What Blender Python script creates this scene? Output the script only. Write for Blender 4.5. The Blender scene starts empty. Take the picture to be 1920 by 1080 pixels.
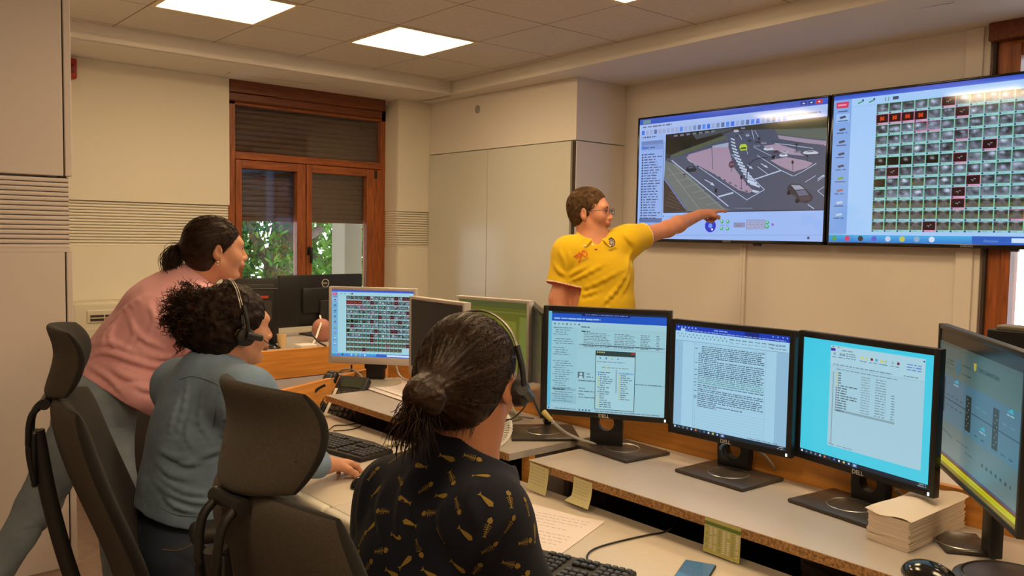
import bpy, bmesh, math, random
import numpy as np
from math import sin, cos, pi, radians
from mathutils import Vector, Matrix
from mathutils.bvhtree import BVHTree
random.seed(7); np.random.seed(7)
SC = bpy.context.scene
COL = SC.collection
# ------------------------------------------------------------------ camera
F = 1578.; CX, CY = 960., 540.
def _vp(x, y):
    v = np.array([x-CX, CY-y, -F]); return v/np.linalg.norm(v)
_d2 = _vp(2790, 472); _d1 = _vp(-405, 418)
_d1 = _d1-_d2*(_d1@_d2); _d1 /= np.linalg.norm(_d1)
_dz = np.cross(_d2, _d1)
RM = np.array([_d2, _d1, _dz]); CAM = np.array([0, 0, 1.5])
cam_d = bpy.data.cameras.new('camera'); cam = bpy.data.objects.new('camera', cam_d); COL.objects.link(cam)
cam_d.sensor_width = 36; cam_d.lens = 36*F/1920; cam_d.clip_start = .02; cam_d.clip_end = 200
M4 = Matrix([list(RM[0])+[0], list(RM[1])+[0], list(RM[2])+[1.5], [0, 0, 0, 1]])
cam.matrix_world = M4
SC.camera = cam
def ray(px, py): return RM@np.array([(px-CX)/F, (CY-py)/F, -1.])
def atz(px, py, z): r = ray(px, py); return CAM+r*((z-1.5)/r[2])
def atx(px, py, x): r = ray(px, py); return CAM+r*(x/r[0])
def aty(px, py, y): r = ray(px, py); return CAM+r*(y/r[1])
def atd(px, py, d): return CAM+ray(px, py)*d
# ------------------------------------------------------------------ light, view
SC.view_settings.view_transform = 'Standard'; SC.view_settings.look = 'None'
SC.view_settings.gamma = 1; SC.view_settings.use_curve_mapping = False
SC.view_settings.exposure = 0.0
W = bpy.data.worlds.new('daylight'); SC.world = W; W.use_nodes = True
wn = W.node_tree.nodes; wl = W.node_tree.links
bg = wn['Background']; bg.inputs[0].default_value = (.88, .94, 1, 1); bg.inputs[1].default_value = 3.0
PANEL = 19.5          # strength of the ceiling panels
LAMPCOL = (1, .72, .405)
# ------------------------------------------------------------------ helpers
def lin(c):
    return tuple(((x/255)/12.92 if x/255 <= .04045 else ((x/255+.055)/1.055)**2.4) for x in c)
def tag(o, label=None, cat=None, group=None, kind=None):
    if label: o['label'] = label
    if cat: o['category'] = cat
    if group: o['group'] = group
    if kind: o['kind'] = kind
    return o
def empty(name, loc=(0, 0, 0), rz=0, label=None, cat=None, group=None, kind=None):
    o = bpy.data.objects.new(name, None); COL.objects.link(o)
    o.location = loc; o.rotation_euler = (0, 0, rz); o.empty_display_size = .05
    return tag(o, label, cat, group, kind)
def mkobj(name, me, parent=None, mats=(), world=False):
    o = bpy.data.objects.new(name, me); COL.objects.link(o)
    for m in mats: me.materials.append(m)
    if parent:
        o.parent = parent
        if world:
            o.matrix_parent_inverse = (Matrix.Translation(parent.location)@parent.rotation_euler.to_matrix().to_4x4()).inverted()
            if parent.parent:
                q = parent.parent
                o.matrix_parent_inverse = (pw(parent)).inverted()
    return o
def pw(o):
    m = Matrix.Translation(o.location)@o.rotation_euler.to_matrix().to_4x4()
    return (pw(o.parent)@o.matrix_parent_inverse@m) if o.parent else m
MATS = {}
def mat(name, col, rough=.6, metal=0, bump=0, bscale=60, var=0, vscale=8, spec=.5, stretch=None, wave=None, coat=0, sheen=0, trans=0, emis=None, estr=0, sss=0, ior=1.45, col2=None):
    if name in MATS: return MATS[name]
    m = bpy.data.materials.new(name); m.use_nodes = True; nt = m.node_tree; n = nt.nodes; l = nt.links
    b = n['Principled BSDF']; c = tuple(col)+(1,)
    b.inputs['Base Color'].default_value = c; b.inputs['Roughness'].default_value = rough
    b.inputs['Metallic'].default_value = metal; b.inputs['Specular IOR Level'].default_value = spec
    b.inputs['Coat Weight'].default_value = coat; b.inputs['Coat Roughness'].default_value = .08
    b.inputs['Sheen Weight'].default_value = sheen; b.inputs['Transmission Weight'].default_value = trans
    b.inputs['IOR'].default_value = ior
    if sss:
        b.inputs['Subsurface Weight'].default_value = sss; b.inputs['Subsurface Radius'].default_value = (.012, .005, .003); b.inputs['Subsurface Scale'].default_value = 1
    if emis: b.inputs['Emission Color'].default_value = tuple(emis)+(1,); b.inputs['Emission Strength'].default_value = estr
    tc = n.new('ShaderNodeTexCoord'); mp = n.new('ShaderNodeMapping'); l.new(tc.outputs['Object'], mp.inputs[0])
    if stretch: mp.inputs['Scale'].default_value = stretch
    if var or col2:
        ns = n.new('ShaderNodeTexNoise'); ns.inputs['Scale'].default_value = vscale; ns.inputs['Detail'].default_value = 6
        l.new(mp.outputs[0], ns.inputs['Vector'])
        rp = n.new('ShaderNodeValToRGB'); l.new(ns.outputs['Fac'], rp.inputs[0])
        e = rp.color_ramp.elements; e[0].position = .3; e[1].position = .7
        if col2: e[0].color = c; e[1].color = tuple(col2)+(1,)
        else:
            e[0].color = tuple(x*(1-var) for x in col)+(1,); e[1].color = tuple(min(1, x*(1+var)) for x in col)+(1,)
        l.new(rp.outputs[0], b.inputs['Base Color'])
    if bump:
        if wave:
            nb = n.new('ShaderNodeTexWave'); nb.inputs['Scale'].default_value = bscale; nb.bands_direction = wave; nb.inputs['Distortion'].default_value = 0
            l.new(tc.outputs['Object'], nb.inputs['Vector'])
        else:
            nb = n.new('ShaderNodeTexNoise'); nb.inputs['Scale'].default_value = bscale; nb.inputs['Detail'].default_value = 4
            l.new(mp.outputs[0], nb.inputs['Vector'])
        bp = n.new('ShaderNodeBump'); bp.inputs['Strength'].default_value = bump; bp.inputs['Distance'].default_value = .002
        l.new(nb.outputs['Fac'], bp.inputs['Height']); l.new(bp.outputs[0], b.inputs['Normal'])
    MATS[name] = m; return m
class MB:
    """collects shapes; build() links them as one mesh"""
    def __init__(s): s.bm = bmesh.new(); s.mi = 0
    def _m(s, fs):
        for f in fs: f.material_index = s.mi
    def box(s, x0, x1, y0, y1, z0, z1, bev=0, M=None, seg=2):
        r = bmesh.ops.create_cube(s.bm, size=1); vs = r['verts']
        for v in vs: v.co = Vector(((x0+x1)/2+v.co.x*(x1-x0), (y0+y1)/2+v.co.y*(y1-y0), (z0+z1)/2+v.co.z*(z1-z0)))
        fs = list({f for v in vs for f in v.link_faces}); s._m(fs)
        if bev:
            es = list({e for v in vs for e in v.link_edges})
            q = bmesh.ops.bevel(s.bm, geom=es, offset=bev, segments=seg, affect='EDGES', profile=.5)
            s._m(q['faces']); vs = list({v for f in q['faces'] for v in f.verts} | {v for v in vs if v.is_valid})
        if M is not None: bmesh.ops.transform(s.bm, matrix=M, verts=vs)
        return s
    def cyl(s, p, q, r1, r2=None, n=24, caps=True):
        r2 = r1 if r2 is None else r2; p = Vector(p); q = Vector(q); d = q-p
        M = Matrix.Translation((p+q)/2)@d.to_track_quat('Z', 'Y').to_matrix().to_4x4()
        r = bmesh.ops.create_cone(s.bm, cap_ends=caps, segments=n, radius1=r1, radius2=r2, depth=d.length, matrix=M)
        s._m({f for v in r['verts'] for f in v.link_faces}); return s
    def sph(s, c, r, sc=(1, 1, 1), n=16, M=None):
        M = M or Matrix.Identity(4)
        q = bmesh.ops.create_uvsphere(s.bm, u_segments=n*2, v_segments=n, radius=r, matrix=Matrix.Translation(c)@M@Matrix.Diagonal((*sc, 1)))
        s._m({f for v in q['verts'] for f in v.link_faces}); return s
    def lathe(s, prof, c=(0, 0, 0), n=32, M=None, caps=True):
        M = M or Matrix.Identity(4); rings = []
        for r, z in prof:
            rings.append([s.bm.verts.new(Vector(c)+(M@Vector((r*cos(2*pi*k/n), r*sin(2*pi*k/n), z)))) for k in range(n)])
        for a, b in zip(rings, rings[1:]):
            for k in range(n):
                s.bm.faces.new((a[k], a[(k+1) % n], b[(k+1) % n], b[k])).material_index = s.mi
        for rg in ((rings[0], rings[-1]) if caps else ()):
            try: s.bm.faces.new(rg).material_index = s.mi
            except Exception: pass
        return s
    def prism(s, pts, z0, z1, M=None):
        """polygon outline (x,y) extruded z0..z1"""
        M = M or Matrix.Identity(4)
        a = [s.bm.verts.new(M@Vector((x, y, z0))) for x, y in pts]; b = [s.bm.verts.new(M@Vector((x, y, z1))) for x, y in pts]
        n = len(pts); fs = [s.bm.faces.new(a[::-1]), s.bm.faces.new(b)]
        for i in range(n): fs.append(s.bm.faces.new((a[i], a[(i+1) % n], b[(i+1) % n], b[i])))
        s._m(fs); return s
    def poly(s, pts):
        f = s.bm.faces.new([s.bm.verts.new(Vector(p)) for p in pts]); f.material_index = s.mi; return s
    def tube(s, pts, r, n=8, sub=6, taper=False):
        P = catmull(pts, sub); m = len(P); rings = []
        up = Vector((0, 0, 1))
        for i, p in enumerate(P):
            t = (P[min(i+1, m-1)]-P[max(i-1, 0)]); t = t/np.linalg.norm(t) if np.linalg.norm(t) > 0 else np.array([1., 0, 0])
            a = np.cross(t, up);
            if np.linalg.norm(a) < .05: a = np.cross(t, (1, 0, 0))
            a /= np.linalg.norm(a); b = np.cross(a, t)
            if rings and a@pa < 0: a, b = -a, -b
            pa = a
            rr = r*(1-.8*i/(m-1)) if taper else r
            rings.append([s.bm.verts.new(Vector(p+rr*(cos(2*pi*k/n)*a+sin(2*pi*k/n)*b))) for k in range(n)])
        for A, B in zip(rings, rings[1:]):
            for k in range(n): s.bm.faces.new((A[k], A[(k+1) % n], B[(k+1) % n], B[k])).material_index = s.mi
        for rg in (rings[0][::-1], rings[-1]):
            s.bm.faces.new(rg).material_index = s.mi
        return s
    def build(s, name, mats, parent=None, smooth=None, world=False, loc=None):
        if not isinstance(mats, (list, tuple)): mats = [mats]
        bmesh.ops.recalc_face_normals(s.bm, faces=s.bm.faces)
        me = bpy.data.meshes.new(name); s.bm.to_mesh(me); s.bm.free()
        if smooth:
            me.shade_smooth(); me.set_sharp_from_angle(angle=radians(smooth))
        o = mkobj(name, me, parent, mats, world)
        return o
def catmull(pts, sub=6):
    P = [np.array(p, float) for p in pts]
    if len(P) < 3 or sub < 2: return P
    out = []
    Q = [2*P[0]-P[1]]+P+[2*P[-1]-P[-2]]
    for i in range(1, len(Q)-2):
        for k in range(sub):
            t = k/sub; a, b, c, d = Q[i-1:i+3]
            out.append(.5*((2*b)+(-a+c)*t+(2*a-5*b+4*c-d)*t*t+(-a+3*b-3*c+d)*t**3))
    out.append(P[-1]); return out
def text_polys(txt, size=1, bold=False):
    """flat triangles of a text, origin bottom left"""
    cu = bpy.data.curves.new('t', 'FONT'); cu.body = txt; cu.size = size; cu.offset = size*.02 if bold else 0
    o = bpy.data.objects.new('t', cu); COL.objects.link(o)
    dg = bpy.context.evaluated_depsgraph_get(); me = o.evaluated_get(dg).to_mesh()
    V = [tuple(v.co) for v in me.vertices]; Fc = [tuple(p.vertices) for p in me.polygons]
    bpy.data.objects.remove(o); bpy.data.curves.remove(cu)
    return V, Fc
def add_text(mb, txt, size, M, bold=True):
    V, Fc = text_polys(txt, size, bold)
    xs = [v[0] for v in V]; cx = (min(xs)+max(xs))/2
    vs = [mb.bm.verts.new(M@Vector((v[0]-cx, v[1], 0))) for v in V]
    for f in Fc:
        try: mb.bm.faces.new([vs[i] for i in f]).material_index = mb.mi
        except Exception: pass
# ------------------------------------------------------------------ implicit surfaces
def nz(v): v = np.array(v, float); return v/np.linalg.norm(v)
def _hash(i, j, k):
    h = (i*374761393+j*668265263+k*1274126177) & 0x7fffffff
    h = ((h ^ (h >> 13))*1103515245) & 0x7fffffff
    return ((h ^ (h >> 16)) & 0xffff)/65535.
def noise(p):
    i = np.floor(p).astype(np.int64); f = p-i; f = f*f*(3-2*f); r = 0
    for a in (0, 1):
        for b in (0, 1):
            for c in (0, 1):
                w = (f[:, 0] if a else 1-f[:, 0])*(f[:, 1] if b else 1-f[:, 1])*(f[:, 2] if c else 1-f[:, 2])
                r = r+w*_hash(i[:, 0]+a, i[:, 1]+b, i[:, 2]+c)
    return r*2-1
class S:
    def __init__(s): s.p = []; s.disp = None; s.dmax = 0
    def rc(s, a, b, ra, rb=None, k=.02, sq=None, op=1):
        a = np.array(a, float); b = np.array(b, float); rb = ra if rb is None else rb
        if sq is not None: dr = nz(sq[0]); sc = sq[1]
        def f(p, a=a, b=b, ra=ra, rb=rb):
            if sq is not None:
                p = p+((1/sc-1)*((p-a)@dr))[:, None]*dr; b2 = b+(1/sc-1)*((b-a)@dr)*dr
            else: b2 = b
            ba = b2-a; L = max(ba@ba, 1e-9); h = np.clip(((p-a)@ba)/L, 0, 1)
            d = np.linalg.norm(p-a-h[:, None]*ba, axis=1)-(ra+(rb-ra)*h)
            return d*(min(sc, 1) if sq is not None else 1)
        R = max(ra, rb)*1.05; lo = np.minimum(a, b)-R; hi = np.maximum(a, b)+R
        s.p.append((op, f, k, lo, hi)); return s
    def el(s, c, r, ax=None, k=.02, op=1):
        c = np.array(c, float); r = np.array(r, float); A = np.eye(3) if ax is None else np.array(ax, float)
        def f(p):
            q = (p-c)@A.T; k0 = np.linalg.norm(q/r, axis=1); k1 = np.linalg.norm(q/(r*r), axis=1)
            return np.where(k1 > 1e-9, k0*(k0-1)/np.maximum(k1, 1e-9), -r.min())
        s.p.append((op, f, k, c-r.max(), c+r.max())); return s
    def cut(s, c, n, R, k=.004):
        """remove everything beyond the plane (c,n) within R of its axis"""
        c = np.array(c, float); n = nz(n)
        def f(p):
            q = p-c; h = q@n; rad = np.linalg.norm(q-h[:, None]*n, axis=1)-R
            return np.maximum(-h, rad)
        s.p.append((-1, f, k, c, c)); return s
    def fn(s, f, op=1, k=.01, lo=None, hi=None):
        s.p.append((op, f, k, np.array(lo if lo is not None else (9, 9, 9.)), np.array(hi if hi is not None else (-9, -9, -9.)))); return s
    def ev(s, p, idx=None):
        d = np.full(len(p), 10.)
        for i, (op, f, k, lo, hi) in enumerate(s.p):
            if idx is not None and not idx[i]: continue
            e = f(p)
            if op == 1:
                h = np.maximum(k-np.abs(d-e), 0)/k; d = np.minimum(d, e)-h*h*k*.25
            elif op == -1:
                h = np.maximum(k-np.abs(d+e), 0)/k; d = np.maximum(d, -e)+h*h*k*.25
            else: d = np.maximum(d, e)
        if s.disp: d = d+s.disp(p)
        return d
    def mesh(s, h=.004, n=14):
        lo = np.min([q[3] for q in s.p if q[0] == 1 and q[3][0] < 8], axis=0)-.03; hi = np.max([q[4] for q in s.p if q[0] == 1 and q[3][0] < 8], axis=0)+.03
        B = n*h; nb = np.ceil((hi-lo)/B).astype(int)
        g = np.stack(np.meshgrid(*[np.arange(q) for q in nb], indexing='ij'), -1).reshape(-1, 3)
        ctr = lo+(g+.5)*B; R = B*.87+s.dmax+.006
        D = np.array([f(ctr) for (_, f, _, _, _) in s.p]); sgn = np.array([q[0] for q in s.p]); K = np.array([q[2] for q in s.p])
        dm = np.full(len(ctr), 10.)
        for i, (op, f, k, _, _) in enumerate(s.p):
            e = D[i]
            if op == 1: hh = np.maximum(k-np.abs(dm-e), 0)/k; dm = np.minimum(dm, e)-hh*hh*k*.25
            elif op == -1: dm = np.maximum(dm, -e)
            else: dm = np.maximum(dm, e)
        act = np.where(np.abs(dm) < R*1.25)[0]
        uni = np.min(np.where(sgn[:, None] == 1, D, 10), axis=0)
        off = np.stack(np.meshgrid(*[np.arange(-1, n+1)]*3, indexing='ij'), -1).reshape(-1, 3)
        VK = []; VP = []; Q = []; big = 1 << 20
        m = n+2
        for a in act:
            keep = np.where(sgn == 1, D[:, a] < uni[a]+2*R+K, np.abs(D[:, a]) < 2*R+K)
            keep = keep | (sgn == 0)
            base = g[a]*n
            P = lo+(base+off)*h
            v = s.ev(P, keep).reshape(m, m, m)
            ins = v < 0
            if ins.all() or not ins.any(): continue
            # cells
            c = [v[i:m-1+i, j:m-1+j, k:m-1+k] for i in (0, 1) for j in (0, 1) for k in (0, 1)]
            sg = sum((q < 0).astype(int) for q in c); mix = (sg > 0) & (sg < 8)
            ci = np.argwhere(mix)
            if len(ci) == 0: continue
            vals = np.stack([q[mix] for q in c], 1); co = np.array([(i, j, k) for i in (0, 1) for j in (0, 1) for k in (0, 1)], float)
            acc = np.zeros((len(ci), 3)); cnt = np.zeros(len(ci))
            for e0, e1 in ((0, 1), (2, 3), (4, 5), (6, 7), (0, 2), (1, 3), (4, 6), (5, 7), (0, 4), (1, 5), (2, 6), (3, 7)):
                x, y = vals[:, e0], vals[:, e1]; cr = (x < 0) != (y < 0)
                t = np.where(cr, x/np.where(cr, x-y, 1), 0)
                pt = co[e0]+t[:, None]*(co[e1]-co[e0]); acc += pt*cr[:, None]; cnt += cr
            gi = ci+base-1+5
            VK.append(gi[:, 0]*big*big+gi[:, 1]*big+gi[:, 2]); VP.append(lo+((ci+base-1)+acc/cnt[:, None])*h)
            def key(q): q = q+base-1+5; return q[:, 0]*big*big+q[:, 1]*big+q[:, 2]
            for ax in range(3):
                sl0 = [slice(1, m-1)]*3; sl1 = list(sl0); sl1[ax] = slice(2, m)
                A_, B_ = ins[tuple(sl0)], ins[tuple(sl1)]
                for fl in (0, 1):
                    e = np.argwhere((A_ & ~B_) if fl == 0 else (~A_ & B_))+1
                    if len(e) == 0: continue
                    u = np.zeros(3, int); u[(ax+1) % 3] = 1; w = np.zeros(3, int); w[(ax+2) % 3] = 1
                    q = np.stack([key(e-u-w), key(e-w), key(e), key(e-u)], 1)
                    Q.append(q if fl == 0 else q[:, ::-1])
        VK = np.concatenate(VK); VP = np.concatenate(VP); Q = np.concatenate(Q)
        uk, ui = np.unique(VK, return_index=True); V = VP[ui]
        Qi = np.searchsorted(uk, Q); Qi = np.minimum(Qi, len(uk)-1); ok = (uk[Qi] == Q).all(1); Qi = Qi[ok]
        return V, Qi
def np_mesh(name, V, Q, mats, parent=None, mi=None, smooth=True, world=True):
    me = bpy.data.meshes.new(name); k = Q.shape[1]
    me.vertices.add(len(V)); me.vertices.foreach_set('co', V.astype(np.float32).ravel())
    me.loops.add(Q.size); me.loops.foreach_set('vertex_index', Q.astype(np.int32).ravel())
    me.polygons.add(len(Q)); me.polygons.foreach_set('loop_start', np.arange(0, Q.size, k, dtype=np.int32))
    if mi is not None: me.polygons.foreach_set('material_index', mi.astype(np.int32))
    me.update(calc_edges=True); me.validate()
    if smooth: me.shade_smooth()
    return mkobj(name, me, parent, mats, world)
def build_sdf(name, sd, h, mats, parent, matfn=None, world=True):
    V, Q = sd.mesh(h)
    # light relax
    mi = None
    if matfn is not None: mi = matfn(V[Q].mean(1))
    if not isinstance(mats, (list, tuple)): mats = [mats]
    return np_mesh(name, V, Q, mats, parent, mi, world=world)
def tubes_mesh(paths, r, n=4, taper=True):
    """many thin strands -> V,Q arrays. paths (k,m,3)"""
    P = np.asarray(paths, float); k, m, _ = P.shape
    T = np.gradient(P, axis=1); T /= np.linalg.norm(T, axis=2, keepdims=True)+1e-9
    ref = np.array([.31, .52, .79]); A = np.cross(T, ref); A /= np.linalg.norm(A, axis=2, keepdims=True)+1e-9; B = np.cross(A, T)
    rr = r*(np.minimum(1, (1.02-np.linspace(0, 1, m))*4) if taper else np.ones(m))
    ang = np.arange(n)*2*pi/n
    V = P[:, :, None]+rr[None, :, None, None]*(np.cos(ang)[None, None, :, None]*A[:, :, None]+np.sin(ang)[None, None, :, None]*B[:, :, None])
    V = V.reshape(-1, 3); Q = []
    ii = np.arange(k)[:, None, None]*m*n; jj = np.arange(m-1)[None, :, None]*n; kk = np.arange(n)[None, None, :]; k2 = (kk+1) % n
    Q = np.stack([ii+jj+kk, ii+jj+k2, ii+jj+n+k2, ii+jj+n+kk], -1).reshape(-1, 4)
    return V, Q
# ------------------------------------------------------------------ palette
paint = mat('cream wall paint', (.74, .70, .60), .7, bump=.08, bscale=250, spec=.25)
paint2 = mat('daylight tinted wall paint', (.73, .68, .62), .7, bump=.08, bscale=250, spec=.25)  # cream paint made pinker: daylight tint of the TV wall put into its colour
paint3 = mat('daylight tinted pillar paint', (.70, .64, .60), .75, bump=.06, bscale=250, spec=.2)  # mauve cast of the window daylight put into the pillar colour
tilem = mat('ceiling tile', (.64, .60, .54), .9, bump=.35, bscale=420, var=.04, vscale=30, spec=.1)
soffm = mat('plaster', (.74, .71, .66), .8, bump=.05, bscale=120, spec=.2)
darkgap = mat('dark joint', (.05, .035, .03), .9)
floorm = mat('reddish floor vinyl', (.26, .17, .14), .45, var=.15, vscale=20)
basem = mat('dark skirting', (.09, .05, .04), .5)
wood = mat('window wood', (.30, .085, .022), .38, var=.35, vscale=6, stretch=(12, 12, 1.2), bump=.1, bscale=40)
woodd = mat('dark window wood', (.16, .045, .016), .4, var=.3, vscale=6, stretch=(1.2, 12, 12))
woodh = mat('window wood horizontal', (.30, .085, .022), .38, var=.35, vscale=6, stretch=(1.2, 12, 12))
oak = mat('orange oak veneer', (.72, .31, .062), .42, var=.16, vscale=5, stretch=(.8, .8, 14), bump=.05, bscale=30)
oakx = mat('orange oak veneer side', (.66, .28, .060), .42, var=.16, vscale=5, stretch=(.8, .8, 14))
oakedge = mat('pale oak edge', (.62, .33, .12), .5, var=.1, vscale=20)
lamin = mat('grey beige laminate', (.55, .49, .42), .35, var=.02, vscale=60, bump=.03, bscale=300, spec=.45)
lamin2 = mat('pale grey laminate', (.44, .395, .36), .3, var=.02, vscale=40, spec=.5)
chip = mat('raw chipboard edge', (.33, .18, .07), .85, var=.55, vscale=160, bump=.4, bscale=250)
blackp = mat('black plastic', (.012, .012, .013), .38, spec=.45, bump=.05, bscale=500)
blackm = mat('matt black plastic', (.018, .016, .016), .6, bump=.1, bscale=400)
blackg = mat('gloss black plastic', (.008, .008, .009), .12, spec=.6)
silverp = mat('silver grey plastic', (.50, .46, .43), .42, metal=.15, spec=.5)
beigep = mat('beige plastic', (.62, .58, .46), .45)
whitep = mat('white plastic', (.78, .76, .72), .4)
paper = mat('white paper', (.70, .63, .62), .85)
inkm = mat('grey ink', (.30, .26, .28), .9)
greyf = mat('taupe chair fabric', (.062, .052, .042), .92, bump=.5, bscale=900, var=.12, vscale=200, sheen=.08, spec=.12)
greyf2 = mat('dark chair fabric', (.020, .018, .018), .9, bump=.5, bscale=900, sheen=.1, spec=.2)
metalg = mat('grey metal', (.30, .30, .29), .35, metal=.8)
chrome = mat('chrome', (.7, .7, .68), .2, metal=1)
olive = mat('olive grey steel', (.14, .125, .10), .5, metal=.3)
cablem = mat('grey cable', (.38, .36, .31), .5)
def glassmat():
    m = bpy.data.materials.new('window glass'); m.use_nodes = True; n = m.node_tree.nodes; l = m.node_tree.links
    n.remove(n['Principled BSDF']); t = n.new('ShaderNodeBsdfTransparent'); g = n.new('ShaderNodeBsdfGlossy'); g.inputs['Roughness'].default_value = .03
    fr = n.new('ShaderNodeFresnel'); fr.inputs[0].default_value = 1.5; mx = n.new('ShaderNodeMixShader')
    l.new(fr.outputs[0], mx.inputs[0]); l.new(t.outputs[0], mx.inputs[1]); l.new(g.outputs[0], mx.inputs[2]); l.new(mx.outputs[0], n['Material Output'].inputs[0]); return m
glass = glassmat()
# ------------------------------------------------------------------ room shell
ZS, ZC = 2.607, 2.703
WY, TX = 6.08, 4.72
XB, YB = -2.3, -2.2
def struct(mb, name, m, **k): return tag(mb.build(name, m, **k), kind='structure')
struct(MB().box(XB-.1, TX+.35, YB-.1, WY+.4, -.12, 0), 'floor', floorm)
# ceiling: tiles of 0.6 m, each with a fine joint
mb = MB(); x0, y0 = 2.72-.6*9, 4.19-.6*11
LAMPS = [(1.52, 4.19), (2.72, 4.19), (2.72, 2.39), (1.52, 2.39), (2.72, .59), (1.52, .59), (-.28, .59), (1.52, -1.21), (-.28, -1.21)]
for i in range(13):
    for j in range(14):
        a, b = x0+.6*i, y0+.6*j
        if a > 4.05 or b > 5.5: continue
        if any(abs(a-l[0]) < .1 and abs(b-l[1]) < .1 for l in LAMPS): continue
        mb.box(a+.002, a+.598, b+.002, b+.598, ZC, ZC+.015, bev=.0025, seg=1)
cl = struct(mb, 'ceiling', [tilem])
struct(MB().box(XB-.1, TX+.35, YB-.1, WY+.4, ZC+.1, ZC+.2), 'ceiling', soffm)
mb = MB()
for i in range(14): mb.box(x0+.6*i-.0045, x0+.6*i+.0045, YB, 5.5, ZC+.001, ZC+.012)
for j in range(15): mb.box(XB, 4.05, y0+.6*j-.0045, y0+.6*j+.0045, ZC+.0005, ZC+.0125)
struct(mb, 'trim_1', mat('tile grid', (.20, .17, .14), .8))
# lowered border of the ceiling (the right edge runs slightly askew)
mb = MB(); mb.prism([(XB, 5.44), (4.05, 5.46), (4.05, 5.52), (XB, 5.52)], ZS+.003, ZC+.02)
mb.prism([(4.05, 5.46), (4.05, 5.52), (4.12, 5.52), (3.76, YB), (3.69, YB)], ZS+.003, ZC+.02)
struct(mb, 'trim_2', soffm)
mb = MB(); mb.prism([(XB, 5.50), (4.08, 5.50), (4.08, WY+.1), (XB, WY+.1)], ZS, ZS+.02)
mb.prism([(4.06, WY+.1), (4.06, 5.46), (3.695, YB), (TX+.1, YB), (TX+.1, WY+.1)], ZS, ZS+.0199)
struct(mb, 'trim_3', soffm)
# small cornice lip round the tray
mb = MB(); mb.prism([(XB, 5.425), (4.035, 5.445), (4.06, 5.47), (XB, 5.455)], ZS-.002, ZS+.028)
mb.prism([(4.035, 5.445), (4.06, 5.46), (3.705, YB), (3.68, YB)], ZS-.0015, ZS+.028)
struct(mb, 'trim_4', soffm)
# drywall cracks / hatch lines on the border
mb = MB()
for (a, b, w) in (((460, 142), (590, 158), .004), ((628, 165), (678, 172), .003), ((776, 198), (812, 204), .008), ((1715, 17), (1790, 5), .003), ((418, 143), (432, 135), .003)):
    p, q = atz(*a, ZS-.0015), atz(*b, ZS-.0015); d = nz(q-p); n_ = np.array([-d[1], d[0], 0])*w
    mb.poly([p-n_*.3, q-n_, q+n_, p+n_*.3])
struct(mb, 'trim_5', mat('dark crack', (.10, .08, .06), .9))
# window wall (left in the picture)
WP = 6.20                                      # plane of the left window
wxz = lambda px, py, y=WP: aty(px, py, y)
xL = wxz(424, 300)[0]; xR = wxz(724, 300)[0]
zt = 2.575; zb = .78
ribz0, ribz1 = 1.383, 1.683
mb = MB().box(XB-.1, 2.44, WY+.02, WY+.4, 0, ZC+.1).box(xR+.02, TX+.35, WY+.02, WY+.4, 0, ZC+.1).box(2.44, xR+.02, WY+.05, WY+.4, 0, zb).box(2.44, xR+.02, WY+.05, WY+.4, zt, ZC+.1)
wl_ = struct(mb, 'wall_left', paint)
def ribs(mb, x0, x1, y, z0, z1, n, dep=.004):
    P = (z1-z0)/n; vs = []
    for i in range(n*6+1):
        t = i/6; z = z0+t*P; ph = t % 1; d = dep*max(0, sin(pi*min(1, ph/.8))) if ph < .8 else 0
        vs.append((mb.bm.verts.new((x0, y-d, z)), mb.bm.verts.new((x1, y-d, z))))
    for a, b in zip(vs, vs[1:]): mb.bm.faces.new((a[0], a[1], b[1], b[0])).material_index = mb.mi
    mb.box(x0, x1, y, y+.012, z0, z1)
mb = MB(); pxr = aty(430, 300, WY-.02)[0]
mb.box(XB, pxr, WY-.025, WY+.02, ribz1, ZS, bev=.003); mb.box(XB, pxr-.006, WY-.025, WY+.02, .1, ribz0, bev=.003)
ribs(mb, XB, pxr-.006, WY-.006, ribz0, ribz1, 15)
mb.build('wall_panel', [paint], parent=wl_)
# column right of the window
cx0 = aty(748, 200, 5.97)[0]
mb = MB(); mb.box(cx0, TX, 5.97, WY+.02, ribz1, ZS, bev=.003).box(cx0, TX, 5.97, WY+.02, .1, ribz0, bev=.003); ribs(mb, cx0+.003, TX, 5.985, ribz0, ribz1, 15)
# its side towards the window, ribs continue round
mb.box(cx0+.004, cx0+.1, 5.99, WP+.04, .1, ZS)
n = 15; P = (ribz1-ribz0)/n
for i in range(n): mb.box(cx0-.001, cx0+.01, 5.985, WP, ribz0+i*P, ribz0+i*P+P*.7, bev=.003, seg=1)
mb.box(cx0-.003, cx0+.01, 5.985, WP, ribz1+.004, ZS).box(cx0-.003, cx0+.01, 5.985, WP, .1, ribz0-.004)
struct(mb, 'wall_left', paint)
struct(MB().box(XB, 2.5, WY-.035, WY-.024, 0, .1).box(cx0-.01, 4.2, 5.955, 5.97, 0, .1), 'baseboard_left', basem)
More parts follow.
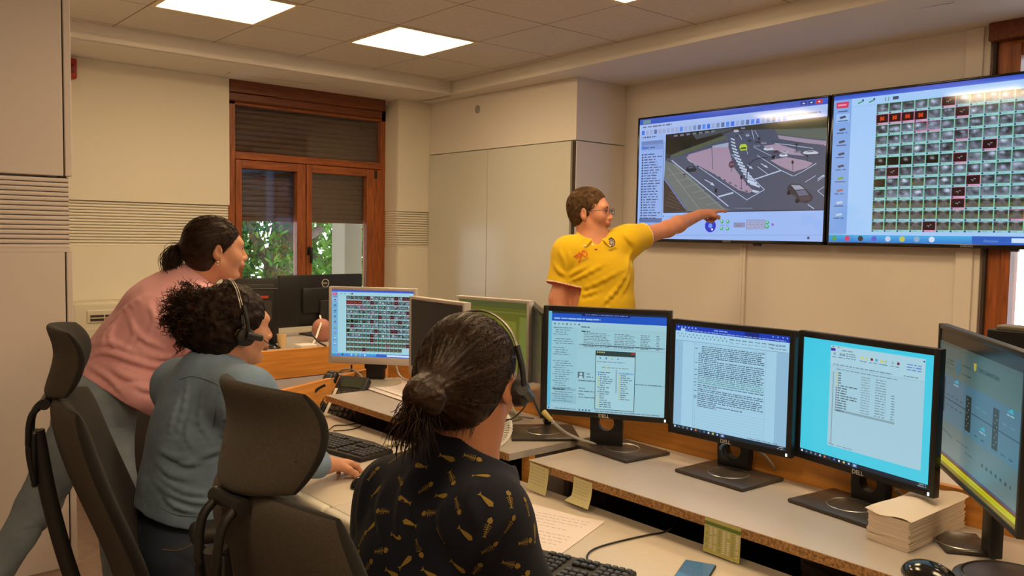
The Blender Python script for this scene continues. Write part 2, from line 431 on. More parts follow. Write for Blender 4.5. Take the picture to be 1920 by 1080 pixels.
# TV wall
mb = MB(); y1w, y0w = 1.60, .35
mb.box(TX, TX+.35, y1w+.1, WY+.1, 0, ZC+.1).box(TX, TX+.35, YB-.1, y0w, 0, ZC+.1).box(TX, TX+.35, y0w, y1w+.1, 0, .85).box(TX, TX+.35, y0w, y1w+.1, 2.56, ZC+.1)
twall = struct(mb, 'wall_right', paint2)
mb = MB(); ys = [atx(px, 500, TX)[1] for px in (1795, 1828)]
mb.box(TX-.022, TX+.01, 1.72, ys[1]+.01, 0, ZS, bev=.004).box(TX-.034, TX+.01, ys[1], ys[0], 0, ZS, bev=.004)
mb.build('wall_panel', [paint2], parent=twall)
mb = MB(); yc = atx(1394, 500, TX)[1]; mb.box(TX-.016, TX, yc-.022, yc+.022, .1, 2.2, bev=.003).box(TX-.02, TX-.015, yc-.003, yc+.003, .1, 2.2)
tag(mb.build('cable_trunking', [paint2]), 'thin painted cable trunking running down the wall below the traffic screen', 'trunking')
struct(MB().box(TX-.015, TX, 1.7, 4.2, 0, .1), 'baseboard_right', basem)
struct(MB().box(XB-.1, XB, YB-.1, WY+.1, 0, ZC+.1), 'wall_back', paint2)
struct(MB().box(XB-.1, TX+.3, YB-.1, YB, 0, ZC+.1), 'wall_near', paint2)
# pillar at the left edge of the picture
px1 = .952; PY = 4.02
mb = MB()
mb.box(-1.2, px1-.02, PY+.03, WY, 0, ZC+.05)
zr0, zr1 = 1.5+(1.42-1.5)*1.165, 1.5+(1.69-1.5)*1.165
mb.box(-1.2, .917, PY, PY+.03, zr1, ZC+.05, bev=.004).box(.923, px1, PY, WY, zr1, ZC+.05, bev=.004)
mb.box(-1.2, .917, PY, PY+.03, 0, zr0-.012, bev=.004).box(.923, px1-.004, PY, WY, 0, zr0-.012, bev=.004)
mb.box(-1.2, px1-.012, PY, WY, zr0-.012, zr0+.004)
ribs(mb, -1.2, px1-.016, PY+.008, zr0+.004, zr1-.006, 15, dep=.0032)
mb.mi = 1; mb.box(.9, .93, PY+.012, PY+.035, 0, ZC+.05)
tag(mb.build('pillar', [paint3, darkgap]), 'pale panelled pillar with a ribbed band, behind the woman in pink', 'pillar', kind='structure')
# ------------------------------------------------------------------ window 1
win = empty('window_1', (xL, WP, zb), kind='structure')
def Z(px, py, y=WP): return float(aty(px, py, y)[2])
def X(px, y=WP): return float(aty(px, 300, y)[0])
zT0 = (Z(560, 212)+Z(690, 225))/2; zT1 = Z(600, 297)       # transom light
zS1 = (Z(500, 319)+Z(640, 328))/2                          # sash glass top
fy0, fy1 = WP-.03, WP+.05
mb = MB()
mb.box(xR-.07, xR, fy0, fy1, zb, zt, bev=.004).box(xL, xL+.06, fy0, fy1, zb, zt, bev=.004)
mb.build('window_frame', [wood], parent=win, world=True)
mb = MB(); mb.box(xL, xR, fy0, fy1, zT0, zt, bev=.004).box(xL+.05, xR-.06, fy0+.002, fy1, zT1-.055, zT1, bev=.004).box(xL, xR, fy0, fy1, zb, zb+.08, bev=.004)
mb.build('window_rail', [woodh], parent=win, world=True)
# crown board across the head, follows the sagging soffit
mb = MB(); a = [(432, 166), (520, 180), (600, 189), (680, 198), (723, 208)]; P3 = []
pts = [aty(px, py, WP-.12) for px, py in a]
for i in range(len(pts)-1):
    p, q = pts[i], pts[i+1]; vs = []
    for (c, y) in ((p, 0), (q, 0), (q, .1), (p, .1)):
        vs.append((c[0], WP-.12+y, ZS)); 
    b = [mb.bm.verts.new(v) for v in vs]; lo_ = [mb.bm.verts.new((v[0], v[1], (2.515 if i else 2.52))) for v in vs]
    mb.bm.faces.new(b); mb.bm.faces.new(lo_[::-1])
    for k in range(4): mb.bm.faces.new((b[k], b[(k+1) % 4], lo_[(k+1) % 4], lo_[k]))
mb.box(xL-.02, pts[-1][0]-.01, WP-.09, WP-.02, 2.46, 2.52, bev=.008)
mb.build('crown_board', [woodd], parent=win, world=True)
xm = X(570)
for (a, b, nm) in ((xL+.055, xm-.003, 'left'), (xm+.003, xR-.066, 'right')):
    gl, gr_ = ((X(440), X(553)) if nm == 'left' else (X(581), X(684)))
    if nm == 'left': gl = a+.05
    mb = MB(); z0_, z1_ = zb+.08, zT1-.06
    mb.box(a, gl, fy0-.012, fy1-.02, z0_, z1_, bev=.005).box(gr_, b, fy0-.012, fy1-.02, z0_, z1_, bev=.005)
    mb.mi = 1; mb.box(gl, gr_, fy0-.011, fy1-.02, zS1, z1_-.001, bev=.003).box(gl, gr_, fy0-.011, fy1-.02, z0_+.001, z0_+.07, bev=.003)
    sh = mb.build('window_sash', [wood, woodh], parent=win, world=True)
    mb = MB(); mb.box(gl-.01, gr_+.01, WP-.004, WP+.004, z0_+.06, zS1+.01); mb.build('window_pane', [glass], parent=sh, world=True)
mb = MB(); mb.box(xL+.05, xR-.06, WP+.006, WP+.012, zT1-.005, zT0+.005); mb.build('window_pane', [glass], parent=win, world=True)
# handle on the meeting stile, hinge on the right
hx = X(574); hz = Z(574, 470)
mb = MB(); mb.box(hx-.014, hx+.014, fy0-.024, fy0-.01, hz-.035, hz+.035, bev=.006); mb.cyl((hx, fy0-.03, hz+.015), (hx, fy0-.06, hz+.015), .01); mb.box(hx-.012, hx+.01, fy0-.072, fy0-.05, hz-.10, hz+.03, bev=.008)
mb.build('window_handle', [blackp], parent=win, world=True, smooth=40)
hx = X(700); hz = Z(700, 328); MB().box(hx-.012, hx+.01, fy0-.022, fy0, hz-.035, hz+.035, bev=.004).build('hinge', [blackm], parent=win, world=True)
MB().box(xR+.001, xR+.02, WP-.06, WP-.04, zb, 2.5).build('edge_seal', [darkgap], parent=win, world=True)
# roller shutter outside the glass
shut = mat('brown shutter slat', (.115, .065, .042), .55, var=.1, vscale=20)
mb = MB(); zsh = Z(600, 411, WP+.10); z = zsh; i = 0
while z < zt:
    mb.prism([(WP+.10, z), (WP+.092, z+.012), (WP+.09, z+.024), (WP+.094, z+.037), (WP+.104, z+.043), (WP+.108, z+.043), (WP+.108, z)], xL+.03, xR-.03, M=Matrix(((0, 0, 1, 0), (1, 0, 0, 0), (0, 1, 0, 0), (0, 0, 0, 1)))); z += .0418
mb.box(xL+.03, xR-.03, WP+.088, WP+.106, zsh-.03, zsh)
tag(mb.build('roller_shutter', [shut]), 'half lowered brown roller shutter outside the wooden window', 'shutter')
# outside: masonry post, tree
MB_ = MB().box(X(647, 6.95), X(680, 6.95), 6.95, 7.2, -.5, 3.4, bev=.01)
tag(MB_.build('masonry_post', [mat('outside render', (.30, .265, .20), .85, bump=.2, bscale=60)]), 'pale rendered post standing outside the window', 'post')
# ------------------------------------------------------------------ window 2 (far right)
w2 = empty('window_2', (TX, 1.0, .85), kind='structure')
ya = atx(1868, 300, TX-.02)[1]; yb = atx(1907, 300, TX-.02)[1]
mb = MB(); mb.box(TX-.03, TX+.07, yb+.035, ya+.015, .87, 2.54, bev=.004).box(TX-.045, TX+.07, yb, yb+.04, .87, 2.5, bev=.006).box(TX-.03, TX+.07, y0w-.02, y0w+.08, .87, 2.54, bev=.004)
mb.build('window_frame', [wood], parent=w2, world=True)
mb = MB(); mb.box(TX-.03, TX+.07, y0w, yb+.04, 2.44, 2.54, bev=.004).box(TX-.03, TX+.07, y0w, ya, .85, .95, bev=.004)
mb.build('window_rail', [wood], parent=w2, world=True)
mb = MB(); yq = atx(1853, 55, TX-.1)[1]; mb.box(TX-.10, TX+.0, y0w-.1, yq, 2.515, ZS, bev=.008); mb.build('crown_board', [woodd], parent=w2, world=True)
MB().box(TX-.05, TX-.025, ya+.015, ya+.03, .85, 2.515).build('edge_seal', [darkgap], parent=w2, world=True)
MB().box(TX+.02, TX+.026, y0w+.06, yb+.02, .94, 2.46).build('window_pane', [glass], parent=w2, world=True)
# ------------------------------------------------------------------ ceiling lights
def em(name, col, s):
    m = bpy.data.materials.new(name); m.use_nodes = True; b = m.node_tree.nodes['Principled BSDF']
    b.inputs['Base Color'].default_value = (.8, .8, .8, 1); b.inputs['Emission Color'].default_value = (*col, 1); b.inputs['Emission Strength'].default_value = s; return m
lampm = em('lit diffuser', LAMPCOL, PANEL); frame_m = mat('lamp frame', (.75, .62, .42), .5)
proto = None
for k, (a, b) in enumerate(LAMPS):
    if k == 0:
        proto = r = empty('ceiling_light', (a+.3, b+.3, ZC))
        mb = MB()
        for q in ((-.298, -.272, -.298, .298), (.272, .298, -.298, .298), (-.272, .272, -.298, -.272), (-.272, .272, .272, .298)): mb.box(*q, -.006, .02)
        mb.build('lamp_frame', [frame_m], parent=r)
        MB().box(-.273, .273, -.273, .273, .0, .012).build('diffuser', [lampm], parent=r)
    else:
        r = proto.copy(); COL.objects.link(r); r.location = (a+.3, b+.3, ZC)
        for ch in proto.children:
            c = ch.copy(); COL.objects.link(c); c.parent = r
    lab = {0: 'square lit ceiling panel, the left one cut by the top of the picture', 1: 'square lit ceiling panel, whole, above the corner by the window'}.get(k, 'square lit ceiling panel above the room behind the picture')
    tag(r, lab, 'ceiling light', 'ceiling light panels')
# ------------------------------------------------------------------ cabinet block beside the TV wall
CXF = 4.22; ydv = atx(918, 300, CXF)[1]; yl = atx(806, 300, CXF)[1]; yr_ = 4.215
cab = empty('built_in_cabinet', (CXF, 5.0, 0)); tag(cab, 'built-in cupboard with two tall grey doors beside the wall screens', 'cabinet')
mb = MB().box(CXF, TX-.001, yr_, 5.968, 0, 2.17, bev=.003).box(CXF-.012, TX-.001, yr_-.006, 5.968, 2.175, ZS, bev=.003); mb.build('carcass', [paint2], parent=cab, world=True)
doorm = mat('grey green door', (.60, .60, .53), .24, spec=.5, bump=.04, bscale=200)
for a, b in ((yr_+.035, ydv-.003), (ydv+.003, 5.965)):
    MB().box(CXF-.022, CXF, a, b, .08, 2.168, bev=.002).build('door', [doorm], parent=cab, world=True)
MB().box(CXF-.003, CXF+.0005, yr_+.004, yr_+.034, .08, 2.168).build('painted_edge_shadow', [darkgap], parent=cab, world=True)  # dark strip painted in for the shadow at the door's thick edge
# ventilation rosette
c = atx(896, 205, CXF-.014); mb = MB()
mb.cyl((CXF-.016, c[1], c[2]), (CXF-.012, c[1], c[2]), .036, n=32)
for i in range(-4, 5):
    w = math.sqrt(max(.032**2-(i*.007)**2, 0)); mb.mi = 1; mb.box(CXF-.0185, CXF-.0155, c[1]-w, c[1]+w, c[2]+i*.007-.0018, c[2]+i*.007+.0018)
tag(mb.build('air_vent', [paint2, mat('vent slots', (.16, .13, .10), .8)]), 'small round slotted vent high on the wall above the grey doors', 'vent')
# red alarm beacon
a = aty(136, 130, WY-.03); mb = MB(); mb.box(a[0]-.05, a[0]+.018, WY-.075, WY-.026, a[2]-.065, a[2]+.065, bev=.012); mb.mi = 1; mb.box(a[0]-.02, a[0]+.0, WY-.078, WY-.07, a[2]-.03, a[2]+.03, bev=.004)
tag(mb.build('fire_alarm', [mat('red plastic', (.38, .02, .015), .35), mat('dark red', (.12, .01, .01), .4)], smooth=40), 'small red fire alarm sounder high beside the pillar', 'alarm')
# wall mounted heater / air conditioner
ax0 = aty(136, 600, 5.86)[0]; az = aty(137, 568, 5.86)[2]
ac = empty('air_conditioner', (ax0+.4, 5.95, .3)); tag(ac, 'cream wall-mounted air conditioner under the window wall ribs, behind the woman in pink', 'air conditioner')
MB().box(ax0, ax0+.95, 5.86, WY-.026, .35, az, bev=.02, seg=3).build('housing', [beigep], parent=ac, world=True, smooth=50)
g0 = aty(163, 588, 5.855)
mb = MB(); mb.box(g0[0], g0[0]+.62, 5.853, 5.866, g0[2]-.065, g0[2]+.02, bev=.006); mb.mi = 1; mb.box(g0[0]+.02, g0[0]+.6, 5.849, 5.8535, g0[2]-.05, g0[2]-.012)
mb.mi = 0; mb.box(g0[0]+.02, g0[0]+.6, 5.843, 5.854, g0[2]-.034, g0[2]-.028).box(g0[0]+.1, g0[0]+.106, 5.843, 5.854, g0[2]-.05, g0[2]-.012)
mb.build('air_outlet', [beigep, darkgap], parent=ac, world=True)
MB().box(ax0+.06, ax0+.9, 5.856, 5.862, .42, g0[2]-.10, bev=.004).build('front_panel', [beigep], parent=ac, world=True)
# socket box low on the wall, steel box on the floor
s0 = aty(256, 786, WY-.04); mb = MB(); mb.box(s0[0]-.09, s0[0]+.09, WY-.08, WY-.026, s0[2]-.05, s0[2]+.05, bev=.008); mb.mi = 1; mb.sph((s0[0], WY-.08, s0[2]), .022, (1, .3, 1))
tag(mb.build('wall_socket', [olive, blackp]), 'dark double wall socket low on the window wall', 'socket')
st = empty('steel_cabinet', (1.75, 4.9, 0)); tag(st, 'low olive grey steel cabinet on the floor beyond the denim shirt', 'cabinet')
MB().box(1.53, 2.05, 4.55, 5.16, 0, .385, bev=.004).build('body', [olive], parent=st, world=True)
mb = MB()
for i in range(2):
    for j in range(5): mb.cyl((1.6+.3*i, 4.62+.11*j, .384), (1.6+.3*i, 4.62+.11*j, .3865), .008, n=12)
tag(mb.build('rivets', [blackm], parent=st, world=True), kind='stuff')
# ------------------------------------------------------------------ desks and shelves
def part(mb, name, m, root, **k): return mb.build(name, m, parent=root, world=True, **k)
dk = empty('desk', (1.42, 2.0, 0)); tag(dk, 'long grey laminate desk that the seated women work at', 'desk')
edge = mat('moulded desk edge', (.60, .57, .50), .4)
ysm = 2.085
mb = MB().box(1.145, 1.735, .15, ysm-.001, .70, .73, bev=.004).box(1.145, 1.735, ysm+.001, 3.42, .70, .73, bev=.004); part(mb, 'worktop', [lamin], dk)
mb = MB().box(1.112, 1.15, .15, ysm-.0012, .690, .7305, bev=.013, seg=4).box(1.112, 1.15, ysm+.0012, 3.42, .690, .7305, bev=.013, seg=4); part(mb, 'front_edge', [edge], dk, smooth=50)
for y in (.2, 1.2, 2.2, 3.36): part(MB().box(1.22, 1.70, y-.015, y+.015, 0, .70, bev=.003), 'leg', [blackm], dk)
part(MB().box(1.68, 1.70, .17, 3.4, .3, .70), 'modesty_panel', [blackm], dk)
XSF, XSB = 1.69, 2.135
def shelf(y0, y1, lab):
    s = empty('monitor_shelf', (1.9, (y0+y1)/2, 0)); tag(s, lab, 'shelf')
    part(MB().box(XSF+.001, XSB, y0, y1, .7985, .8205), 'top', [lamin2], s)
    part(MB().box(XSF-.001, XSF+.001, y0, y1, .797, .8195), 'raw_edge', [chip], s)
    return s
s1 = shelf(.20, 1.865, 'raised grey shelf in the foreground carrying the three black monitors')
for y in (1.83, 1.02, .25): part(MB().box(1.82, XSB, y-.012, y+.012, 0, .7985), 'support', [mat('grey brown board', (.16, .13, .11), .6)], s1)
part(MB().box(2.10, XSB, .26, 1.8, .25, .79), 'back_board', [blackm], s1)
s2 = shelf(1.955, 3.13, 'raised pale shelf further back carrying the silver monitors')
part(MB().box(1.80, XSB, 1.965, 1.985, 0, .7985), 'support', [MATS['grey brown board']], s2)
part(MB().box(1.775, 1.80, 1.955, 1.99, 0, .7985), 'support', [oak], s2)
part(MB().box(1.80, XSB, 3.08, 3.10, 0, .7985), 'support', [MATS['grey brown board']], s2)
part(MB().box(1.95, 1.97, 2.0, 3.08, .2, .79), 'back_board', [blackm], s2)
# small print on the support board: three light strokes
mb = MB(); c = aty(982, 880, 1.963)
# oak screen along the back of the shelves
sc_ = empty('desk_screen', (2.15, 1.8, 0)); tag(sc_, 'low orange oak screen running behind the monitor shelves', 'screen panel')
part(MB().box(XSB+.005, XSB+.028, .1, 1.90, .1, .905, bev=.002), 'panel', [oak], sc_)
part(MB().box(XSB+.005, XSB+.028, 1.905, 3.36, .1, .905, bev=.002), 'panel', [oak], sc_)
e0, e1 = np.array((2.16, 3.38)), np.array((1.50, 3.44))
a = atz(570, 733, .86); b = atz(745, 688, .86)
mb = MB(); ang = math.atan2(b[1]-a[1], b[0]-a[0]); L_ = np.linalg.norm(b-a)
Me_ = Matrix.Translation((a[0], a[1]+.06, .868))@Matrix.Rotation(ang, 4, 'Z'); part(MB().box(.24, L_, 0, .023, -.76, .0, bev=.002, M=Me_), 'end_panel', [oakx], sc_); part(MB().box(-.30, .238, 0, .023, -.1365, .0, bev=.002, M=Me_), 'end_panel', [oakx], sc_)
# opposite worktop, on the TV side of the screen
od = empty('facing_desk', (2.5, 1.7, 0)); tag(od, 'white worktop on the far side of the oak screen', 'desk')
part(MB().box(2.17, 2.78, .1, 3.2, .76, .785, bev=.004), 'worktop', [lamin2], od)
for y in (.2, 1.6, 3.1): part(MB().box(2.25, 2.7, y-.015, y+.015, 0, .76), 'leg', [blackm], od)
# low ledge carrying the desk phone
lg = empty('low_ledge', (1.9, 3.25, 0)); tag(lg, 'dark low ledge behind the desk under the desk telephone', 'ledge')
part(MB().box(1.742, 1.86, 3.135, 3.235, .68, .70).box(1.76, 1.84, 3.15, 3.16, 0, .7).box(1.76, 1.84, 3.215, 3.225, 0, .7), 'board', [blackm], lg)
# desk by the window
wd = empty('window_desk', (2.0, 4.4, 0)); tag(wd, 'desk by the window with an orange oak front screen and a white panel below', 'desk')
zo = .9
part(MB().box(1.36, 2.95, 3.955, 3.98, .755, zo, bev=.002), 'oak_screen', [oak], wd)
part(MB().box(1.36, 2.95, 3.96, 3.975, .1, .752), 'white_panel', [mat('lilac white panel', (.62, .60, .64), .5)], wd)
part(MB().box(1.36, 2.95, 3.985, 4.85, .855, .875, bev=.003), 'worktop', [lamin2], wd)
for x in (1.4, 2.9): part(MB().box(x-.02, x+.02, 4.0, 4.8, 0, .855), 'leg', [blackm], wd)
# ------------------------------------------------------------------ office chair
def pillow(mb, cx, w, h, t, bend, p=4, nu=28, nv=34, z0=0, power=5, rnd=.42):
    """rounded cushion: w,h half sizes, t half thickness; bend(u,v)->(dx) ; returns nothing. local: x forward, y width, z up"""
    def grid(sgn):
        R = []
        for j in range(nv+1):
            row = []
            for i in range(nu+1):
                u = -cos(pi*i/nu); v = -cos(pi*j/nv)
                # squircle mapping
                uu = u*math.sqrt(max(1-v*v*.5*(1-.62), 0)) if 0 else u
                a = u*math.sqrt(max(1-.5*v*v*rnd, 0)); b = v*math.sqrt(max(1-.5*u*u*rnd, 0))
                th = t*(max(1-abs(u)**power, 0)**.5)*(max(1-abs(v)**power, 0)**.5)
                bx, wz = bend(a, b)
                row.append(mb.bm.verts.new((cx+bx+sgn*th, a*w*wz, z0+b*h)))
            R.append(row)
        return R
    A, B = grid(1), grid(-1)
    for j in range(nv):
        for i in range(nu):
            for G, fl in ((A, 0), (B, 1)):
                q = (G[j][i], G[j][i+1], G[j+1][i+1], G[j+1][i])
                try:
                    f = mb.bm.faces.new(q if fl else q[::-1])
                    edge_ = (i < 2 or i > nu-3 or j < 2 or j > nv-3)
                    f.material_index = 1 if (not fl or edge_) else 0
                except Exception: pass
    bmesh.ops.remove_doubles(mb.bm, verts=mb.bm.verts, dist=.0004)
def make_chair():
    r = empty('office_chair')
    # headrest: rolls backwards at the top, wraps round at the sides
    mb = MB(); pillow(mb, -.42, .145, .092, .022, lambda u, v: (.055*u*u-.045*max(v, 0)**2+.018*v-.014*min(v, 0)**2, 1-.10*max(-v, 0)**1.5+.02*v), z0=1.162)
    hr = mb.build('headrest', [greyf, greyf2], parent=r, smooth=60)
    mb = MB()
    for i in range(24):     # seams on the rear shell
        pass
    mb.tube([(-.42-.021+.055*(y/.145)**2, y, 1.135) for y in (-.12, -.08, -.04, 0, .04, .08, .12)], .0013, n=6, sub=4)
    mb.tube([(-.4415, .05, 1.135), (-.4425, .045, 1.11), (-.440, .035, 1.092)], .0013, n=6)
    mb.build('seam', [greyf2], parent=hr)
    # backrest
    mb = MB()
    def bk(u, v):
        return (.06*u*u-.025*math.sin((v+.2)*2.2)+.02-.065*v-.02*v*v, 1-.16*max(v, 0)**2-.05*max(-v, 0)**2)
    pillow(mb, -.352, .245, .292, .034, bk, z0=.785, nu=30, nv=40, power=7, rnd=.3)
    b = mb.build('backrest', [greyf, greyf2], parent=r, smooth=60)
    # spine post and bracket
    mb = MB(); mb.tube([(-.25, 0, .41), (-.36, 0, .46), (-.41, 0, .60), (-.455, 0, .80), (-.482, 0, .98)], .020, n=12)
    mb.build('spine', [blackm], parent=r, smooth=60)
    mb = MB(); mb.cyl((-.458, -.05, 1.055), (-.458, .05, 1.055), .014); mb.box(-.492, -.478, -.035, .035, .84, .98, bev=.006); mb.tube([(-.462, .035, 1.055), (-.490, .035, 1.02), (-.496, .03, .94), (-.486, .03, .86)], .008); mb.tube([(-.462, -.035, 1.055), (-.490, -.035, 1.02), (-.496, -.03, .94), (-.486, -.03, .86)], .008)
    mb.build('headrest_bracket', [blackp], parent=r, smooth=50)
    # seat
    sd = S(); sd.el((.02, 0, .46), (.25, .25, .05), k=.03); sd.rc((-.18, -.17, .455), (-.18, .17, .455), .04, k=.06); sd.rc((.2, -.18, .455), (.2, .18, .455), .038, k=.06); sd.rc((-.18, .2, .46), (.2, .2, .465), .035, k=.06); sd.rc((-.18, -.2, .46), (.2, -.2, .465), .035, k=.06)
    build_sdf('seat', sd, .008, [greyf2], r)
    mb = MB().box(-.2, .18, -.14, .14, .375, .42, bev=.02, seg=3); mb.tube([(-.18, 0, .4), (-.28, 0, .40), (-.38, 0, .46)], .028, n=10); mb.build('mechanism', [blackp], parent=r, smooth=50)
    for s in (-1, 1):
        mb = MB(); mb.tube([(-.02, s*.2, .41), (-.02, s*.275, .43), (-.03, s*.28, .60), (-.03, s*.27, .74)], .017, n=10); a = mb.build('armrest', [blackp], parent=r, smooth=60)
        mb = MB().box(-.13, .12, s*.27-.045, s*.27+.045, .735, .775, bev=.018, seg=4); mb.build('arm_pad', [blackm], parent=a, smooth=60)
    mb = MB().cyl((0, 0, .1), (0, 0, .38), .025).cyl((0, 0, .1), (0, 0, .25), .033); mb.build('gas_column', [blackp], parent=r, smooth=40)
    for k in range(5):
        an = 2*pi*k/5+.3; c, s = cos(an), sin(an)
        mb = MB(); mb.tube([(0, 0, .12), (c*.15, s*.15, .11), (c*.30, s*.30, .075)], .02, n=8, taper=False); l = mb.build('leg', [blackp], parent=r, smooth=60)
        mb = MB().cyl((c*.30-s*.02, s*.30+c*.02, .03), (c*.30+s*.02, s*.30-c*.02, .03), .03, n=20).cyl((c*.30, s*.30, .03), (c*.30, s*.30, .07), .008); mb.build('castor', [blackm], parent=l, smooth=40)
    return r
def copy_tree(o, parent=None):
    c = o.copy(); COL.objects.link(c)
    if parent: c.parent = parent
    for ch in o.children: copy_tree(ch, c)
    return c
ch1 = make_chair(); ch2 = copy_tree(ch1)
ch1.location = (1.0, 1.368, 0); ch1.rotation_euler = (0, 0, radians(4.5)); tag(ch1, 'high-backed taupe office chair in the foreground, behind the woman in the fish-print shirt', 'office chair', 'office chairs')
ch2.location = (.935, 2.262, 0); ch2.rotation_euler = (0, 0, radians(-17)); tag(ch2, 'high-backed dark office chair seen from the side, of the woman in denim', 'office chair', 'office chairs')
# ------------------------------------------------------------------ things on the desks
def quad(mb, P, off=0):
    mb.poly([(p[0], p[1], p[2]+off) for p in P])
def sheet(name, cs, z, lab, cat, group=None, lines=14, m=paper, t=.0006, wavy=0, seed=1, ink=inkm):
    """a sheet of paper with handwriting; cs = 3 corners (origin, +u, +v)"""
    R_ = random.Random(seed); o, u, v = [np.array(c[:2]) for c in cs]; du, dv = u-o, v-o; N = 10
    mb = MB(); g = [[None]*(N+1) for _ in range(N+1)]; h = lambda a, b: z+t+wavy*(.5+.5*sin(a*5+seed))*(b**2)*.5
    for i in range(N+1):
        for j in range(N+1):
            p = o+du*i/N+dv*j/N; g[i][j] = mb.bm.verts.new((p[0], p[1], h(i/N, j/N)))
    for i in range(N):
        for j in range(N): mb.bm.faces.new((g[i][j], g[i+1][j], g[i+1][j+1], g[i][j+1]))
    if m is paper: mb.box(0, 0, 0, 0, 0, 0) if 0 else None
    mb.mi = 1
    for k in range(lines):
        b = .10+.8*k/max(lines, 1); a = .1
        while a < .85:
            w = R_.uniform(.03, .10)
            P = []
            for (aa, bb) in ((a, b), (a+w, b+.006), (a+w, b+.014), (a, b+.008)):
                p = o+du*aa+dv*bb; P.append((p[0], p[1], h(aa, bb)+.0003))
            mb.poly(P); a += w+R_.uniform(.012, .03)
            if R_.random() < .06: break
    return tag(mb.build(name, [m, ink]), lab, cat, group)
p0 = np.array((1.66, 1.517)); u = nz((-.26, .97))*.21; v = nz((-.979, -.204))*.297
sheet('paper_sheet', (p0+(-.02, .035), p0+u+(.0, .035), p0+v+(-.01, .03)), .7302, 'white sheet on the desk beside the fish-print shirt, lower of two, partly covered', 'paper', 'handwritten sheets on the desk', seed=4, lines=0)
u2 = nz((-.34, .94))*.21; v2 = nz((-.94, -.34))*.297
sheet('paper_sheet', (p0+u2, p0, p0+u2+v2), .731, 'handwritten white sheet on the desk beside the fish-print shirt, upper of two', 'paper', 'handwritten sheets on the desk', seed=3, lines=11)
for i, (a, b, c, lab) in enumerate([((662, 719), (776, 760), (728, 708), 'bottom'), ((668, 722), (770, 757), (735, 711), 'middle'), ((672, 716), (778, 752), (740, 709), 'topmost')]):
    z = .821+.003*i
    sheet('paper_sheet', (atz(*a, z), atz(*b, z), atz(*c, z)+np.array((.03, -.02, 0))), z, 'crumpled sheet of notes in front of the silver camera-grid monitor, %s of the pile' % lab, 'paper', 'papers on the far shelf', seed=i, lines=16, wavy=.015, ink=mat('red grey ink', (.45, .27, .28), .9))
# keyboards
keym = mat('key caps', (.030, .028, .028), .35)
def keyboard(loc, rz, lab, legend, curved=False):
    r = empty('keyboard', loc, rz); tag(r, lab, 'keyboard', 'keyboards')
    w, d = .225, .075
    mb = MB().box(-w, w, -d, d, 0, .016, bev=.006, seg=3)
    if curved: mb.prism([(-w, d-.01), (-.1, d+.018), (.1, d+.018), (w, d-.01)], .002, .020)
    mb.build('keyboard_case', [blackm], parent=r, smooth=40)
    xs = [(-.215, 15, .0188), (.085, 3, .0188), (.152, 4, .0175)]
    # first 100 largest keys as parts of their own would be noise at this size: rows of caps, one mesh per block
    for bi, (x0, n, p) in enumerate(xs):
        mb = MB()
        for rr in range(6):
            if bi == 1 and rr in (2,): continue
            for k in range(n):
                if rr == 0 and bi == 0 and k in (1, 6, 11): continue
                if bi == 0 and rr == 5 and 4 <= k <= 8:
                    if k == 4: mb.box(x0+p*4+.001, x0+p*9-.001, -.062, -.046, .014, .0225, bev=.002, seg=1)
                    continue
                y = -.054+rr*.0195+(.006 if rr == 5 else 0); y = -.062+(5-rr)*0+rr*.021
                yy = .052-rr*.0205-(.004 if rr else 0)
                mb.box(x0+k*p+.001, x0+(k+1)*p-.001, yy-.0085, yy+.0085, .014, .0235, bev=.0025, seg=1)
        o = mb.build('key_block', [keym], parent=r); tag(o, kind='stuff')
    mb = MB()
    for k in range(3): mb.cyl((.165+.018*k, .062, .016), (.165+.018*k, .062, .0172), .0028, n=10)
    mb.build('indicator_lights', [em('green led', (.25, .6, .05), .5)], parent=r)
    return r
keyboard((1.298, 1.405, .7305), radians(-71), 'black keyboard at the bottom edge, right of the fish-print shirt', 0)
kb = atz(655, 822, .75)
keyboard((1.475, 2.66, .7305), radians(-80), 'black keyboard under the hands of the woman in denim', 0, True)
# mouse / trackball
def mouse(loc, rz, lab, L=.11, Wd=.062, H=.036, m=None):
    r = empty('computer_mouse', loc, rz); tag(r, lab, 'mouse', 'computer mice')
    sd = S(); sd.el((0, 0, .0), (L/2, Wd/2, H)); sd.fn(lambda p: -p[:, 2], op=0)
    build_sdf('shell', sd, .003, [m or blackg], r, world=False); 
    mb = MB().cyl((L*.22, -.004, H*.78), (L*.22, .004, H*.78), .009, n=16); mb.build('scroll_wheel', [metalg], parent=r, smooth=40)
    return r
q = atz(682, 906, .74); mouse((q[0], q[1], .7305), radians(10), 'small black mouse on the desk left of the fish-print shirt', L=.095, Wd=.06)
q = atz(1745, 1078, .83); mouse((q[0], q[1], .821), radians(-110), 'glossy black mouse on the shelf at the bottom right edge', L=.13, Wd=.085, H=.035)
q = atz(728, 832, .74); mb = MB(); mb.sph((q[0]+.02, q[1], .738), .012, (2.6, 1.6, .8)); mb.tube([(q[0]+.03, q[1], .736), (q[0]+.07, q[1]-.06, .734), (q[0]+.09, q[1]-.16, .734)], .004)
tag(mb.build('beige_plug', [beigep], smooth=60), 'small beige connector on the desk behind the fish-print shirt', 'connector')
# dark round device
q = atz(1893, 1093, .83); r = empty('round_speaker', (q[0]-.02, q[1]-.01, .8205)); tag(r, 'dark round disc-shaped device at the bottom right corner of the shelf', 'speaker')
MB().lathe([(.0, 0), (.098, 0), (.105, .006), (.104, .02), (.09, .027), (.0, .028)], n=48).build('body', [mat('dark violet plastic', (.05, .045, .055), .35)], parent=r, smooth=40)
MB().lathe([(.085, .0275), (.088, .0295), (.091, .0275)], n=48, caps=False).build('rim', [blackp], parent=r, smooth=40)
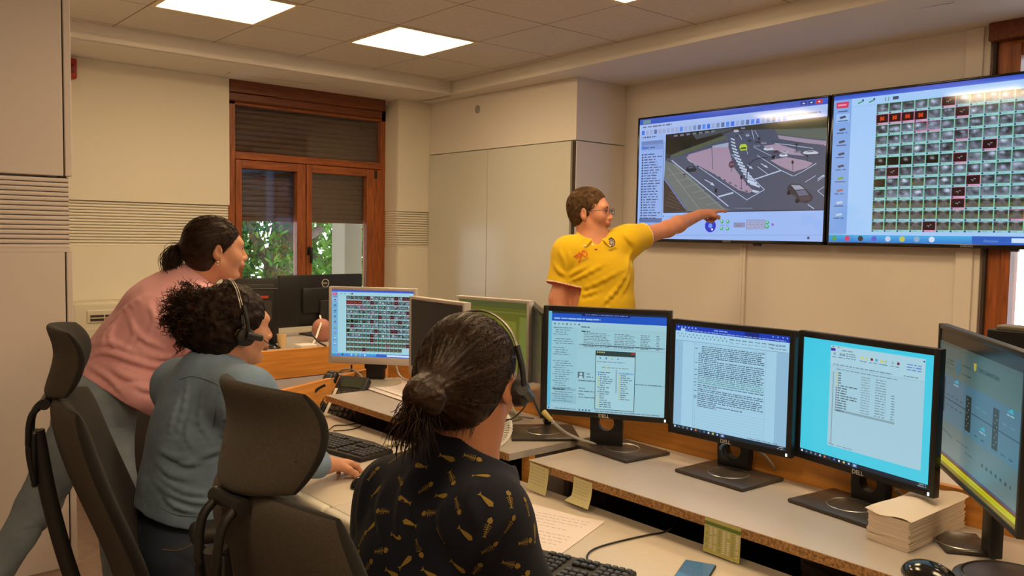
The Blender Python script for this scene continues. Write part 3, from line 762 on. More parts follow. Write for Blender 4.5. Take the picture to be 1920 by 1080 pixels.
# smartphone
A_, B_ = np.array((1.60, 1.205)), np.array((1.632, 1.137)); v = nz((-.93, -.42)); c = (A_+B_)/2+v*.075
r = empty('smartphone', (c[0], c[1], .7302), math.atan2(v[1], v[0])); tag(r, 'blue-black smartphone lying on the desk at the bottom edge', 'phone')
MB().box(-.075, .075, -.037, .037, 0, .008, bev=.0035, seg=3).build('case', [blackp], parent=r, smooth=40)
MB().box(-.072, .072, -.0345, .0345, .0078, .0084).build('phone_screen', [mat('dim phone glass', (.03, .05, .07), .08, spec=.7, emis=(.05, .14, .20), estr=.8)], parent=r)
# napkin stack
q0, q1, q2 = atz(1626, 1010, .821), atz(1703, 1037, .821), atz(1808, 987, .821)
nap = mat('paper napkin', (.74, .64, .54), .95, bump=.3, bscale=300)
nr = empty('napkin_stack', (*(q1[:2]), .821)); tag(nr, 'stack of folded white paper napkins on the shelf below the right monitors', 'napkins')
mb = MB(); RR = random.Random(3); du = q0[:2]-q1[:2]; dv = q2[:2]-q1[:2]; n = 16
for i in range(n):
    z0 = .821+.0042*i; s = [RR.uniform(-.0025, .0025) for _ in range(4)]
    P = [q1[:2]+(s[0], s[1]), q1[:2]+du+(s[1], s[2]), q1[:2]+du+dv+(s[2], s[3]), q1[:2]+dv+(s[3], s[0])]
    mb.prism([tuple(p) for p in P], z0, z0+.0038)
mb.build('folded_napkins', [nap], parent=nr, world=True)
mb = MB(); s = .006; P = [q1[:2]+(-s, -s), q1[:2]+du+(-s, s), q1[:2]+du+dv+(s, s), q1[:2]+dv+(s, -s)]; z0 = .821+.0042*n
N = 8; g = [[mb.bm.verts.new((*(P[0]+(P[1]-P[0])*i/N+(P[3]-P[0])*j/N), z0+.003+.004*sin(i*.9)*sin(j*.8+1)+(.004 if j == N else 0))) for j in range(N+1)] for i in range(N+1)]
for i in range(N):
    for j in range(N): mb.bm.faces.new((g[i][j], g[i+1][j], g[i+1][j+1], g[i][j+1]))
mb.build('top_napkin', [nap], parent=nr, world=True, smooth=60)
# notes stuck on the front edge of the shelf
yel = mat('faded yellow note', (.60, .56, .30), .85)
def note(px0, py0, px1, py1, drop, lab, m, kind, curl=0):
    a, b = atx(px0, py0, XSF-.003), atx(px1, py1, XSF-.003); mb = MB(); N = 8
    def pt(s, t):
        p = a+(b-a)*s; x = XSF-.0035-.012*t*t*(1 if kind != 2 else .3); z = p[2]-drop*t
        if curl and t > .7: z += 0; 
        y = p[1]+(.02*max(0, t-.75)*4*(1-s) if curl else 0)
        return (x-.01*curl*max(0, t-.6), y, z)
    g = [[mb.bm.verts.new(pt(i/N, j/N)) for j in range(N+1)] for i in range(N+1)]
    for i in range(N):
        for j in range(N):
            mb.bm.faces.new((g[i][j], g[i+1][j], g[i+1][j+1], g[i][j+1])).material_index = 0
    mb.mi = 1
    def strip(s0, s1, t0, t1, mi):
        mb.mi = mi; P = [pt(s, t) for s, t in ((s0, t0), (s1, t0), (s1, t1), (s0, t1))]; mb.poly([(p[0]-.0006, p[1], p[2]) for p in P])
    RR = random.Random(px0)
    if kind == 1:
        for k in range(6):
            s = .1
            while s < .8: w = RR.uniform(.05, .16); strip(s, s+w, .12+k*.12, .135+k*.12, 1); s += w+.05
    if kind == 2:
        strip(0, 1, .10, .2, 2)
        for k in range(12):
            for c_ in range(8):
                if RR.random() < .85: strip(.04+c_*.12, .04+c_*.12+.075, .25+k*.055, .28+k*.055, 3 if c_ % 3 else 4)
    mb.build_ = None
    return tag(mb.build('sticky_note' if kind == 1 else 'table_card', [m, inkm, mat('green header', (.12, .20, .04), .6), mat('card white', (.75, .74, .66), .7), mat('card olive', (.32, .34, .14), .7)]), lab, 'note' if kind == 1 else 'card', 'notes stuck to the shelf edge' if kind == 1 else None)
note(994, 866, 1029, 880, .078, 'faded yellow note with writing stuck on the left corner of the raised shelf', yel, 1)
note(1076, 893, 1111, 906, .072, 'pale yellow note with a curled foot hanging from the shelf edge', yel, 1, curl=1)
note(1322, 968, 1390, 991, .085, 'laminated card with a yellow-green table taped to the shelf edge', mat('card yellow', (.50, .47, .16), .35, spec=.6), 2)
# desk telephone
ph = empty('desk_telephone', (1.80, 3.20, .70), radians(-62)); tag(ph, 'black desk telephone with handset at the far end of the desk', 'telephone')
T_ = Matrix.Translation((0, 0, .075))@Matrix.Rotation(radians(48), 4, 'X')
MB().box(-.10, .10, -.10, .12, -.02, .015, bev=.008, M=T_, seg=3).box(-.08, .08, .02, .08, -.07, .0).build('phone_body', [blackm], parent=ph, smooth=40)
mb = MB(); mb.box(-.10, -.045, -.09, -.03, .012, .05, bev=.012, M=T_, seg=3).box(-.10, -.045, .06, .12, .012, .05, bev=.012, M=T_, seg=3).box(-.097, -.05, -.07, .10, .035, .062, bev=.012, M=T_, seg=3)
mb.build('handset', [blackp], parent=ph, smooth=50)
MB().box(-.02, .08, .06, .105, .014, .018, bev=.001, M=T_).build('phone_display', [mat('lcd', (.05, .06, .04), .2)], parent=ph)
mb = MB()
for i in range(4):
    for j in range(5): mb.box(-.025+.027*i, -.007+.027*i, -.085+.026*j, -.068+.026*j, .014, .02, bev=.002, M=T_, seg=1)
tag(mb.build('phone_keys', [mat('phone keys', (.06, .055, .05), .5)], parent=ph), kind='stuff')
MB().box(-.042, -.028, -.08, .05, .014, .017, M=T_).build('label_strip', [whitep], parent=ph)
# desk fan
fc = atd(921, 801, 2.60); fn_ = nz((-.75, .35, .15)); fn_ = nz((-.2, .95, .1))
fr = empty('desk_fan', (fc[0], fc[1], .7305)); tag(fr, 'small white desk fan half hidden behind the neck of the woman with the bun', 'fan')
fdir = Vector((-.62, -.74, .25)).normalized(); Mf = Matrix.Translation(fc)@fdir.to_track_quat('Z', 'Y').to_matrix().to_4x4()@Matrix.Scale(.82, 4)
mb = MB()
for rr in (.022, .072, .076):
    pts = [Mf@Vector((rr*cos(t), rr*sin(t), .0 if rr > .03 else .02)) for t in np.linspace(0, 2*pi, 49)]
    mb.tube([tuple(p) for p in pts], .0022 if rr < .07 else .004, n=6, sub=1)
for k in range(44):
    t = 2*pi*k/44; mb.tube([tuple(Mf@Vector((a*cos(t+b), a*sin(t+b), c))) for a, b, c in ((.02, 0, .02), (.048, .12, .016), (.072, .2, .002))], .0011, n=5, sub=3)
    mb.tube([tuple(Mf@Vector((a*cos(t), a*sin(t), c))) for a, c in ((.073, 0), (.081, -.02), (.077, -.035))], .002, n=5, sub=2)
mb.build('grille', [whitep], parent=fr, world=True, smooth=60)
mb = MB()
for k in range(4):
    t0 = k*pi/2; P = []
    for t in np.linspace(0, 1.1, 7): P.append(tuple(Mf@Vector((.012*cos(t0+t), .012*sin(t0+t), -.02+.012*t))))
    for t in np.linspace(1.1, 0, 7): P.append(tuple(Mf@Vector((.064*cos(t0+t), .064*sin(t0+t), -.02+.012*t))))
    mb.poly(P)
mb.build('fan_blades', [mat('translucent grey', (.55, .55, .55), .4)], parent=fr, world=True)
mb = MB(); mb.cyl(Mf@Vector((0, 0, -.05)), Mf@Vector((0, 0, 0)), .025); mb.tube([tuple(Mf@Vector((0, 0, -.04))), (fc[0]+.02, fc[1]+.02, .80), (fc[0], fc[1], .745)], .008); mb.cyl((fc[0], fc[1], .7305), (fc[0], fc[1], .745), .05, .04)
mb.build('fan_stand', [whitep], parent=fr, world=True, smooth=40)
# spiral desk calendar beside the fan
cr = empty('desk_calendar', (1.66, 2.02, .731)); tag(cr, 'spiral-bound white desk calendar on a dark board next to the fan', 'calendar')
zc = .775; c0, c1, c2 = atz(888, 880, zc), atz(957, 850, zc), atz(916, 832, zc); c3 = c0+c2-c1
du, dv = (c1-c0)[:2], (c2-c1)[:2]
base = [c0[:2], c1[:2], c2[:2], c3[:2]]
MB().prism([tuple(p) for p in base], .731, zc-.004).build('board', [blackm], parent=cr, world=True)
mb = MB().prism([tuple(p) for p in (c0[:2]+dv*.16+du*.02, c1[:2]+dv*.16-du*.02, c2[:2]-du*.02, c3[:2]+du*.02)], zc-.004, zc+.001); mb.build('pages', [paper], parent=cr, world=True)
mb = MB()
for k in range(14):
    p = c0[:2]+du*(.05+.9*k/13)+dv*.10; t = np.linspace(0, pi, 6); dd = nz((*dv, 0))[:2]
    mb.tube([(p[0]+dd[0]*.012*cos(a), p[1]+dd[1]*.012*cos(a), zc+.012*sin(a)) for a in t], .0016, n=5, sub=1)
tag(mb.build('spiral_rings', [blackg], parent=cr, world=True), kind='stuff')
# pale box, pink pouch and paper cup on the window desk
q = aty(577, 655, 4.05); tag(MB().box(q[0]-.045, q[0]+.045, 4.03, 4.12, .8752, .905, bev=.006).build('white_box', [whitep], smooth=40), 'small white box on the edge of the oak screened desk', 'box')
q = aty(603, 640, 4.35); sd = S(); sd.el((q[0], 4.35, .93), (.055, .05, .058)).rc((q[0], 4.35, .90), (q[0], 4.35, .955), .035, .05).fn(lambda p: .8755-p[:, 2], op=0)
r = empty('pink_cup', (q[0], 4.35, .8752)); tag(r, 'pink rounded cup in front of the back of the monitor with a round badge', 'cup')
build_sdf('cup_body', sd, .004, [mat('pink glaze', (.42, .18, .14), .5)], r)
q = aty(528, 638, 4.2); mb = MB().lathe([(0, 0), (.018, 0), (.026, .075), (.023, .075), (.016, .005), (0, .004)], c=(q[0], 4.2, .8752), n=24); tag(mb.build('paper_cup', [mat('cup cream', (.7, .5, .26), .6)], smooth=40), 'narrow cream paper cup between the two dark monitor backs', 'cup')
# ------------------------------------------------------------------ cables
def cable(pts, r, m, lab, n=7):
    mb = MB().tube(pts, r, n=n); return tag(mb.build('cable', [m], smooth=70), lab, 'cable')
zk = .7335
cp = [(1103, 1080), (1101, 1055), (1103, 1038), (1122, 1026), (1165, 1014), (1215, 1003), (1243, 998)]
pts = [atz(x, y, zk) for x, y in cp]+[atx(1262, 988, 1.745), atx(1264, 973, 1.80), atx(1240, 962, 1.86), atx(1205, 959, 1.86), atx(1183, 970, 1.80)]
cable(pts, .0024, blackp, 'thin black cable looping from the foreground keyboard over the desk edge')
cable([atz(617, 806, .745), atz(628, 798, zk), atz(650, 797, zk), atz(672, 793, zk), atz(690, 791, zk), atz(697, 796, .72)], .0022, blackp, 'upper of two thin black cables behind the far keyboard')
cable([atz(625, 808, .74), atz(645, 807, zk), atz(668, 803, zk), atz(684, 794, zk), atz(690, 793, .72)], .0022, blackp, 'lower of two thin black cables behind the far keyboard')
cable([atd(1026, 780, 2.62), atd(1036, 790, 2.60), atd(1046, 800, 2.62), atd(1062, 812, 2.66), atd(1085, 823, 2.68), atd(1110, 831, 2.70), atd(1122, 835, 2.75)], .005, cablem, 'grey video cable with a yellow plug hanging below the left black monitor')
tag(MB().cyl(atd(1019, 772, 2.62), atd(1034, 788, 2.60), .009, .007, n=12).build('video_plug', [mat('yellow plug', (.45, .36, .10), .5)], smooth=40), 'dull yellow video plug behind the left edge of the foreground monitors', 'plug')
cable([atd(957, 745, 3.0), atd(962, 765, 2.95), atd(972, 778, 2.9), atd(985, 782, 2.9), atd(1000, 784, 2.95)], .004, cablem, 'grey cable curling behind the ear pad of the woman with the bun')
cable([atd(643, 724, 3.75), atd(624, 722, 3.8), atd(628, 705, 3.9), atd(642, 694, 3.9), atd(660, 693, 3.85), atd(672, 700, 3.8), atd(680, 708, 3.75)], .005, cablem, 'grey cable arching left of the silver monitor stand')
cable([atd(659, 684, 3.85), atd(660, 695, 3.85), atd(668, 708, 3.8)], .0045, blackp, 'short dark cable behind the silver monitor')
cable([atd(743, 686, 3.7), atd(747, 700, 3.7), atd(757, 710, 3.65), atd(775, 715, 3.6)], .004, cablem, 'grey cable right of the silver monitor')
cable([atd(590, 735, 3.55), atd(598, 728, 3.55), atd(610, 722, 3.55)], .006, blackp, 'black handset cord beside the telephone')
cable([atd(1356, 860, 2.35), atd(1351, 842, 2.35), atd(1357, 835, 2.38), atd(1363, 845, 2.4), atd(1362, 862, 2.4)], .005, blackp, 'black cable loop beside the stand of the middle black monitor')
cable([atd(1425, 848, 2.4), atd(1438, 858, 2.38), atd(1450, 875, 2.4), atd(1452, 885, 2.45)], .0035, cablem, 'pale cable right of the middle monitor stand')
cable([atd(1235, 852, 2.65), atd(1250, 846, 2.7), atd(1265, 850, 2.72), atd(1274, 862, 2.7)], .004, blackp, 'small dark cable arc on the shelf between the left two stands')
cable([atd(1680, 918, 2.1), atd(1690, 928, 2.12), atd(1697, 938, 2.15)], .004, cablem, 'pale cable beside the right monitor stand')
cable([atd(1790, 990, 2.12), atd(1815, 984, 2.1), atd(1845, 972, 2.05), atd(1868, 958, 2.0)], .004, blackp, 'upper dark cable behind the napkins')
cable([atd(1800, 994, 2.1), atd(1835, 992, 2.05), atd(1875, 978, 1.98)], .004, blackp, 'lower dark cable behind the napkins')
for (pp, lab) in (([(1473, 1062), (1480, 1068), (1495, 1066), (1503, 1072), (1498, 1085)], 'black cable coiled in the gap under the shelf'), ([(1507, 1052), (1525, 1062), (1548, 1070), (1560, 1080)], 'black cable crossing the gap under the shelf')):
    cable([atx(x, y, 1.80) for x, y in pp], .0025, blackp, lab)
q = [atd(600, 592, 4.85), atd(602, 605, 4.8), atd(597, 620, 4.7), atd(592, 635, 4.6), atd(585, 648, 4.5)]
cable(q, .006, whitep, 'white cable hanging behind the monitor back with the round badge')
cable([atd(583, 622, 4.45), atd(590, 633, 4.42), atd(600, 643, 4.4), atd(612, 649, 4.4)], .005, blackp, 'dark cable crossing in front of the pink cup')
# ------------------------------------------------------------------ screen pictures, drawn as flat coloured facets of the lit panel
def screen_mat(name, strength=1.0, rough=.25, spec=.4):
    m = bpy.data.materials.new(name); m.use_nodes = True; n = m.node_tree.nodes; l = m.node_tree.links; b = n['Principled BSDF']
    a = n.new('ShaderNodeAttribute'); a.attribute_name = 'lit'; b.inputs['Base Color'].default_value = (.012, .012, .014, 1)
    b.inputs['Roughness'].default_value = rough; b.inputs['Specular IOR Level'].default_value = spec
    l.new(a.outputs['Color'], b.inputs['Emission Color']); b.inputs['Emission Strength'].default_value = strength; return m
class Paint:
    """u right, v down, both 0..1; map(u,v,layer)->point"""
    def __init__(s, mp, asp=1.25): s.mp = mp; s.V = []; s.Fc = []; s.C = []; s.asp = asp; s.R = random.Random(5)
    def poly(s, pts, col, L=1):
        b = len(s.V); c = lin(col) if not isinstance(col[0], (list, tuple)) else None
        for i, p in enumerate(pts): s.V.append(s.mp(p[0], p[1], L)); s.C.append(c if c else lin(col[i]))
        s.Fc.append(tuple(range(b, b+len(pts))))
    def rect(s, u0, v0, u1, v1, col, L=1): s.poly([(u0, v0), (u1, v0), (u1, v1), (u0, v1)], col, L)
    def grad(s, u0, v0, u1, v1, c0, c1, L=1): s.poly([(u0, v0), (u1, v0), (u1, v1), (u0, v1)], [c0, c0, c1, c1], L)
    def disc(s, u, v, r, col, L=2, n=20): s.poly([(u+r*cos(2*pi*k/n), v+r*s.asp*sin(2*pi*k/n)) for k in range(n)], col, L)
    def text(s, u, v, h, txt, col, L=3, bold=False):
        V, Fc = text_polys(txt, 1, bold); b = len(s.V); c = lin(col)
        for q in V: s.V.append(s.mp(u+q[0]*h/s.asp, v-q[1]*h, L)); s.C.append(c)
        for f in Fc: s.Fc.append(tuple(b+i for i in f))
    def words(s, u0, u1, v, h, col, L=3, full=1.0, lo=.012, hi=.05):
        u = u0; e = u0+(u1-u0)*full
        while u < e:
            w = s.R.uniform(lo, hi); w = min(w, e-u)
            s.rect(u, v+h*s.R.uniform(0, .15), u+w, v+h*s.R.uniform(.85, 1), col, L); u += w+s.R.uniform(.004, .009)
    def build(s, name, parent, m, world=False):
        me = bpy.data.meshes.new(name); me.from_pydata(s.V, [], s.Fc); at = me.color_attributes.new('lit', 'FLOAT_COLOR', 'POINT')
        at.data.foreach_set('color', np.array([(*c, 1) for c in s.C], np.float32).ravel()); me.validate()
        return mkobj(name, me, parent, [m], world)
BLUEW = (158, 200, 216)
def s_mail(P):
    bg_ = (150, 196, 208); P.rect(0, 0, 1, 1, bg_, 0); P.rect(0, 0, .03, .97, (95, 178, 205), 1)
    P.rect(.03, .0, 1, .02, (22, 38, 55), 1); P.rect(.03, .02, 1, .098, (20, 82, 190), 1); P.rect(.29, .012, .70, .038, (12, 28, 95), 2)
    P.words(.05, .45, .062, .016, (150, 185, 225), 3, 1, .02, .07); P.words(.32, .68, .017, .012, (90, 120, 190), 3, 1, .01, .04)
    P.rect(.03, .098, 1, .15, (156, 198, 212), 1)
    for k in range(7): P.rect(.05+k*.035, .118, .064+k*.035, .134, (110, 140, 165) if k % 3 else (60, 110, 150), 3)
    P.rect(.03, .15, .255, .93, (147, 193, 207), 2); P.rect(.03, .83, .255, .93, (138, 184, 198), 3)
    for k in range(34):
        v = .16+k*.0225
        if k in (4, 8, 13, 14): continue
        P.words(.045+.02*(k % 3 > 0), .15+.08*P.R.random(), v, .009, (95, 130, 142), 4, 1, .015, .05)
    P.rect(.04, .775, .25, .80, (130, 172, 184), 4); P.words(.05, .16, .782, .012, (40, 62, 75), 5)
    P.rect(.27, .165, .99, .185, (150, 192, 205), 2); P.words(.285, .36, .14, .014, (85, 110, 125), 3)
    for k in range(10):
        v = .185+k*.0165
        if k == 0: P.words(.29, .36, v, .011, (50, 65, 78), 4)
        else:
            for a, b in ((.31, .55), (.57, .75), (.79, .87), (.92, .95)): P.words(a, b, v, .0085, (92, 118, 130) if k % 2 else (120, 148, 160), 4, .75+.25*P.R.random(), .01, .04)
    P.rect(.27, .318, .99, .332, (118, 152, 165), 3); P.words(.3, .97, .320, .010, (60, 85, 98), 4)
    P.rect(.26, .355, 1, .358, (125, 158, 170), 3)
    P.rect(.265, .60, .32, .665, (84, 112, 122), 3); P.disc(.2925, .622, .012, (172, 205, 215), 4); P.poly([(.272, .665), (.28, .643), (.305, .643), (.313, .665)], (172, 205, 215), 4)
    for v, e in ((.612, .37), (.642, .40), (.68, .42), (.76, .33), (.79, .41), (.82, .32), (.85, .42)): P.words(.275 if v > .65 else .34, e, v, .010, (80, 105, 118), 4)
    P.rect(.26, .69, 1, .694, (110, 140, 152), 3); P.words(.5, .97, .686, .009, (70, 98, 110), 4)
    # file window
    P.rect(.415, .375, .752, .965, (40, 62, 60), 5); P.rect(.42, .425, .747, .96, (158, 202, 214), 6); P.rect(.42, .38, .747, .405, (38, 62, 60), 6)
    P.rect(.715, .38, .747, .40, (160, 42, 55), 7); P.rect(.42, .405, .462, .425, (30, 50, 50), 6)
    for k in range(4): P.rect(.428+k*.018, .385, .438+k*.018, .397, (200, 195, 120), 7); P.rect(.45+.05*k, .44, .462+.05*k, .457, [(90, 130, 180), (70, 110, 160), (170, 180, 120), (110, 150, 190)][k], 7)
    P.words(.43, .66, .48, .010, (110, 140, 160), 7); P.words(.47, .70, .535, .012, (130, 155, 165), 7); P.rect(.50, .53, .515, .548, (200, 190, 110), 8)
    for k in range(17):
        v = .585+k*.0215; P.rect(.44, v, .449, v+.013, (190, 185, 100) if k not in (0, 1, 7, 9) else (60, 110, 200), 7)
        P.words(.455, .47+.1*P.R.random()+.02, v+.001, .010, (90, 118, 135), 7)
        if k < 13: P.rect(.618, v, .626, v+.013, (190, 180, 90), 7); P.words(.632, .66+.07*P.R.random(), v+.001, .010, (90, 118, 135), 7)
    P.rect(.612, .583, .74, .60, (128, 172, 215), 7); P.rect(.59, .56, .60, .79, (128, 160, 172), 7)
    P.rect(0, .97, 1, 1, (150, 190, 203), 1); P.rect(.01, .977, .022, .992, (20, 60, 150), 3)
    P.words(.07, .25, .98, .009, (80, 110, 130), 3)
    for k in range(4): P.rect(.28+.028*k, .976, .292+.028*k, .992, (40, 80, 150), 3)
    P.words(.42, .96, .98, .009, (90, 120, 138), 3)
def taskbar(P):
    P.grad(0, .965, 1, 1, (22, 40, 55), (16, 30, 45), 1)
    for k in range(12): P.rect(.012+k*.04, .973, .027+k*.04, .990, [(210, 220, 230), (90, 110, 125), (110, 130, 140), (120, 130, 140), (170, 190, 220), (210, 120, 60), (50, 70, 90), (70, 110, 190), (200, 215, 225), (205, 200, 120), (150, 185, 225), (80, 110, 120)][k], 3)
    P.rect(.445, .968, .485, .998, (52, 92, 150), 2); P.rect(.458, .975, .474, .99, (190, 210, 240), 4); P.words(.94, .985, .971, .008, (150, 160, 165), 3); P.words(.93, .985, .986, .008, (150, 160, 165), 3)
def s_doc(P):
    P.rect(0, 0, 1, 1, (148, 192, 218), 0); P.rect(0, 0, 1, .055, (22, 58, 175), 1); P.rect(.63, .0, .75, .055, (18, 40, 120), 2)
    for k in range(6): P.rect(.02+.033*k, .012, .033+.033*k, .025, (150, 175, 230), 3)
    P.words(.36, .48, .014, .011, (140, 165, 225), 3); P.words(.09, .97, .038, .010, (130, 155, 220), 3, 1, .02, .04); P.rect(.05, .03, .09, .055, (165, 205, 228), 3)
    for u in (.86, .90, .94, .975): P.rect(u, .012, u+.01, .022, (150, 175, 230), 3)
    P.rect(0, .055, 1, .145, (160, 205, 228), 1)
    for k in range(26): P.rect(.02+.018*k, .075+.024*(k % 2), .031+.018*k, .087+.024*(k % 2), (105, 135, 165), 3)
    for k in range(7): P.words(.5+.055*k, .54+.055*k, .08, .012, (105, 130, 150), 3); P.words(.5+.055*k, .54+.055*k, .11, .008, (125, 150, 170), 3)
    P.words(.86, .97, .08, .02, (115, 150, 185), 3, 1, .02, .03); P.words(.85, .98, .115, .01, (115, 140, 165), 3)
    P.rect(0, .142, 1, .146, (120, 150, 170), 2)
    P.rect(0, .15, .075, .965, (140, 182, 210), 1); P.rect(.075, .15, .9, .965, (158, 202, 225), 2); P.rect(.9, .15, 1, .965, (140, 182, 210), 1)
    P.rect(.185, .15, .187, .965, (120, 155, 175), 3); P.rect(.205, .15, .2062, .965, (130, 165, 185), 3); P.rect(.815, .15, .8165, .965, (125, 160, 180), 3)
    rows = [(.175, 0), (.192, 0), (.209, 0), (.226, 0), (.243, 1), (.26, 0), (.277, 1), (.294, 2), (.311, 0), (.33, 0), (.347, 0), (.364, 0), (.381, 0), (.398, 0), (.415, 1), (.432, 1), (.45, 0), (.467, 3), (.484, 3), (.501, 3), (.518, 3), (.54, 0), (.557, 2), (.58, 0), (.597, 0), (.62, 0), (.637, 0), (.654, 0), (.671, 0), (.69, 0), (.707, 2), (.725, 4), (.742, 2)]
    for v, k in rows:
        c = [(74, 100, 118), (60, 84, 102), (88, 112, 130), (92, 140, 138), (82, 88, 122)][k]
        P.words(.225+.03*(v < .23), .805, v, .009, c, 4, {2: .3, 4: .7}.get(k, P.R.choice([1, 1, .95])), .012, .05)
    for v in (.20, .335, .40, .45, .49, .52, .55, .60, .65, .665): P.words(.192, .203+.015, v, .008, (90, 118, 135), 4)
    for v in (.165, .25, .305, .42, .475, .53, .575, .61, .665, .715, .76, .785, .81, .835, .86, .885, .91, .935, .955): P.rect(.187, v, .815, v+.0016, (128, 165, 186), 3)
    P.words(.68, .93, .95, .008, (100, 130, 150), 4); taskbar(P)
def s_files(P):
    P.rect(0, 0, 1, 1, (70, 200, 224), 0); P.grad(0, 0, 1, .5, (62, 198, 226), (72, 202, 224), 1)
    P.rect(.235, .035, .945, .875, (160, 200, 216), 2); P.rect(.235, .035, .945, .20, (165, 205, 220), 3)
    P.rect(.237, .058, .275, .08, (70, 30, 150), 5); P.words(.33, .42, .062, .01, (110, 135, 150), 5)
    for k in range(4): P.rect(.25+.022*k, .04, .262+.022*k, .05, (190, 190, 130) if k % 2 else (90, 120, 190), 5)
    for i, (u, c) in enumerate([(.26, (130, 160, 180)), (.31, (120, 150, 170)), (.335, (110, 140, 165)), (.48, (200, 205, 110)), (.515, (195, 200, 130)), (.555, (120, 20, 50)), (.59, (90, 160, 190)), (.63, (205, 200, 90)), (.66, (170, 190, 160)), (.71, (150, 180, 190)), (.75, (110, 30, 50))]):
        P.rect(u, .092, u+.018, .112, c, 5); P.words(u-.01, u+.02, .125, .008, (110, 138, 150), 5)
    for k in range(3): P.words(.36, .44, .085+k*.018, .009, (105, 135, 150), 5); P.words(.82, .92, .09+k*.02, .009, (90, 125, 190), 5)
    P.rect(.93, .05, .942, .06, (60, 60, 150), 5); P.words(.26, .72, .185, .010, (110, 138, 150), 5); P.words(.8, .9, .182, .009, (110, 138, 150), 5)
    P.rect(.235, .205, .945, .2065, (130, 165, 180), 4); P.words(.29, .76, .222, .008, (115, 145, 158), 5, 1, .02, .05)
    for k in range(15):
        v = .25+k*.0205; P.rect(.29, v, .300, v+.013, (200, 190, 90) if k < 6 else (130, 100, 130), 5)
        P.words(.305, (.33 if k < 5 else .46 if k in (5, 9, 10) else .38), v+.001, .010, (78, 100, 112), 5)
        P.words(.49, .56, v+.002, .008, (125, 152, 164), 5); P.words(.60, .68, v+.002, .008, (115, 142, 154), 5)
        if k > 4: P.words(.72, .745, v+.002, .008, (100, 126, 138), 5)
    P.rect(.285, .557, .75, .576, (132, 162, 175), 4); P.words(.30, .36, .561, .01, (70, 92, 104), 6)
    P.rect(.262, .25, .27, .86, (128, 158, 170), 5); P.words(.245, .29, .857, .008, (110, 138, 150), 5); P.words(.32, .44, .857, .007, (115, 142, 155), 5)
    taskbar(P)
def s_tunnel(P):
    P.rect(0, 0, 1, 1, (44, 60, 58), 0); P.rect(0, 0, 1, .085, (20, 19, 17), 1); P.words(.10, .2, .02, .008, (60, 55, 45), 3)
    P.grad(0, .085, 1, .11, (62, 78, 74), (58, 76, 72), 2); P.words(.03, .3, .092, .009, (40, 56, 58), 3)
    P.grad(0, .11, 1, .32, (58, 80, 80), (72, 96, 92), 1)
    for u in (.07, .115, .155, .19):
        P.words(u, u+.025, .2, .012, (38, 56, 58), 3); P.words(u, u+.022, .225, .012, (42, 60, 62), 3); P.words(u, u+.018, .26, .01, (50, 68, 70), 3)
    P.rect(.25, .175, .305, .275, (16, 92, 112), 3); P.words(.33, .45, .195, .012, (34, 58, 66), 3); P.words(.33, .45, .255, .012, (40, 64, 70), 3)
    P.poly([(.475, .15), (.51, .15), (.505, .19), (.49, .205), (.477, .185)], (165, 150, 45), 3)
    P.text(.53, .195, .036, 'TUNEL DE MANOTERAS', (26, 44, 48), 3, True)
    P.grad(0, .32, 1, .66, (62, 98, 118), (70, 108, 124), 1); P.rect(0, .49, 1, .497, (34, 56, 72), 3)
    P.rect(.085, .345, .107, .60, (30, 42, 42), 3); P.rect(.40, .39, .47, .63, (26, 36, 36), 3); P.rect(.72, .37, .78, .63, (26, 36, 36), 3)
    for k in range(9):
        for u in (.405, .73): P.rect(u+.01+.018*(k % 2), .41+k*.023, u+.025+.018*(k % 2), .418+k*.023, (88, 110, 105), 4)
    for u, v in ((.23, .35), (.58, .56), (.86, .35)): P.poly([(u, v), (u+.07, v), (u+.05, v-.03)], (40, 150, 170), 3); P.words(u, u+.07, v+.01, .012, (130, 165, 175), 3)
    for u in (.14, .2, .26, .32): P.words(u, u+.035, .455, .010, (40, 64, 78), 3); P.words(u, u+.035, .53, .010, (40, 64, 78), 3)
    for u in (.52, .6, .82, .9): P.words(u, u+.05, .43, .010, (86, 124, 140), 3); P.words(u, u+.04, .62, .009, (40, 64, 78), 3)
    P.grad(0, .66, 1, .90, (84, 106, 108), (98, 122, 124), 1)
    for k in range(8): P.words(.08+.02*k, .09+.02*k, .72+.004*k, .014, (50, 72, 74), 3)
    for k in range(7): P.words(.62+.05*k, .64+.05*k, .77, .025, (52, 72, 76), 3)
    P.words(.3, .45, .74, .01, (62, 90, 94), 3); P.words(.42, .52, .78, .01, (62, 90, 94), 3)
    P.rect(0, .90, 1, .915, (70, 80, 110), 2); P.rect(0, .915, 1, .935, (110, 60, 20), 2); P.rect(0, .93, 1, .97, (172, 178, 20), 3); P.rect(0, .95, .9, .953, (190, 90, 30), 4); P.rect(0, .97, 1, 1, (120, 105, 40), 2)
def s_green(P):
    P.grad(0, 0, 1, 1, (88, 86, 24), (108, 104, 38), 0); P.rect(0, 0, 1, .09, (74, 78, 34), 1)
    P.words(.05, .6, .03, .012, (50, 70, 60), 3); P.words(.05, .9, .11, .012, (72, 82, 30), 3); P.rect(0, .14, 1, .155, (100, 108, 55), 2)
    P.rect(.3, .27, .85, .95, (112, 110, 36), 2)
    for k in range(22): P.words(.34, .8, .3+k*.028, .008, (92, 98, 36), 3, P.R.uniform(.4, 1))
    P.rect(.9, .2, 1, 1, (105, 112, 48), 2)
def s_off(P): P.grad(0, 0, 1, 1, (26, 20, 14), (34, 27, 20), 0)
def s_dim(P):
    P.poly([(0, 0), (1, 0), (1, 1), (0, 1)], [(22, 19, 14), (28, 24, 18), (62, 54, 40), (44, 39, 29)], 0)
    for k in range(20): P.words(.2, .8, .2+k*.03, .008, (58, 52, 40), 2, P.R.uniform(.4, 1))
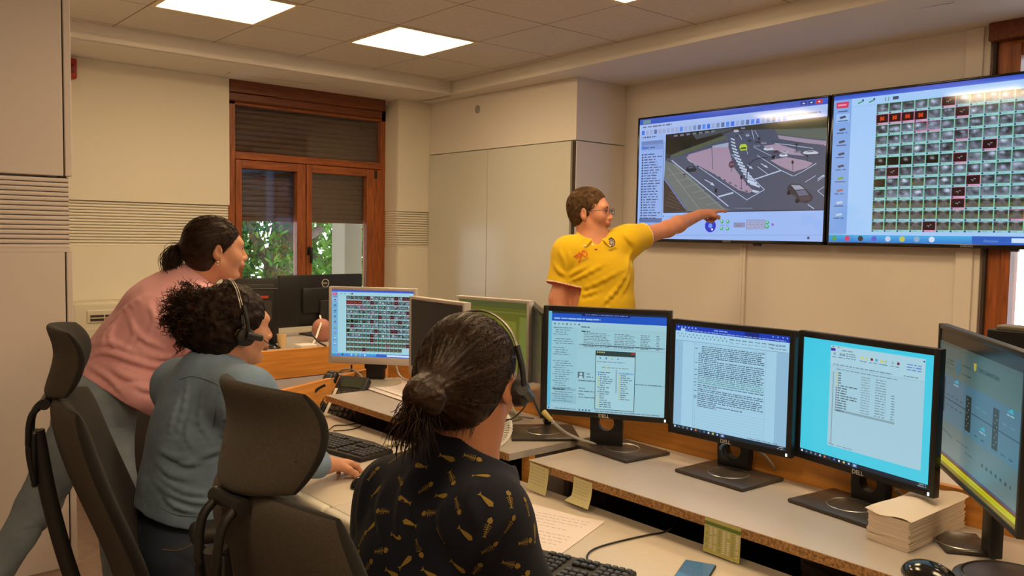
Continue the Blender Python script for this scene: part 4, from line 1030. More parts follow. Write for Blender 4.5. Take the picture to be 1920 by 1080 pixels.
DARK = {(0, 5), (4, 8), (5, 6), (6, 1), (7, 7), (8, 6), (9, 6), (11, 4), (0, 12), (0, 14), (0, 15), (1, 6), (1, 12), (3, 15), (4, 11), (5, 13), (7, 11), (7, 12), (10, 15)}
XC = {(1, 0), (1, 1), (1, 2), (1, 3)}; REDB = {(2, 3), (2, 4), (3, 6), (10, 10), (6, 11)}
BLK = {(5, 0), (5, 1), (5, 2), (5, 4)}; BRN = {(7, 0)}
def s_grid(P, big=True):
    """wall of traffic cameras: 16 x 12 little pictures in a program window"""
    w = (160, 200, 245) if big else (158, 205, 218); k_ = 1 if big else .92
    P.rect(0, 0, 1, 1, w, 0); P.grad(0, 0, 1, .03, (40, 75, 190), (70, 105, 210), 1)
    P.rect(0, .03, .075, .945, (125, 165, 225) if big else (112, 175, 215), 1); P.poly([(.01, .045), (.065, .045), (.062, .085), (.012, .085)], (200, 60, 100), 3); P.words(.018, .06, .058, .012, (235, 150, 175), 4)
    for i in range(9):
        v = .115+i*.083; c = (60, 70, 95)
        if i == 0: P.rect(.012, v+.01, .068, v+.065, (150, 190, 240), 2); P.words(.02, .06, v-.012, .009, (60, 80, 120), 3); 
        P.poly([(.026, v+.03), (.05, v+.022), (.055, v+.036), (.03, v+.044)], (70, 70, 90) if i < 5 else (150, 110, 110) if i == 6 else (120, 160, 70) if i == 5 else (190, 205, 225), 3)
        P.words(.018, .062, v+.053, .008, (80, 95, 140), 3)
    for u in (.10, .145): P.poly([(u, .062), (u+.022, .05), (u+.024, .056), (u+.004, .07)], (60, 150, 80), 3); P.disc(u+.022, .048, .004, (40, 60, 120), 4)
    P.rect(.21, .045, .214, .07, (110, 150, 120), 3); P.rect(.222, .045, .226, .07, (110, 150, 120), 3); P.rect(.24, .045, .262, .066, (60, 70, 90), 3)
    P.rect(.075, .085, .172, .087, (140, 175, 215), 2)
    u0, v0, du, dv = .178, .083, .0489, .0705; R_ = random.Random(11)
    for r in range(12):
        for c in range(16):
            if r == 11 and c > 13: continue
            a, b = u0+c*du, v0+r*dv; red = (r, c) in DARK or (r, c) in XC or (r, c) in REDB
            bc = (170, 60, 75) if red else (105, 180, 130)
            P.rect(a, b, a+du-.001, b+dv-.001, (150, 200, 210) if not red else (200, 160, 190), 1)
            P.rect(a, b, a+du-.001, b+dv*.80, bc, 2)
            x0, y0, x1, y1 = a+.0018, b+.003, a+du-.003, b+dv*.775
            if (r, c) in DARK or (r, c) in XC:
                P.rect(x0, y0, x1, y1, (38, 14, 20), 3); cu, cv = (x0+x1)/2, (y0+y1)/2
                if (r, c) in XC:
                    for s in (-1, 1): P.poly([(cu-.009, cv-s*.011), (cu-.004, cv-s*.014), (cu+.009, cv+s*.011), (cu+.004, cv+s*.014)], (215, 70, 20), 4)
                    P.rect(cu-.009, cv-.005, cu+.009, cv+.005, (190, 60, 20), 5)
                else:
                    P.rect(cu-.008, cv-.001, cu+.001, cv+.002, (180, 160, 165), 4); P.rect(cu+.002, cv-.007, cu+.009, cv-.004, (190, 180, 180), 4); P.rect(cu-.002, cv+.003, cu+.001, cv+.009, (150, 130, 140), 4)
            else:
                nx, ny = 7, 5; G = [[None]*(nx+1) for _ in range(ny+1)]
                base = R_.uniform(95, 150); bl = [(R_.uniform(.2, .8), R_.uniform(.1, .6), R_.uniform(.12, .3), R_.uniform(50, 120)) for _ in range(2)]; dk_ = (R_.uniform(.2, .8), R_.uniform(.3, .9))
                for j in range(ny+1):
                    for i in range(nx+1):
                        s, t = i/nx, j/ny
                        if (r, c) in BLK: g = 12+sum(170*math.exp(-((s-.5)**2+(t-.35)**2)/.03) for _ in (0,))*(c != 1); col = (g, g, g)
                        elif (r, c) in BRN: g = R_.uniform(25, 60); col = (g*1.1, g*.9, g*.6)
                        elif r >= 9 or (r, c) in ((7, 3),):
                            tri = abs(s-.5) < .1+.42*t; g = 38 if (not tri) else 70+60*t; g = g if t > .18 else 60+120*math.exp(-((s-.5)**2)/.08)
                            y = 30*max(0, abs(s-.5)-.15)*t*4; col = (g+y*.9, g+y*.8, g-.1*y) if c % 3 else (g+12, g+10, g+20)
                            if tri and t > .25: g = 84+22*R_.random(); col = (g, g, g*.98)
                            if not tri and t > .5: col = (100, 96, 40)
                        else:
                            g = base*(.45+.5*t)+sum(A*math.exp(-((s-x)**2+(t-y)**2)/(w_*w_)) for x, y, w_, A in bl)+R_.uniform(-16, 16)-50*math.exp(-((s-dk_[0])**2+(t-dk_[1])**2)/.05)
                            if t < .1 and R_.random() < .5: g *= .6
                            col = (g*.92, g*1.0, g*1.14)
                        G[j][i] = tuple(min(235, max(8, x*k_)) for x in col)
                for j in range(ny):
                    for i in range(nx):
                        xa, xb, ya_, yb_ = x0+(x1-x0)*i/nx, x0+(x1-x0)*(i+1)/nx, y0+(y1-y0)*j/ny, y0+(y1-y0)*(j+1)/ny
                        P.poly([(xa, ya_), (xb, ya_), (xb, yb_), (xa, yb_)], [G[j][i], G[j][i+1], G[j+1][i+1], G[j+1][i]], 3)
            P.rect(a+.001, b+dv*.82, a+.008, b+dv*.97, (50, 70, 110), 3)
            if big: P.text(a+.012, b+dv*.95, .0105, '%d.%02d' % (10+r*16+c, R_.randint(10, 99)), (90, 120, 130), 3)
    P.grad(0, .95, 1, 1, (70, 170, 225), (50, 120, 205), 1); P.rect(.55, .95, 1, 1, (45, 95, 190), 2); P.rect(.68, .96, .95, .987, (200, 225, 250), 3)
    for k, c in enumerate([(90, 160, 90), (200, 70, 110), (40, 45, 60), (90, 90, 200), (190, 205, 230), (190, 190, 90), (140, 170, 200), (210, 220, 240)]): P.disc(.025+.055*k, .974, .011, c, 3, 10)
    if big: P.text(.59, .985, .02, 'Dirección', (130, 170, 225), 3)
# ------------------------------------------------------------------ monitors
def monitor(lab, left, rz, zb_, Wd, H, style, paintf, base, brz=None, bez=.017, name='computer_monitor', sm=None, bsize=(.24, .19), group='monitors on the raised shelves', tilt=0, chin=None, zs=.821):
    """left = world xy of the viewer's left front edge; rz = direction (deg) from left to right"""
    a = radians(rz); v = np.array((cos(a), sin(a))); c = np.array(left)+v*Wd/2
    r = empty(name, (base[0], base[1], zs), 0); tag(r, lab, 'monitor', group)
    M = Matrix.Translation((c[0], c[1], zb_))@Matrix.Rotation(a, 4, 'Z')@Matrix.Rotation(-tilt, 4, 'X')
    body = blackp if style != 'silver' else silverp
    chin = chin or (bez if style != 'silver' else .032); th = .022 if style != 'silver' else .03
    mb = MB()
    for q in ((-Wd/2, -Wd/2+bez, 0, H), (Wd/2-bez, Wd/2, 0, H), (-Wd/2+bez-.001, Wd/2-bez+.001, H-bez, H), (-Wd/2+bez-.001, Wd/2-bez+.001, 0, chin)):
        mb.box(q[0], q[1], 0, th, q[2], q[3], bev=.0025, M=M)
    mb.box(-Wd/2+bez-.001, Wd/2-bez+.001, .004, th, chin-.001, H-bez+.001, M=M)
    mb.prism([(-Wd/2*.85, th), (Wd/2*.85, th), (Wd/2*.6, th+.025), (-Wd/2*.6, th+.025)], H*.16, H*.86, M=M)
    mb.build('housing', [body], parent=r, world=True, smooth=30)
    if paintf:
        w_, h_ = Wd-2*bez, H-bez-chin
        P = Paint(lambda u, v_, L: tuple(M@Vector((-Wd/2+bez+u*w_, .0035-.00018*L, chin+(1-v_)*h_))), w_/h_)
        paintf(P); P.build('screen', r, sm, world=True)
    if style == 'dell':
        mb = MB(); add_text(mb, 'DELL', .0155, M@Matrix.Translation((0, -.0006, .0032))@Matrix.Rotation(pi/2, 4, 'X')); mb.build('maker_badge', [mat('badge silver', (.55, .53, .5), .4)], parent=r, world=True)
        MB().box(Wd/2-.016, Wd/2-.011, -.0008, .001, .004, .012, M=M).build('power_light', [em('power led', (.7, .85, 1), 1.5)] if 'power led' not in bpy.data.materials else [bpy.data.materials['power led']], parent=r, world=True)
    # stand
    br = radians(brz) if brz is not None else a; B = Matrix.Translation((base[0], base[1], zs))@Matrix.Rotation(br, 4, 'Z')
    if style in ('dell', 'black'):
        w2, d2_ = bsize[0]/2, bsize[1]/2
        mb = MB(); mb.box(-w2, w2, -d2_, d2_, 0, .010, bev=.004, M=B, seg=2); mb.build('stand_base', [mat('satin dark base', (.055, .045, .038), .32)], parent=r, world=True, smooth=40)
        MB().lathe([(.055, .0101), (.057, .0115), (.059, .0101)], M=None, c=(base[0], base[1], zs), n=40, caps=False).build('swivel_ring', [metalg], parent=r, world=True, smooth=60)
        n0 = M@Vector((0, th+.03, 0)); nb = np.array(n0[:2])
        A2 = Matrix.Translation((nb[0], nb[1], 0))@Matrix.Rotation(a, 4, 'Z')
        mb = MB(); w = .052 if style == 'dell' else .03; prev = zb_+H*.55
        if style == 'dell':
            # post with a round cable hole below the screen
            hz_ = zb_-.022; hr_ = .026; mb.box(-w, w, -.012, .014, hz_+hr_, prev, bev=.003, M=A2); mb.box(-w, w, -.012, .014, zs+.008, hz_-hr_, bev=.003, M=A2)
            for s in (-1, 1):
                P_ = [(s*w, hz_+hr_+.001), (s*w, hz_-hr_-.001)]+[(s*hr_*cos(t)*1.0, hz_+hr_*sin(t)) for t in np.linspace(-pi/2, pi/2, 13)]
                P_.insert(2, (0, hz_-hr_-.001)); P_.append((0, hz_+hr_+.001))
                mb.prism([(x, z) for x, z in P_], -.014, .012, M=A2@Matrix.Rotation(pi/2, 4, 'X'))
        else:
            mb.box(-w, w, -.012, .014, zs+.008, prev, bev=.004, M=A2)
        mb.build('stand_post', [blackp], parent=r, world=True, smooth=30)
    elif style == 'silver':
        k_ = 1 if Wd > .4 else .78; mb = MB().lathe([(0, 0), (.112*k_, 0), (.118*k_, .004), (.112*k_, .012), (.03, .018), (0, .018)], c=(base[0], base[1], zs), n=40); mb.build('stand_base', [mat('grey stand', (.34, .32, .27), .45)], parent=r, world=True, smooth=40)
        n0 = M@Vector((0, th+.03, 0)); A2 = Matrix.Translation((n0[0], n0[1], 0))@Matrix.Rotation(a, 4, 'Z')
        mb = MB().box(-.042, .042, -.018, .018, zs+.016, zb_+H*.5, bev=.008, M=A2, seg=3).box(-.048, .048, -.024, .024, zb_-.03, zb_+.1, bev=.008, M=A2, seg=3); mb.build('stand_post', [blackm], parent=r, world=True, smooth=40)
    return r
scr = screen_mat('lit monitor screen', 1.0, .3, .35)
scr2 = screen_mat('dim monitor screen', 1.0, .22, .2)
tvm = screen_mat('lit wall screen', 1.0, .07, .68)
monitor('black-framed monitor with an e-mail list and a small file window, leftmost on the front shelf', (1.840, 1.972), -57.9, .925, .41, .352, 'dell', s_mail, (2.0, 1.765), -95, sm=scr)
monitor('black-framed monitor showing a blue-headed text document, middle of the front shelf', (2.040, 1.616), -87.8, .905, .41, .350, 'dell', s_doc, (2.03, 1.385), -93, sm=scr)
monitor('black-framed monitor with a turquoise desktop and one file list', (2.092, 1.218), -102.3, .905, .42, .350, 'dell', s_files, (2.03, 1.02), -98, sm=scr)
monitor('large dim monitor with a tunnel diagram at the right edge', (2.147, .874), -142.9, .957, .56, .345, 'black', s_tunnel, (1.985, .735), -143, sm=scr2, bez=.012, bsize=(.13, .10))
monitor('silver-framed monitor showing a grid of many small camera pictures', (1.843, 3.389), -48.9, .912, .405, .345, 'silver', lambda P: s_grid(P, False), (2.0, 3.235), sm=scr, bez=.014)
monitor('silver-framed monitor with a black screen, behind the head of the woman with the bun', (1.815, 2.703), -91.5, .96, .36, .30, 'silver', s_off, (1.90, 2.55), sm=scr2, bez=.012)
monitor('silver-framed monitor with an olive green screen', (1.944, 2.575), -77.5, .966, .345, .30, 'silver', s_green, (2.0, 2.38), sm=scr, bez=.012)
monitor('wide black monitor seen almost edge-on, between the green screen and the e-mail screen', (2.168, 2.412), -126.9, .905, .53, .345, 'black', s_dim, (1.955, 2.085), -37, sm=scr2, bez=.014, bsize=(.23, .21))
# small webcam-like bar behind the right monitor
q = atd(1893, 628, 2.6); q2 = atd(1862, 622, 2.6)
r = empty('computer_monitor', (2.45, .70, .786)); tag(r, 'dark top edge of a monitor standing behind the dim tunnel-diagram monitor', 'monitor')
e = atx(1853, 616, 2.45); MB().box(2.44, 2.475, e[1]-.5, e[1], .93, e[2], bev=.004).box(2.46, 2.49, e[1]-.29, e[1]-.21, .79, 1.1, bev=.004).build('housing', [blackp], parent=r, world=True)
MB().box(2.38, 2.56, e[1]-.36, e[1]-.14, .786, .796, bev=.003).build('stand_base', [blackm], parent=r, world=True)
MB().box(2.445, 2.50, e[1]-.10, e[1]-.02, e[2]-.002, e[2]+.012, bev=.004).build('webcam', [olive], parent=r, world=True)
# monitors on the window desk, backs towards us
def back_monitor(lab, a, b, zb_, zt_, base, badge=False, extra=False):
    a = np.array(a); b = np.array(b); Wd = np.linalg.norm(b-a); an = math.atan2(*(b-a)[::-1]); r = empty('computer_monitor', (base[0], base[1], .8755)); tag(r, lab, 'monitor', 'monitors on the window desk')
    M = Matrix.Translation((a[0], a[1], zb_))@Matrix.Rotation(an, 4, 'Z'); H = zt_-zb_
    mb = MB().box(0, Wd, 0, .028, 0, H, bev=.006, M=M); mb.box(Wd*.25, Wd*.75, -.02, .004, H*.25, H*.75, bev=.012, M=M) if not extra else mb.box(.02, Wd-.02, -.012, .004, .02, H-.03, bev=.008, M=M)
    mb.build('housing', [blackp], parent=r, world=True, smooth=30)
    MB().box(.012, Wd-.012, .0275, .029, .012, H-.012, M=M).build('screen', [blackg], parent=r, world=True)
    MB().box(Wd/2-.035, Wd/2+.035, -.035, -.015, -(zb_-.88), H*.5, bev=.006, M=M).build('stand_post', [blackm], parent=r, world=True)
    MB().box(Wd/2-.13, Wd/2+.13, -.14, .06, -(zb_-.8755), -(zb_-.886), bev=.004, M=M).build('stand_base', [blackp], parent=r, world=True)
    if badge:
        Mb = M@Matrix.Translation((Wd*.535, -.0008, H*.83))@Matrix.Rotation(pi/2, 4, 'X'); mb = MB()
        mb.lathe([(.0225, -.0003), (.0225, .0012), (.0265, .0012), (.0265, -.0003)], c=Mb.translation, M=Mb.to_3x3().to_4x4(), n=40, caps=False)
        add_text(mb, 'DELL', .0145, Mb@Matrix.Translation((0, -.005, .0008))); mb.build('round_badge', [mat('badge silver', (.55, .53, .5), .4)], parent=r, world=True)
    if extra:
        mb = MB().box(Wd*.62, Wd*.80, -.0135, -.0115, H*.70, H*.735, M=M); mb.build('red_label', [mat('red label', (.6, .05, .02), .5)], parent=r, world=True)
        mb = MB().box(Wd*.48, Wd*.97, -.02, -.011, H*.83, H*.85, bev=.003, M=M).box(Wd*.72, Wd*.86, -.014, -.0115, H*.38, H*.66, M=M); mb.build('painted_sheen', [mat('greyish ridge', (.05, .045, .04), .5)], parent=r, world=True)  # grey bar and patch painted on as the sheen of the housing
d_a, d_b = atz(524, 517, 1.24), atz(679, 513, 1.24)
back_monitor('back of a black monitor with a round silver maker badge, on the window desk', d_a[:2], d_b[:2], .93, 1.24, (2.46, 4.58), badge=True)
d_a, d_b = atz(418, 522, 1.245), atz(520, 521, 1.245)
back_monitor('back of a black monitor with a small red label, behind the curly haired woman', d_a[:2], d_b[:2]+(0, -.02), .885, 1.245, (1.92, 4.36), extra=True)
# ------------------------------------------------------------------ wall screens
def tv(lab, yA, yB, z0_, z1_, paintf, logo_u=None):
    XT = 4.62; r = empty('wall_screen', (XT+.03, (yA+yB)/2, (z0_+z1_)/2)); tag(r, lab, 'television', 'wall screens')
    bz = .013; mb = MB()
    mb.box(XT-.004, XT+.05, yB, yA, z1_-bz, z1_, bev=.003).box(XT-.004, XT+.05, yB, yA, z0_, z0_+bz+.008, bev=.003).box(XT-.004, XT+.05, yA-bz, yA, z0_+.002, z1_-.002, bev=.003).box(XT-.004, XT+.05, yB, yB+bz, z0_+.002, z1_-.002, bev=.003)
    mb.box(XT+.003, XT+.05, yB+.004, yA-.004, z0_+.004, z1_-.004); mb.box(XT+.045, TX-.025, yB+.3, yA-.3, z0_+.15, z1_-.15)
    mb.build('bezel', [blackg], parent=r, world=True, smooth=30)
    yl_, yr2 = yA-bz, yB+bz; zt_, zl = z1_-bz, z0_+bz+.008
    P = Paint(lambda u, v, L: (XT+.0025-.0003*L, yl_+(yr2-yl_)*u, zt_+(zl-zt_)*v), (yl_-yr2)/(zt_-zl))
    paintf(P, (yl_, yr2, zt_, zl)); P.build('screen', r, tvm, world=True)
    mb = MB(); add_text(mb, 'SAMSUNG', .0135, Matrix.Translation((XT-.0052, (yA+yB)/2-.05, z0_+.006))@Matrix(((0, 0, -1, 0), (-1, 0, 0, 0), (0, 1, 0, 0), (0, 0, 0, 1))))
    mb.build('maker_badge', [mat('dim badge', (.3, .3, .3), .4)], parent=r, world=True)
    MB().box(XT+.002, XT+.03, (yA+yB)/2-.29, (yA+yB)/2-.24, z0_-.012, z0_, bev=.003).build('sensor', [blackp], parent=r, world=True)
    return r
def s_traffic(P, ext):
    yl_, yr2, zt_, zl = ext
    def U(x, y):          # a spot in the photographed picture -> place on the panel
        q = atx(1180+x/3.6, 170+y/3.6, 4.62); return ((q[1]-yl_)/(yr2-yl_), (q[2]-zt_)/(zl-zt_))
    def pg(pts, c, L): P.poly([U(*p) for p in pts], c, L)
    def ln(a, b, w, c, L):
        a, b = np.array(U(*a)), np.array(U(*b)); d = (b-a)*(P.asp, 1); n = np.array((-d[1], d[0]))/np.linalg.norm(d)*w/2; n = n/(P.asp, 1)
        P.poly([a-n, b-n, b+n, a+n], c, L)
    lt = (150, 182, 240)
    P.rect(0, 0, 1, 1, lt, 0); P.grad(0, 0, 1, .045, (60, 90, 190), (50, 85, 190), 1); P.rect(.02, .008, .07, .04, (110, 140, 150), 2)
    for k in range(3): P.rect(.875+.035*k, .008, .905+.035*k, .035, (30, 60, 140) if k < 2 else (190, 55, 65), 3); P.rect(.886+.035*k, .018, .895+.035*k, .026, (210, 215, 235), 4)
    P.grad(0, .045, 1, .17, (168, 190, 235), (150, 178, 232), 1); P.words(.02, .20, .058, .016, (110, 120, 160), 3, 1, .012, .03); 
    for k in range(31): P.rect(.015+.026*k, .095, .032+.026*k, .13, [(60, 110, 220), (90, 110, 160), (150, 165, 210), (80, 130, 230), (120, 140, 180)][(k*7) % 5] if k > 12 or k % 3 == 0 else (155, 165, 205), 3)
    P.words(.82, .97, .09, .012, (120, 120, 150), 3); P.words(.02, .11, .145, .014, (70, 80, 110), 3, 1, .006, .012)
    P.rect(.012, .18, .155, .96, (140, 172, 232), 2); P.rect(.015, .185, .15, .215, (110, 130, 185), 3); P.rect(.015, .215, .15, .26, (120, 150, 215), 3); P.words(.03, .10, .235, .012, (60, 80, 130), 4); P.rect(.018, .225, .03, .25, (70, 120, 220), 4)
    for k in range(25):
        v = .29+k*.0222; P.rect(.02, v, .028, v+.013, (28, 32, 60), 4); P.words(.034, .10+.045*P.R.random(), v+.001, .010, (75, 85, 125), 4, 1, .01, .04)
    P.rect(.012, .83, .155, .865, (85, 110, 165), 3); P.words(.03, .09, .885, .014, (60, 80, 140), 4); P.rect(.153, .2, .158, .84, (120, 145, 190), 3)
    # ------ road picture
    fr_ = [(246, 296), (1340, 172), (1312, 802), (228, 820)]
    pg(fr_, (72, 80, 102), 2); pg([(246, 296), (1340, 172), (1338, 232), (900, 262), (700, 270), (520, 330), (270, 440), (243, 470)], (46, 50, 50), 3)
    pg([(246, 300), (540, 266), (640, 300), (470, 362), (275, 432), (244, 420)], (30, 32, 28), 4)
    pg([(430, 300), (600, 262), (700, 250), (690, 268), (560, 300), (450, 330)], (66, 74, 84), 5); pg([(250, 296), (420, 276), (430, 300), (260, 330)], (40, 36, 42), 5)
    for k in range(7): pg([(300+42*k, 300-5*k), (325+42*k, 297-5*k), (326+42*k, 308-5*k), (302+42*k, 312-5*k)], (110, 120, 140), 6)
    pg([(900, 232), (1339, 180), (1336, 250), (1200, 262), (960, 262)], (62, 62, 44), 4); pg([(980, 262), (1336, 246), (1332, 330), (1180, 318), (1000, 292)], (88, 98, 92), 4)
    # grass verge left, promenade
    pg([(270, 442), (470, 362), (650, 305), (660, 320), (480, 385), (300, 450)], (82, 92, 66), 5)
    pg([(243, 475), (330, 500), (700, 806), (236, 818), (232, 600)], (104, 112, 112), 4)
    for a, b in (((300, 500), (640, 806)), ((262, 520), (480, 812))): ln(a, b, .004, (140, 148, 150), 5)
    for k in range(6): ln((262+52*k, 572+40*k), (395+44*k, 545+40*k), .003, (136, 144, 146), 5)
    pg([(232, 600), (262, 640), (385, 812), (228, 820)], (58, 48, 46), 6); ln((240, 598), (372, 790), .008, (110, 130, 190), 7); ln((236, 588), (392, 806), .004, (70, 80, 150), 7)
    for k in range(6): ln((240+8*k, 770-22*k), (340+4*k, 800-18*k), .003, (110, 100, 96), 7)
    # left lane
    pg([(262, 455), (385, 430), (430, 470), (820, 735), (700, 806), (640, 792), (330, 510)], (76, 84, 106), 5)
    for a, b, w in (((285, 470), (668, 780), .008), ((395, 466), (790, 735), .005), ((790, 738), (912, 668), .005), ((600, 716), (702, 688), .012), ((846, 598), (1024, 538), .009), ((912, 668), (800, 560), .005), ((800, 560), (690, 430), .004), ((864, 512), (932, 562), .004), ((862, 436), (1020, 536), .004), ((1110, 576), (1180, 540), .004), ((1185, 618), (1258, 573), .004), ((1270, 676), (1314, 712), .004), ((1270, 676), (1316, 648), .004), ((1205, 768), (1246, 798), .006), ((1270, 610), (1318, 576), .004), ((760, 330), (742, 300), .004), ((800, 430), (780, 370), .003), ((836, 380), (990, 456), .003), ((1020, 536), (1104, 576), .005), ((980, 356), (1080, 366), .004), ((1080, 366), (1240, 390), .004), ((1180, 540), (1262, 490), .005), ((846, 268), (870, 310), .003), ((826, 262), (842, 330), .004)):
        ln(a, b, w, (176, 192, 220), 6)
    for tip, t1, t2, tail in (((576, 644), (545, 632), (560, 618), (508, 600)), ((834, 530), (806, 520), (820, 508), (796, 500)), ((938, 522), (908, 514), (920, 502), (888, 492)), ((1322, 574), (1296, 582), (1306, 568), (1272, 598))):
        pg([tip, t1, t2], (180, 196, 222), 6); ln(tail, ((t1[0]+t2[0])/2, (t1[1]+t2[1])/2), .006, (180, 196, 222), 6)
    # pink traffic islands
    pk = (158, 138, 162)
    pg([(384, 455), (402, 430), (560, 384), (668, 380), (684, 440), (706, 520), (800, 640), (838, 676), (806, 690), (740, 672), (560, 556), (420, 482)], pk, 6)
    pg([(560, 384), (668, 380), (670, 350), (560, 372)], (150, 165, 190), 6)
    pg([(950, 470), (1060, 448), (1180, 470), (1240, 488), (1200, 520), (1110, 548), (1050, 530)], pk, 7); pg([(900, 372), (1000, 360), (1120, 396), (1180, 440), (1080, 430), (960, 400)], (158, 140, 165), 6)
    pg([(1000, 300), (1200, 326), (1332, 340), (1330, 372), (1180, 352), (1010, 324)], (150, 138, 160), 6)
    for k in range(12):     # kerb stones
        t = k/11; x, y = 420+400*t, 484+205*t**1.0; pg([(x, y), (x+16, y+8), (x+14, y+16), (x-2, y+8)], (72, 76, 92), 7)
    for k in range(15):     # zebra chevrons along the island
        t = k/14; x = 684+130*t**1.8; y = 318+300*t; w = 26+40*t; pg([(x, y), (x+w, y+10+14*t), (x+w, y+20+18*t), (x, y+8+6*t)], (182, 196, 222), 7)
    pg([(784, 600), (850, 615), (860, 634), (800, 622)], (186, 198, 224), 7); pg([(832, 668), (880, 680), (860, 690), (832, 684)], (186, 198, 224), 7)
    for k in range(16):
        t = k/15; x, y = 950+160*t, 478+72*t; pg([(x, y), (x+8, y+5), (x+6, y+10), (x-2, y+5)], (70, 74, 92), 8)
    for k in range(18): x = 960+20*k; y = 306+1.6*k; pg([(x, y+30), (x+12, y+31), (x+12, y+35), (x, y+34)], (60, 60, 70), 8)
    # cars
    def car(x, y, w, h, c, top, sk=.12):
        pg([(x, y+h*.45), (x+w*.2, y+h*.1), (x+w*.7, y), (x+w, y+h*.45), (x+w*.95, y+h*.85), (x+w*.3, y+h), (x+w*.02, y+h*.8)], c, 8)
        pg([(x+w*.22, y+h*.2), (x+w*.65, y+h*.08), (x+w*.75, y+h*.35), (x+w*.3, y+h*.45)], top, 9)
    pg([(1066, 650), (1090, 628), (1150, 630), (1190, 662), (1238, 712), (1232, 742), (1190, 760), (1140, 750), (1120, 712), (1070, 690)], (50, 48, 58), 8)
    pg([(1090, 636), (1150, 638), (1184, 664), (1120, 670)], (150, 156, 178), 9); pg([(1124, 676), (1186, 670), (1212, 704), (1144, 712)], (96, 100, 126), 9); pg([(1144, 716), (1216, 708), (1230, 738), (1160, 746)], (70, 62, 74), 9)
    for x, y in ((1132, 744), (1076, 690)): P.disc(*U(x, y), .009, (14, 14, 18), 10)
    car(382, 508, 70, 42, (34, 38, 50), (78, 88, 110)); pg([(742, 380), (752, 362), (786, 360), (796, 378), (794, 400), (752, 406)], (170, 200, 60), 8); pg([(752, 384), (788, 380), (790, 392), (754, 396)], (60, 80, 50), 9)
    for (x, y, w, h, c) in ((906, 380, 68, 24, (190, 198, 214)), (970, 402, 44, 20, (60, 54, 66)), (1012, 424, 58, 22, (196, 204, 220)), (1172, 404, 104, 26, (186, 194, 212)), (1112, 400, 48, 20, (110, 118, 138)), (1026, 404, 50, 16, (160, 168, 190)), (838, 362, 46, 18, (110, 118, 140)), (798, 330, 26, 16, (52, 56, 72)), (786, 290, 24, 20, (150, 160, 184)), (704, 262, 34, 18, (186, 194, 210)), (744, 276, 26, 16, (60, 62, 78)), (846, 340, 40, 18, (60, 64, 82)), (716, 300, 22, 14, (66, 70, 90)), (880, 330, 24, 12, (80, 84, 100)), (890, 346, 36, 14, (130, 138, 160)), (752, 244, 30, 16, (120, 126, 146))):
        car(x, y, w, h, c, tuple(v*.55 for v in c))
    # poles, lights, signs
    ln((792, 640), (796, 540), .007, (34, 38, 58), 10)
    pp = catmull([(796, 545), (806, 500), (840, 470), (890, 454), (935, 452)], 5)
    for a, b in zip(pp, pp[1:]): ln(a, b, .006, (34, 38, 58), 10)
    pg([(960, 440), (984, 436), (984, 458), (962, 460)], (16, 18, 22), 10); ln((556, 362), (564, 532), .005, (70, 84, 90), 10); ln((692, 500), (690, 548), .004, (60, 60, 80), 10); P.disc(*U(691, 498), .016, (80, 62, 80), 10); P.rect(*U(678, 494), *U(706, 502), (150, 90, 110), 11)
    for x, y, h in ((584, 660, 90), (1102, 472, 70), (756, 572, 80), (1128, 356, 50), (1200, 432, 44), (876, 318, 40), (268, 440, 46), (372, 562, 24)):
        ln((x, y), (x+2, y+h), .004, (46, 48, 62), 10); pg([(x-7, y), (x+8, y), (x+8, y+h*.3), (x-7, y+h*.3)], (30, 30, 40), 11)
    pg([(228, 820), (1312, 802), (1312, 808), (228, 826)], (30, 34, 50), 3); P.text(*U(712, 800), .016, 'M. RIO MANZANARES', (130, 140, 160), 11)
    ln((500, 652), (520, 690), .004, (40, 44, 60), 10)
    # controls under the picture
    cx_, cy_ = U(546, 912); P.disc(cx_, cy_, .030, (35, 50, 190), 4, 32); P.disc(cx_, cy_, .011, (110, 150, 225), 5); P.disc(*U(558, 936), .005, (230, 235, 250), 6)
    for x, y in ((624, 884), (664, 884), (622, 930), (662, 932), (930, 890), (930, 918)): P.disc(*U(x, y), .0085, (60, 165, 110), 4, 16); P.disc(*U(x-2, y-3), .004, (170, 230, 190), 5, 10)
    P.text(*U(614, 912), .014, 'Zoom', (80, 90, 130), 4); P.text(*U(650, 912), .014, 'Foco', (80, 90, 130), 4)
    pg([(703, 890), (780, 890), (780, 923), (703, 924)], (135, 140, 175), 4); P.text(*U(722, 914), .016, 'Parar', (60, 64, 90), 5)
    pg([(788, 872), (918, 872), (918, 934), (788, 936)], (125, 132, 170), 4)
    for i in range(5):
        for j in range(2):
            x, y = 792+25*i, 876+30*j; pg([(x, y), (x+22, y), (x+22, y+27), (x, y+27)], (160, 168, 205), 5); P.text(*U(x+5, y+21), .017, str((1+i+5*j) % 10 if not (i == 4 and j) else 10), (70, 76, 110), 6)
    pg([(958, 896), (974, 896), (974, 912), (958, 912)], (130, 100, 205), 4); P.disc(*U(1207, 994), .006, (70, 75, 100), 4); ln((250, 852), (420, 846), .003, (120, 130, 160), 4); P.disc(*U(230, 848), .004, (60, 150, 150), 4)
    ln((228, 975), (1314, 975), .003, (130, 150, 200), 3)
tv('large wall screen showing a live traffic junction picture, the one the man points at', 4.0, 2.546, 1.472, 2.345, s_traffic)
tv('large wall screen filled with a grid of small camera pictures, right of the other', 2.536, 1.082, 1.472, 2.345, lambda P, e: s_grid(P, True))
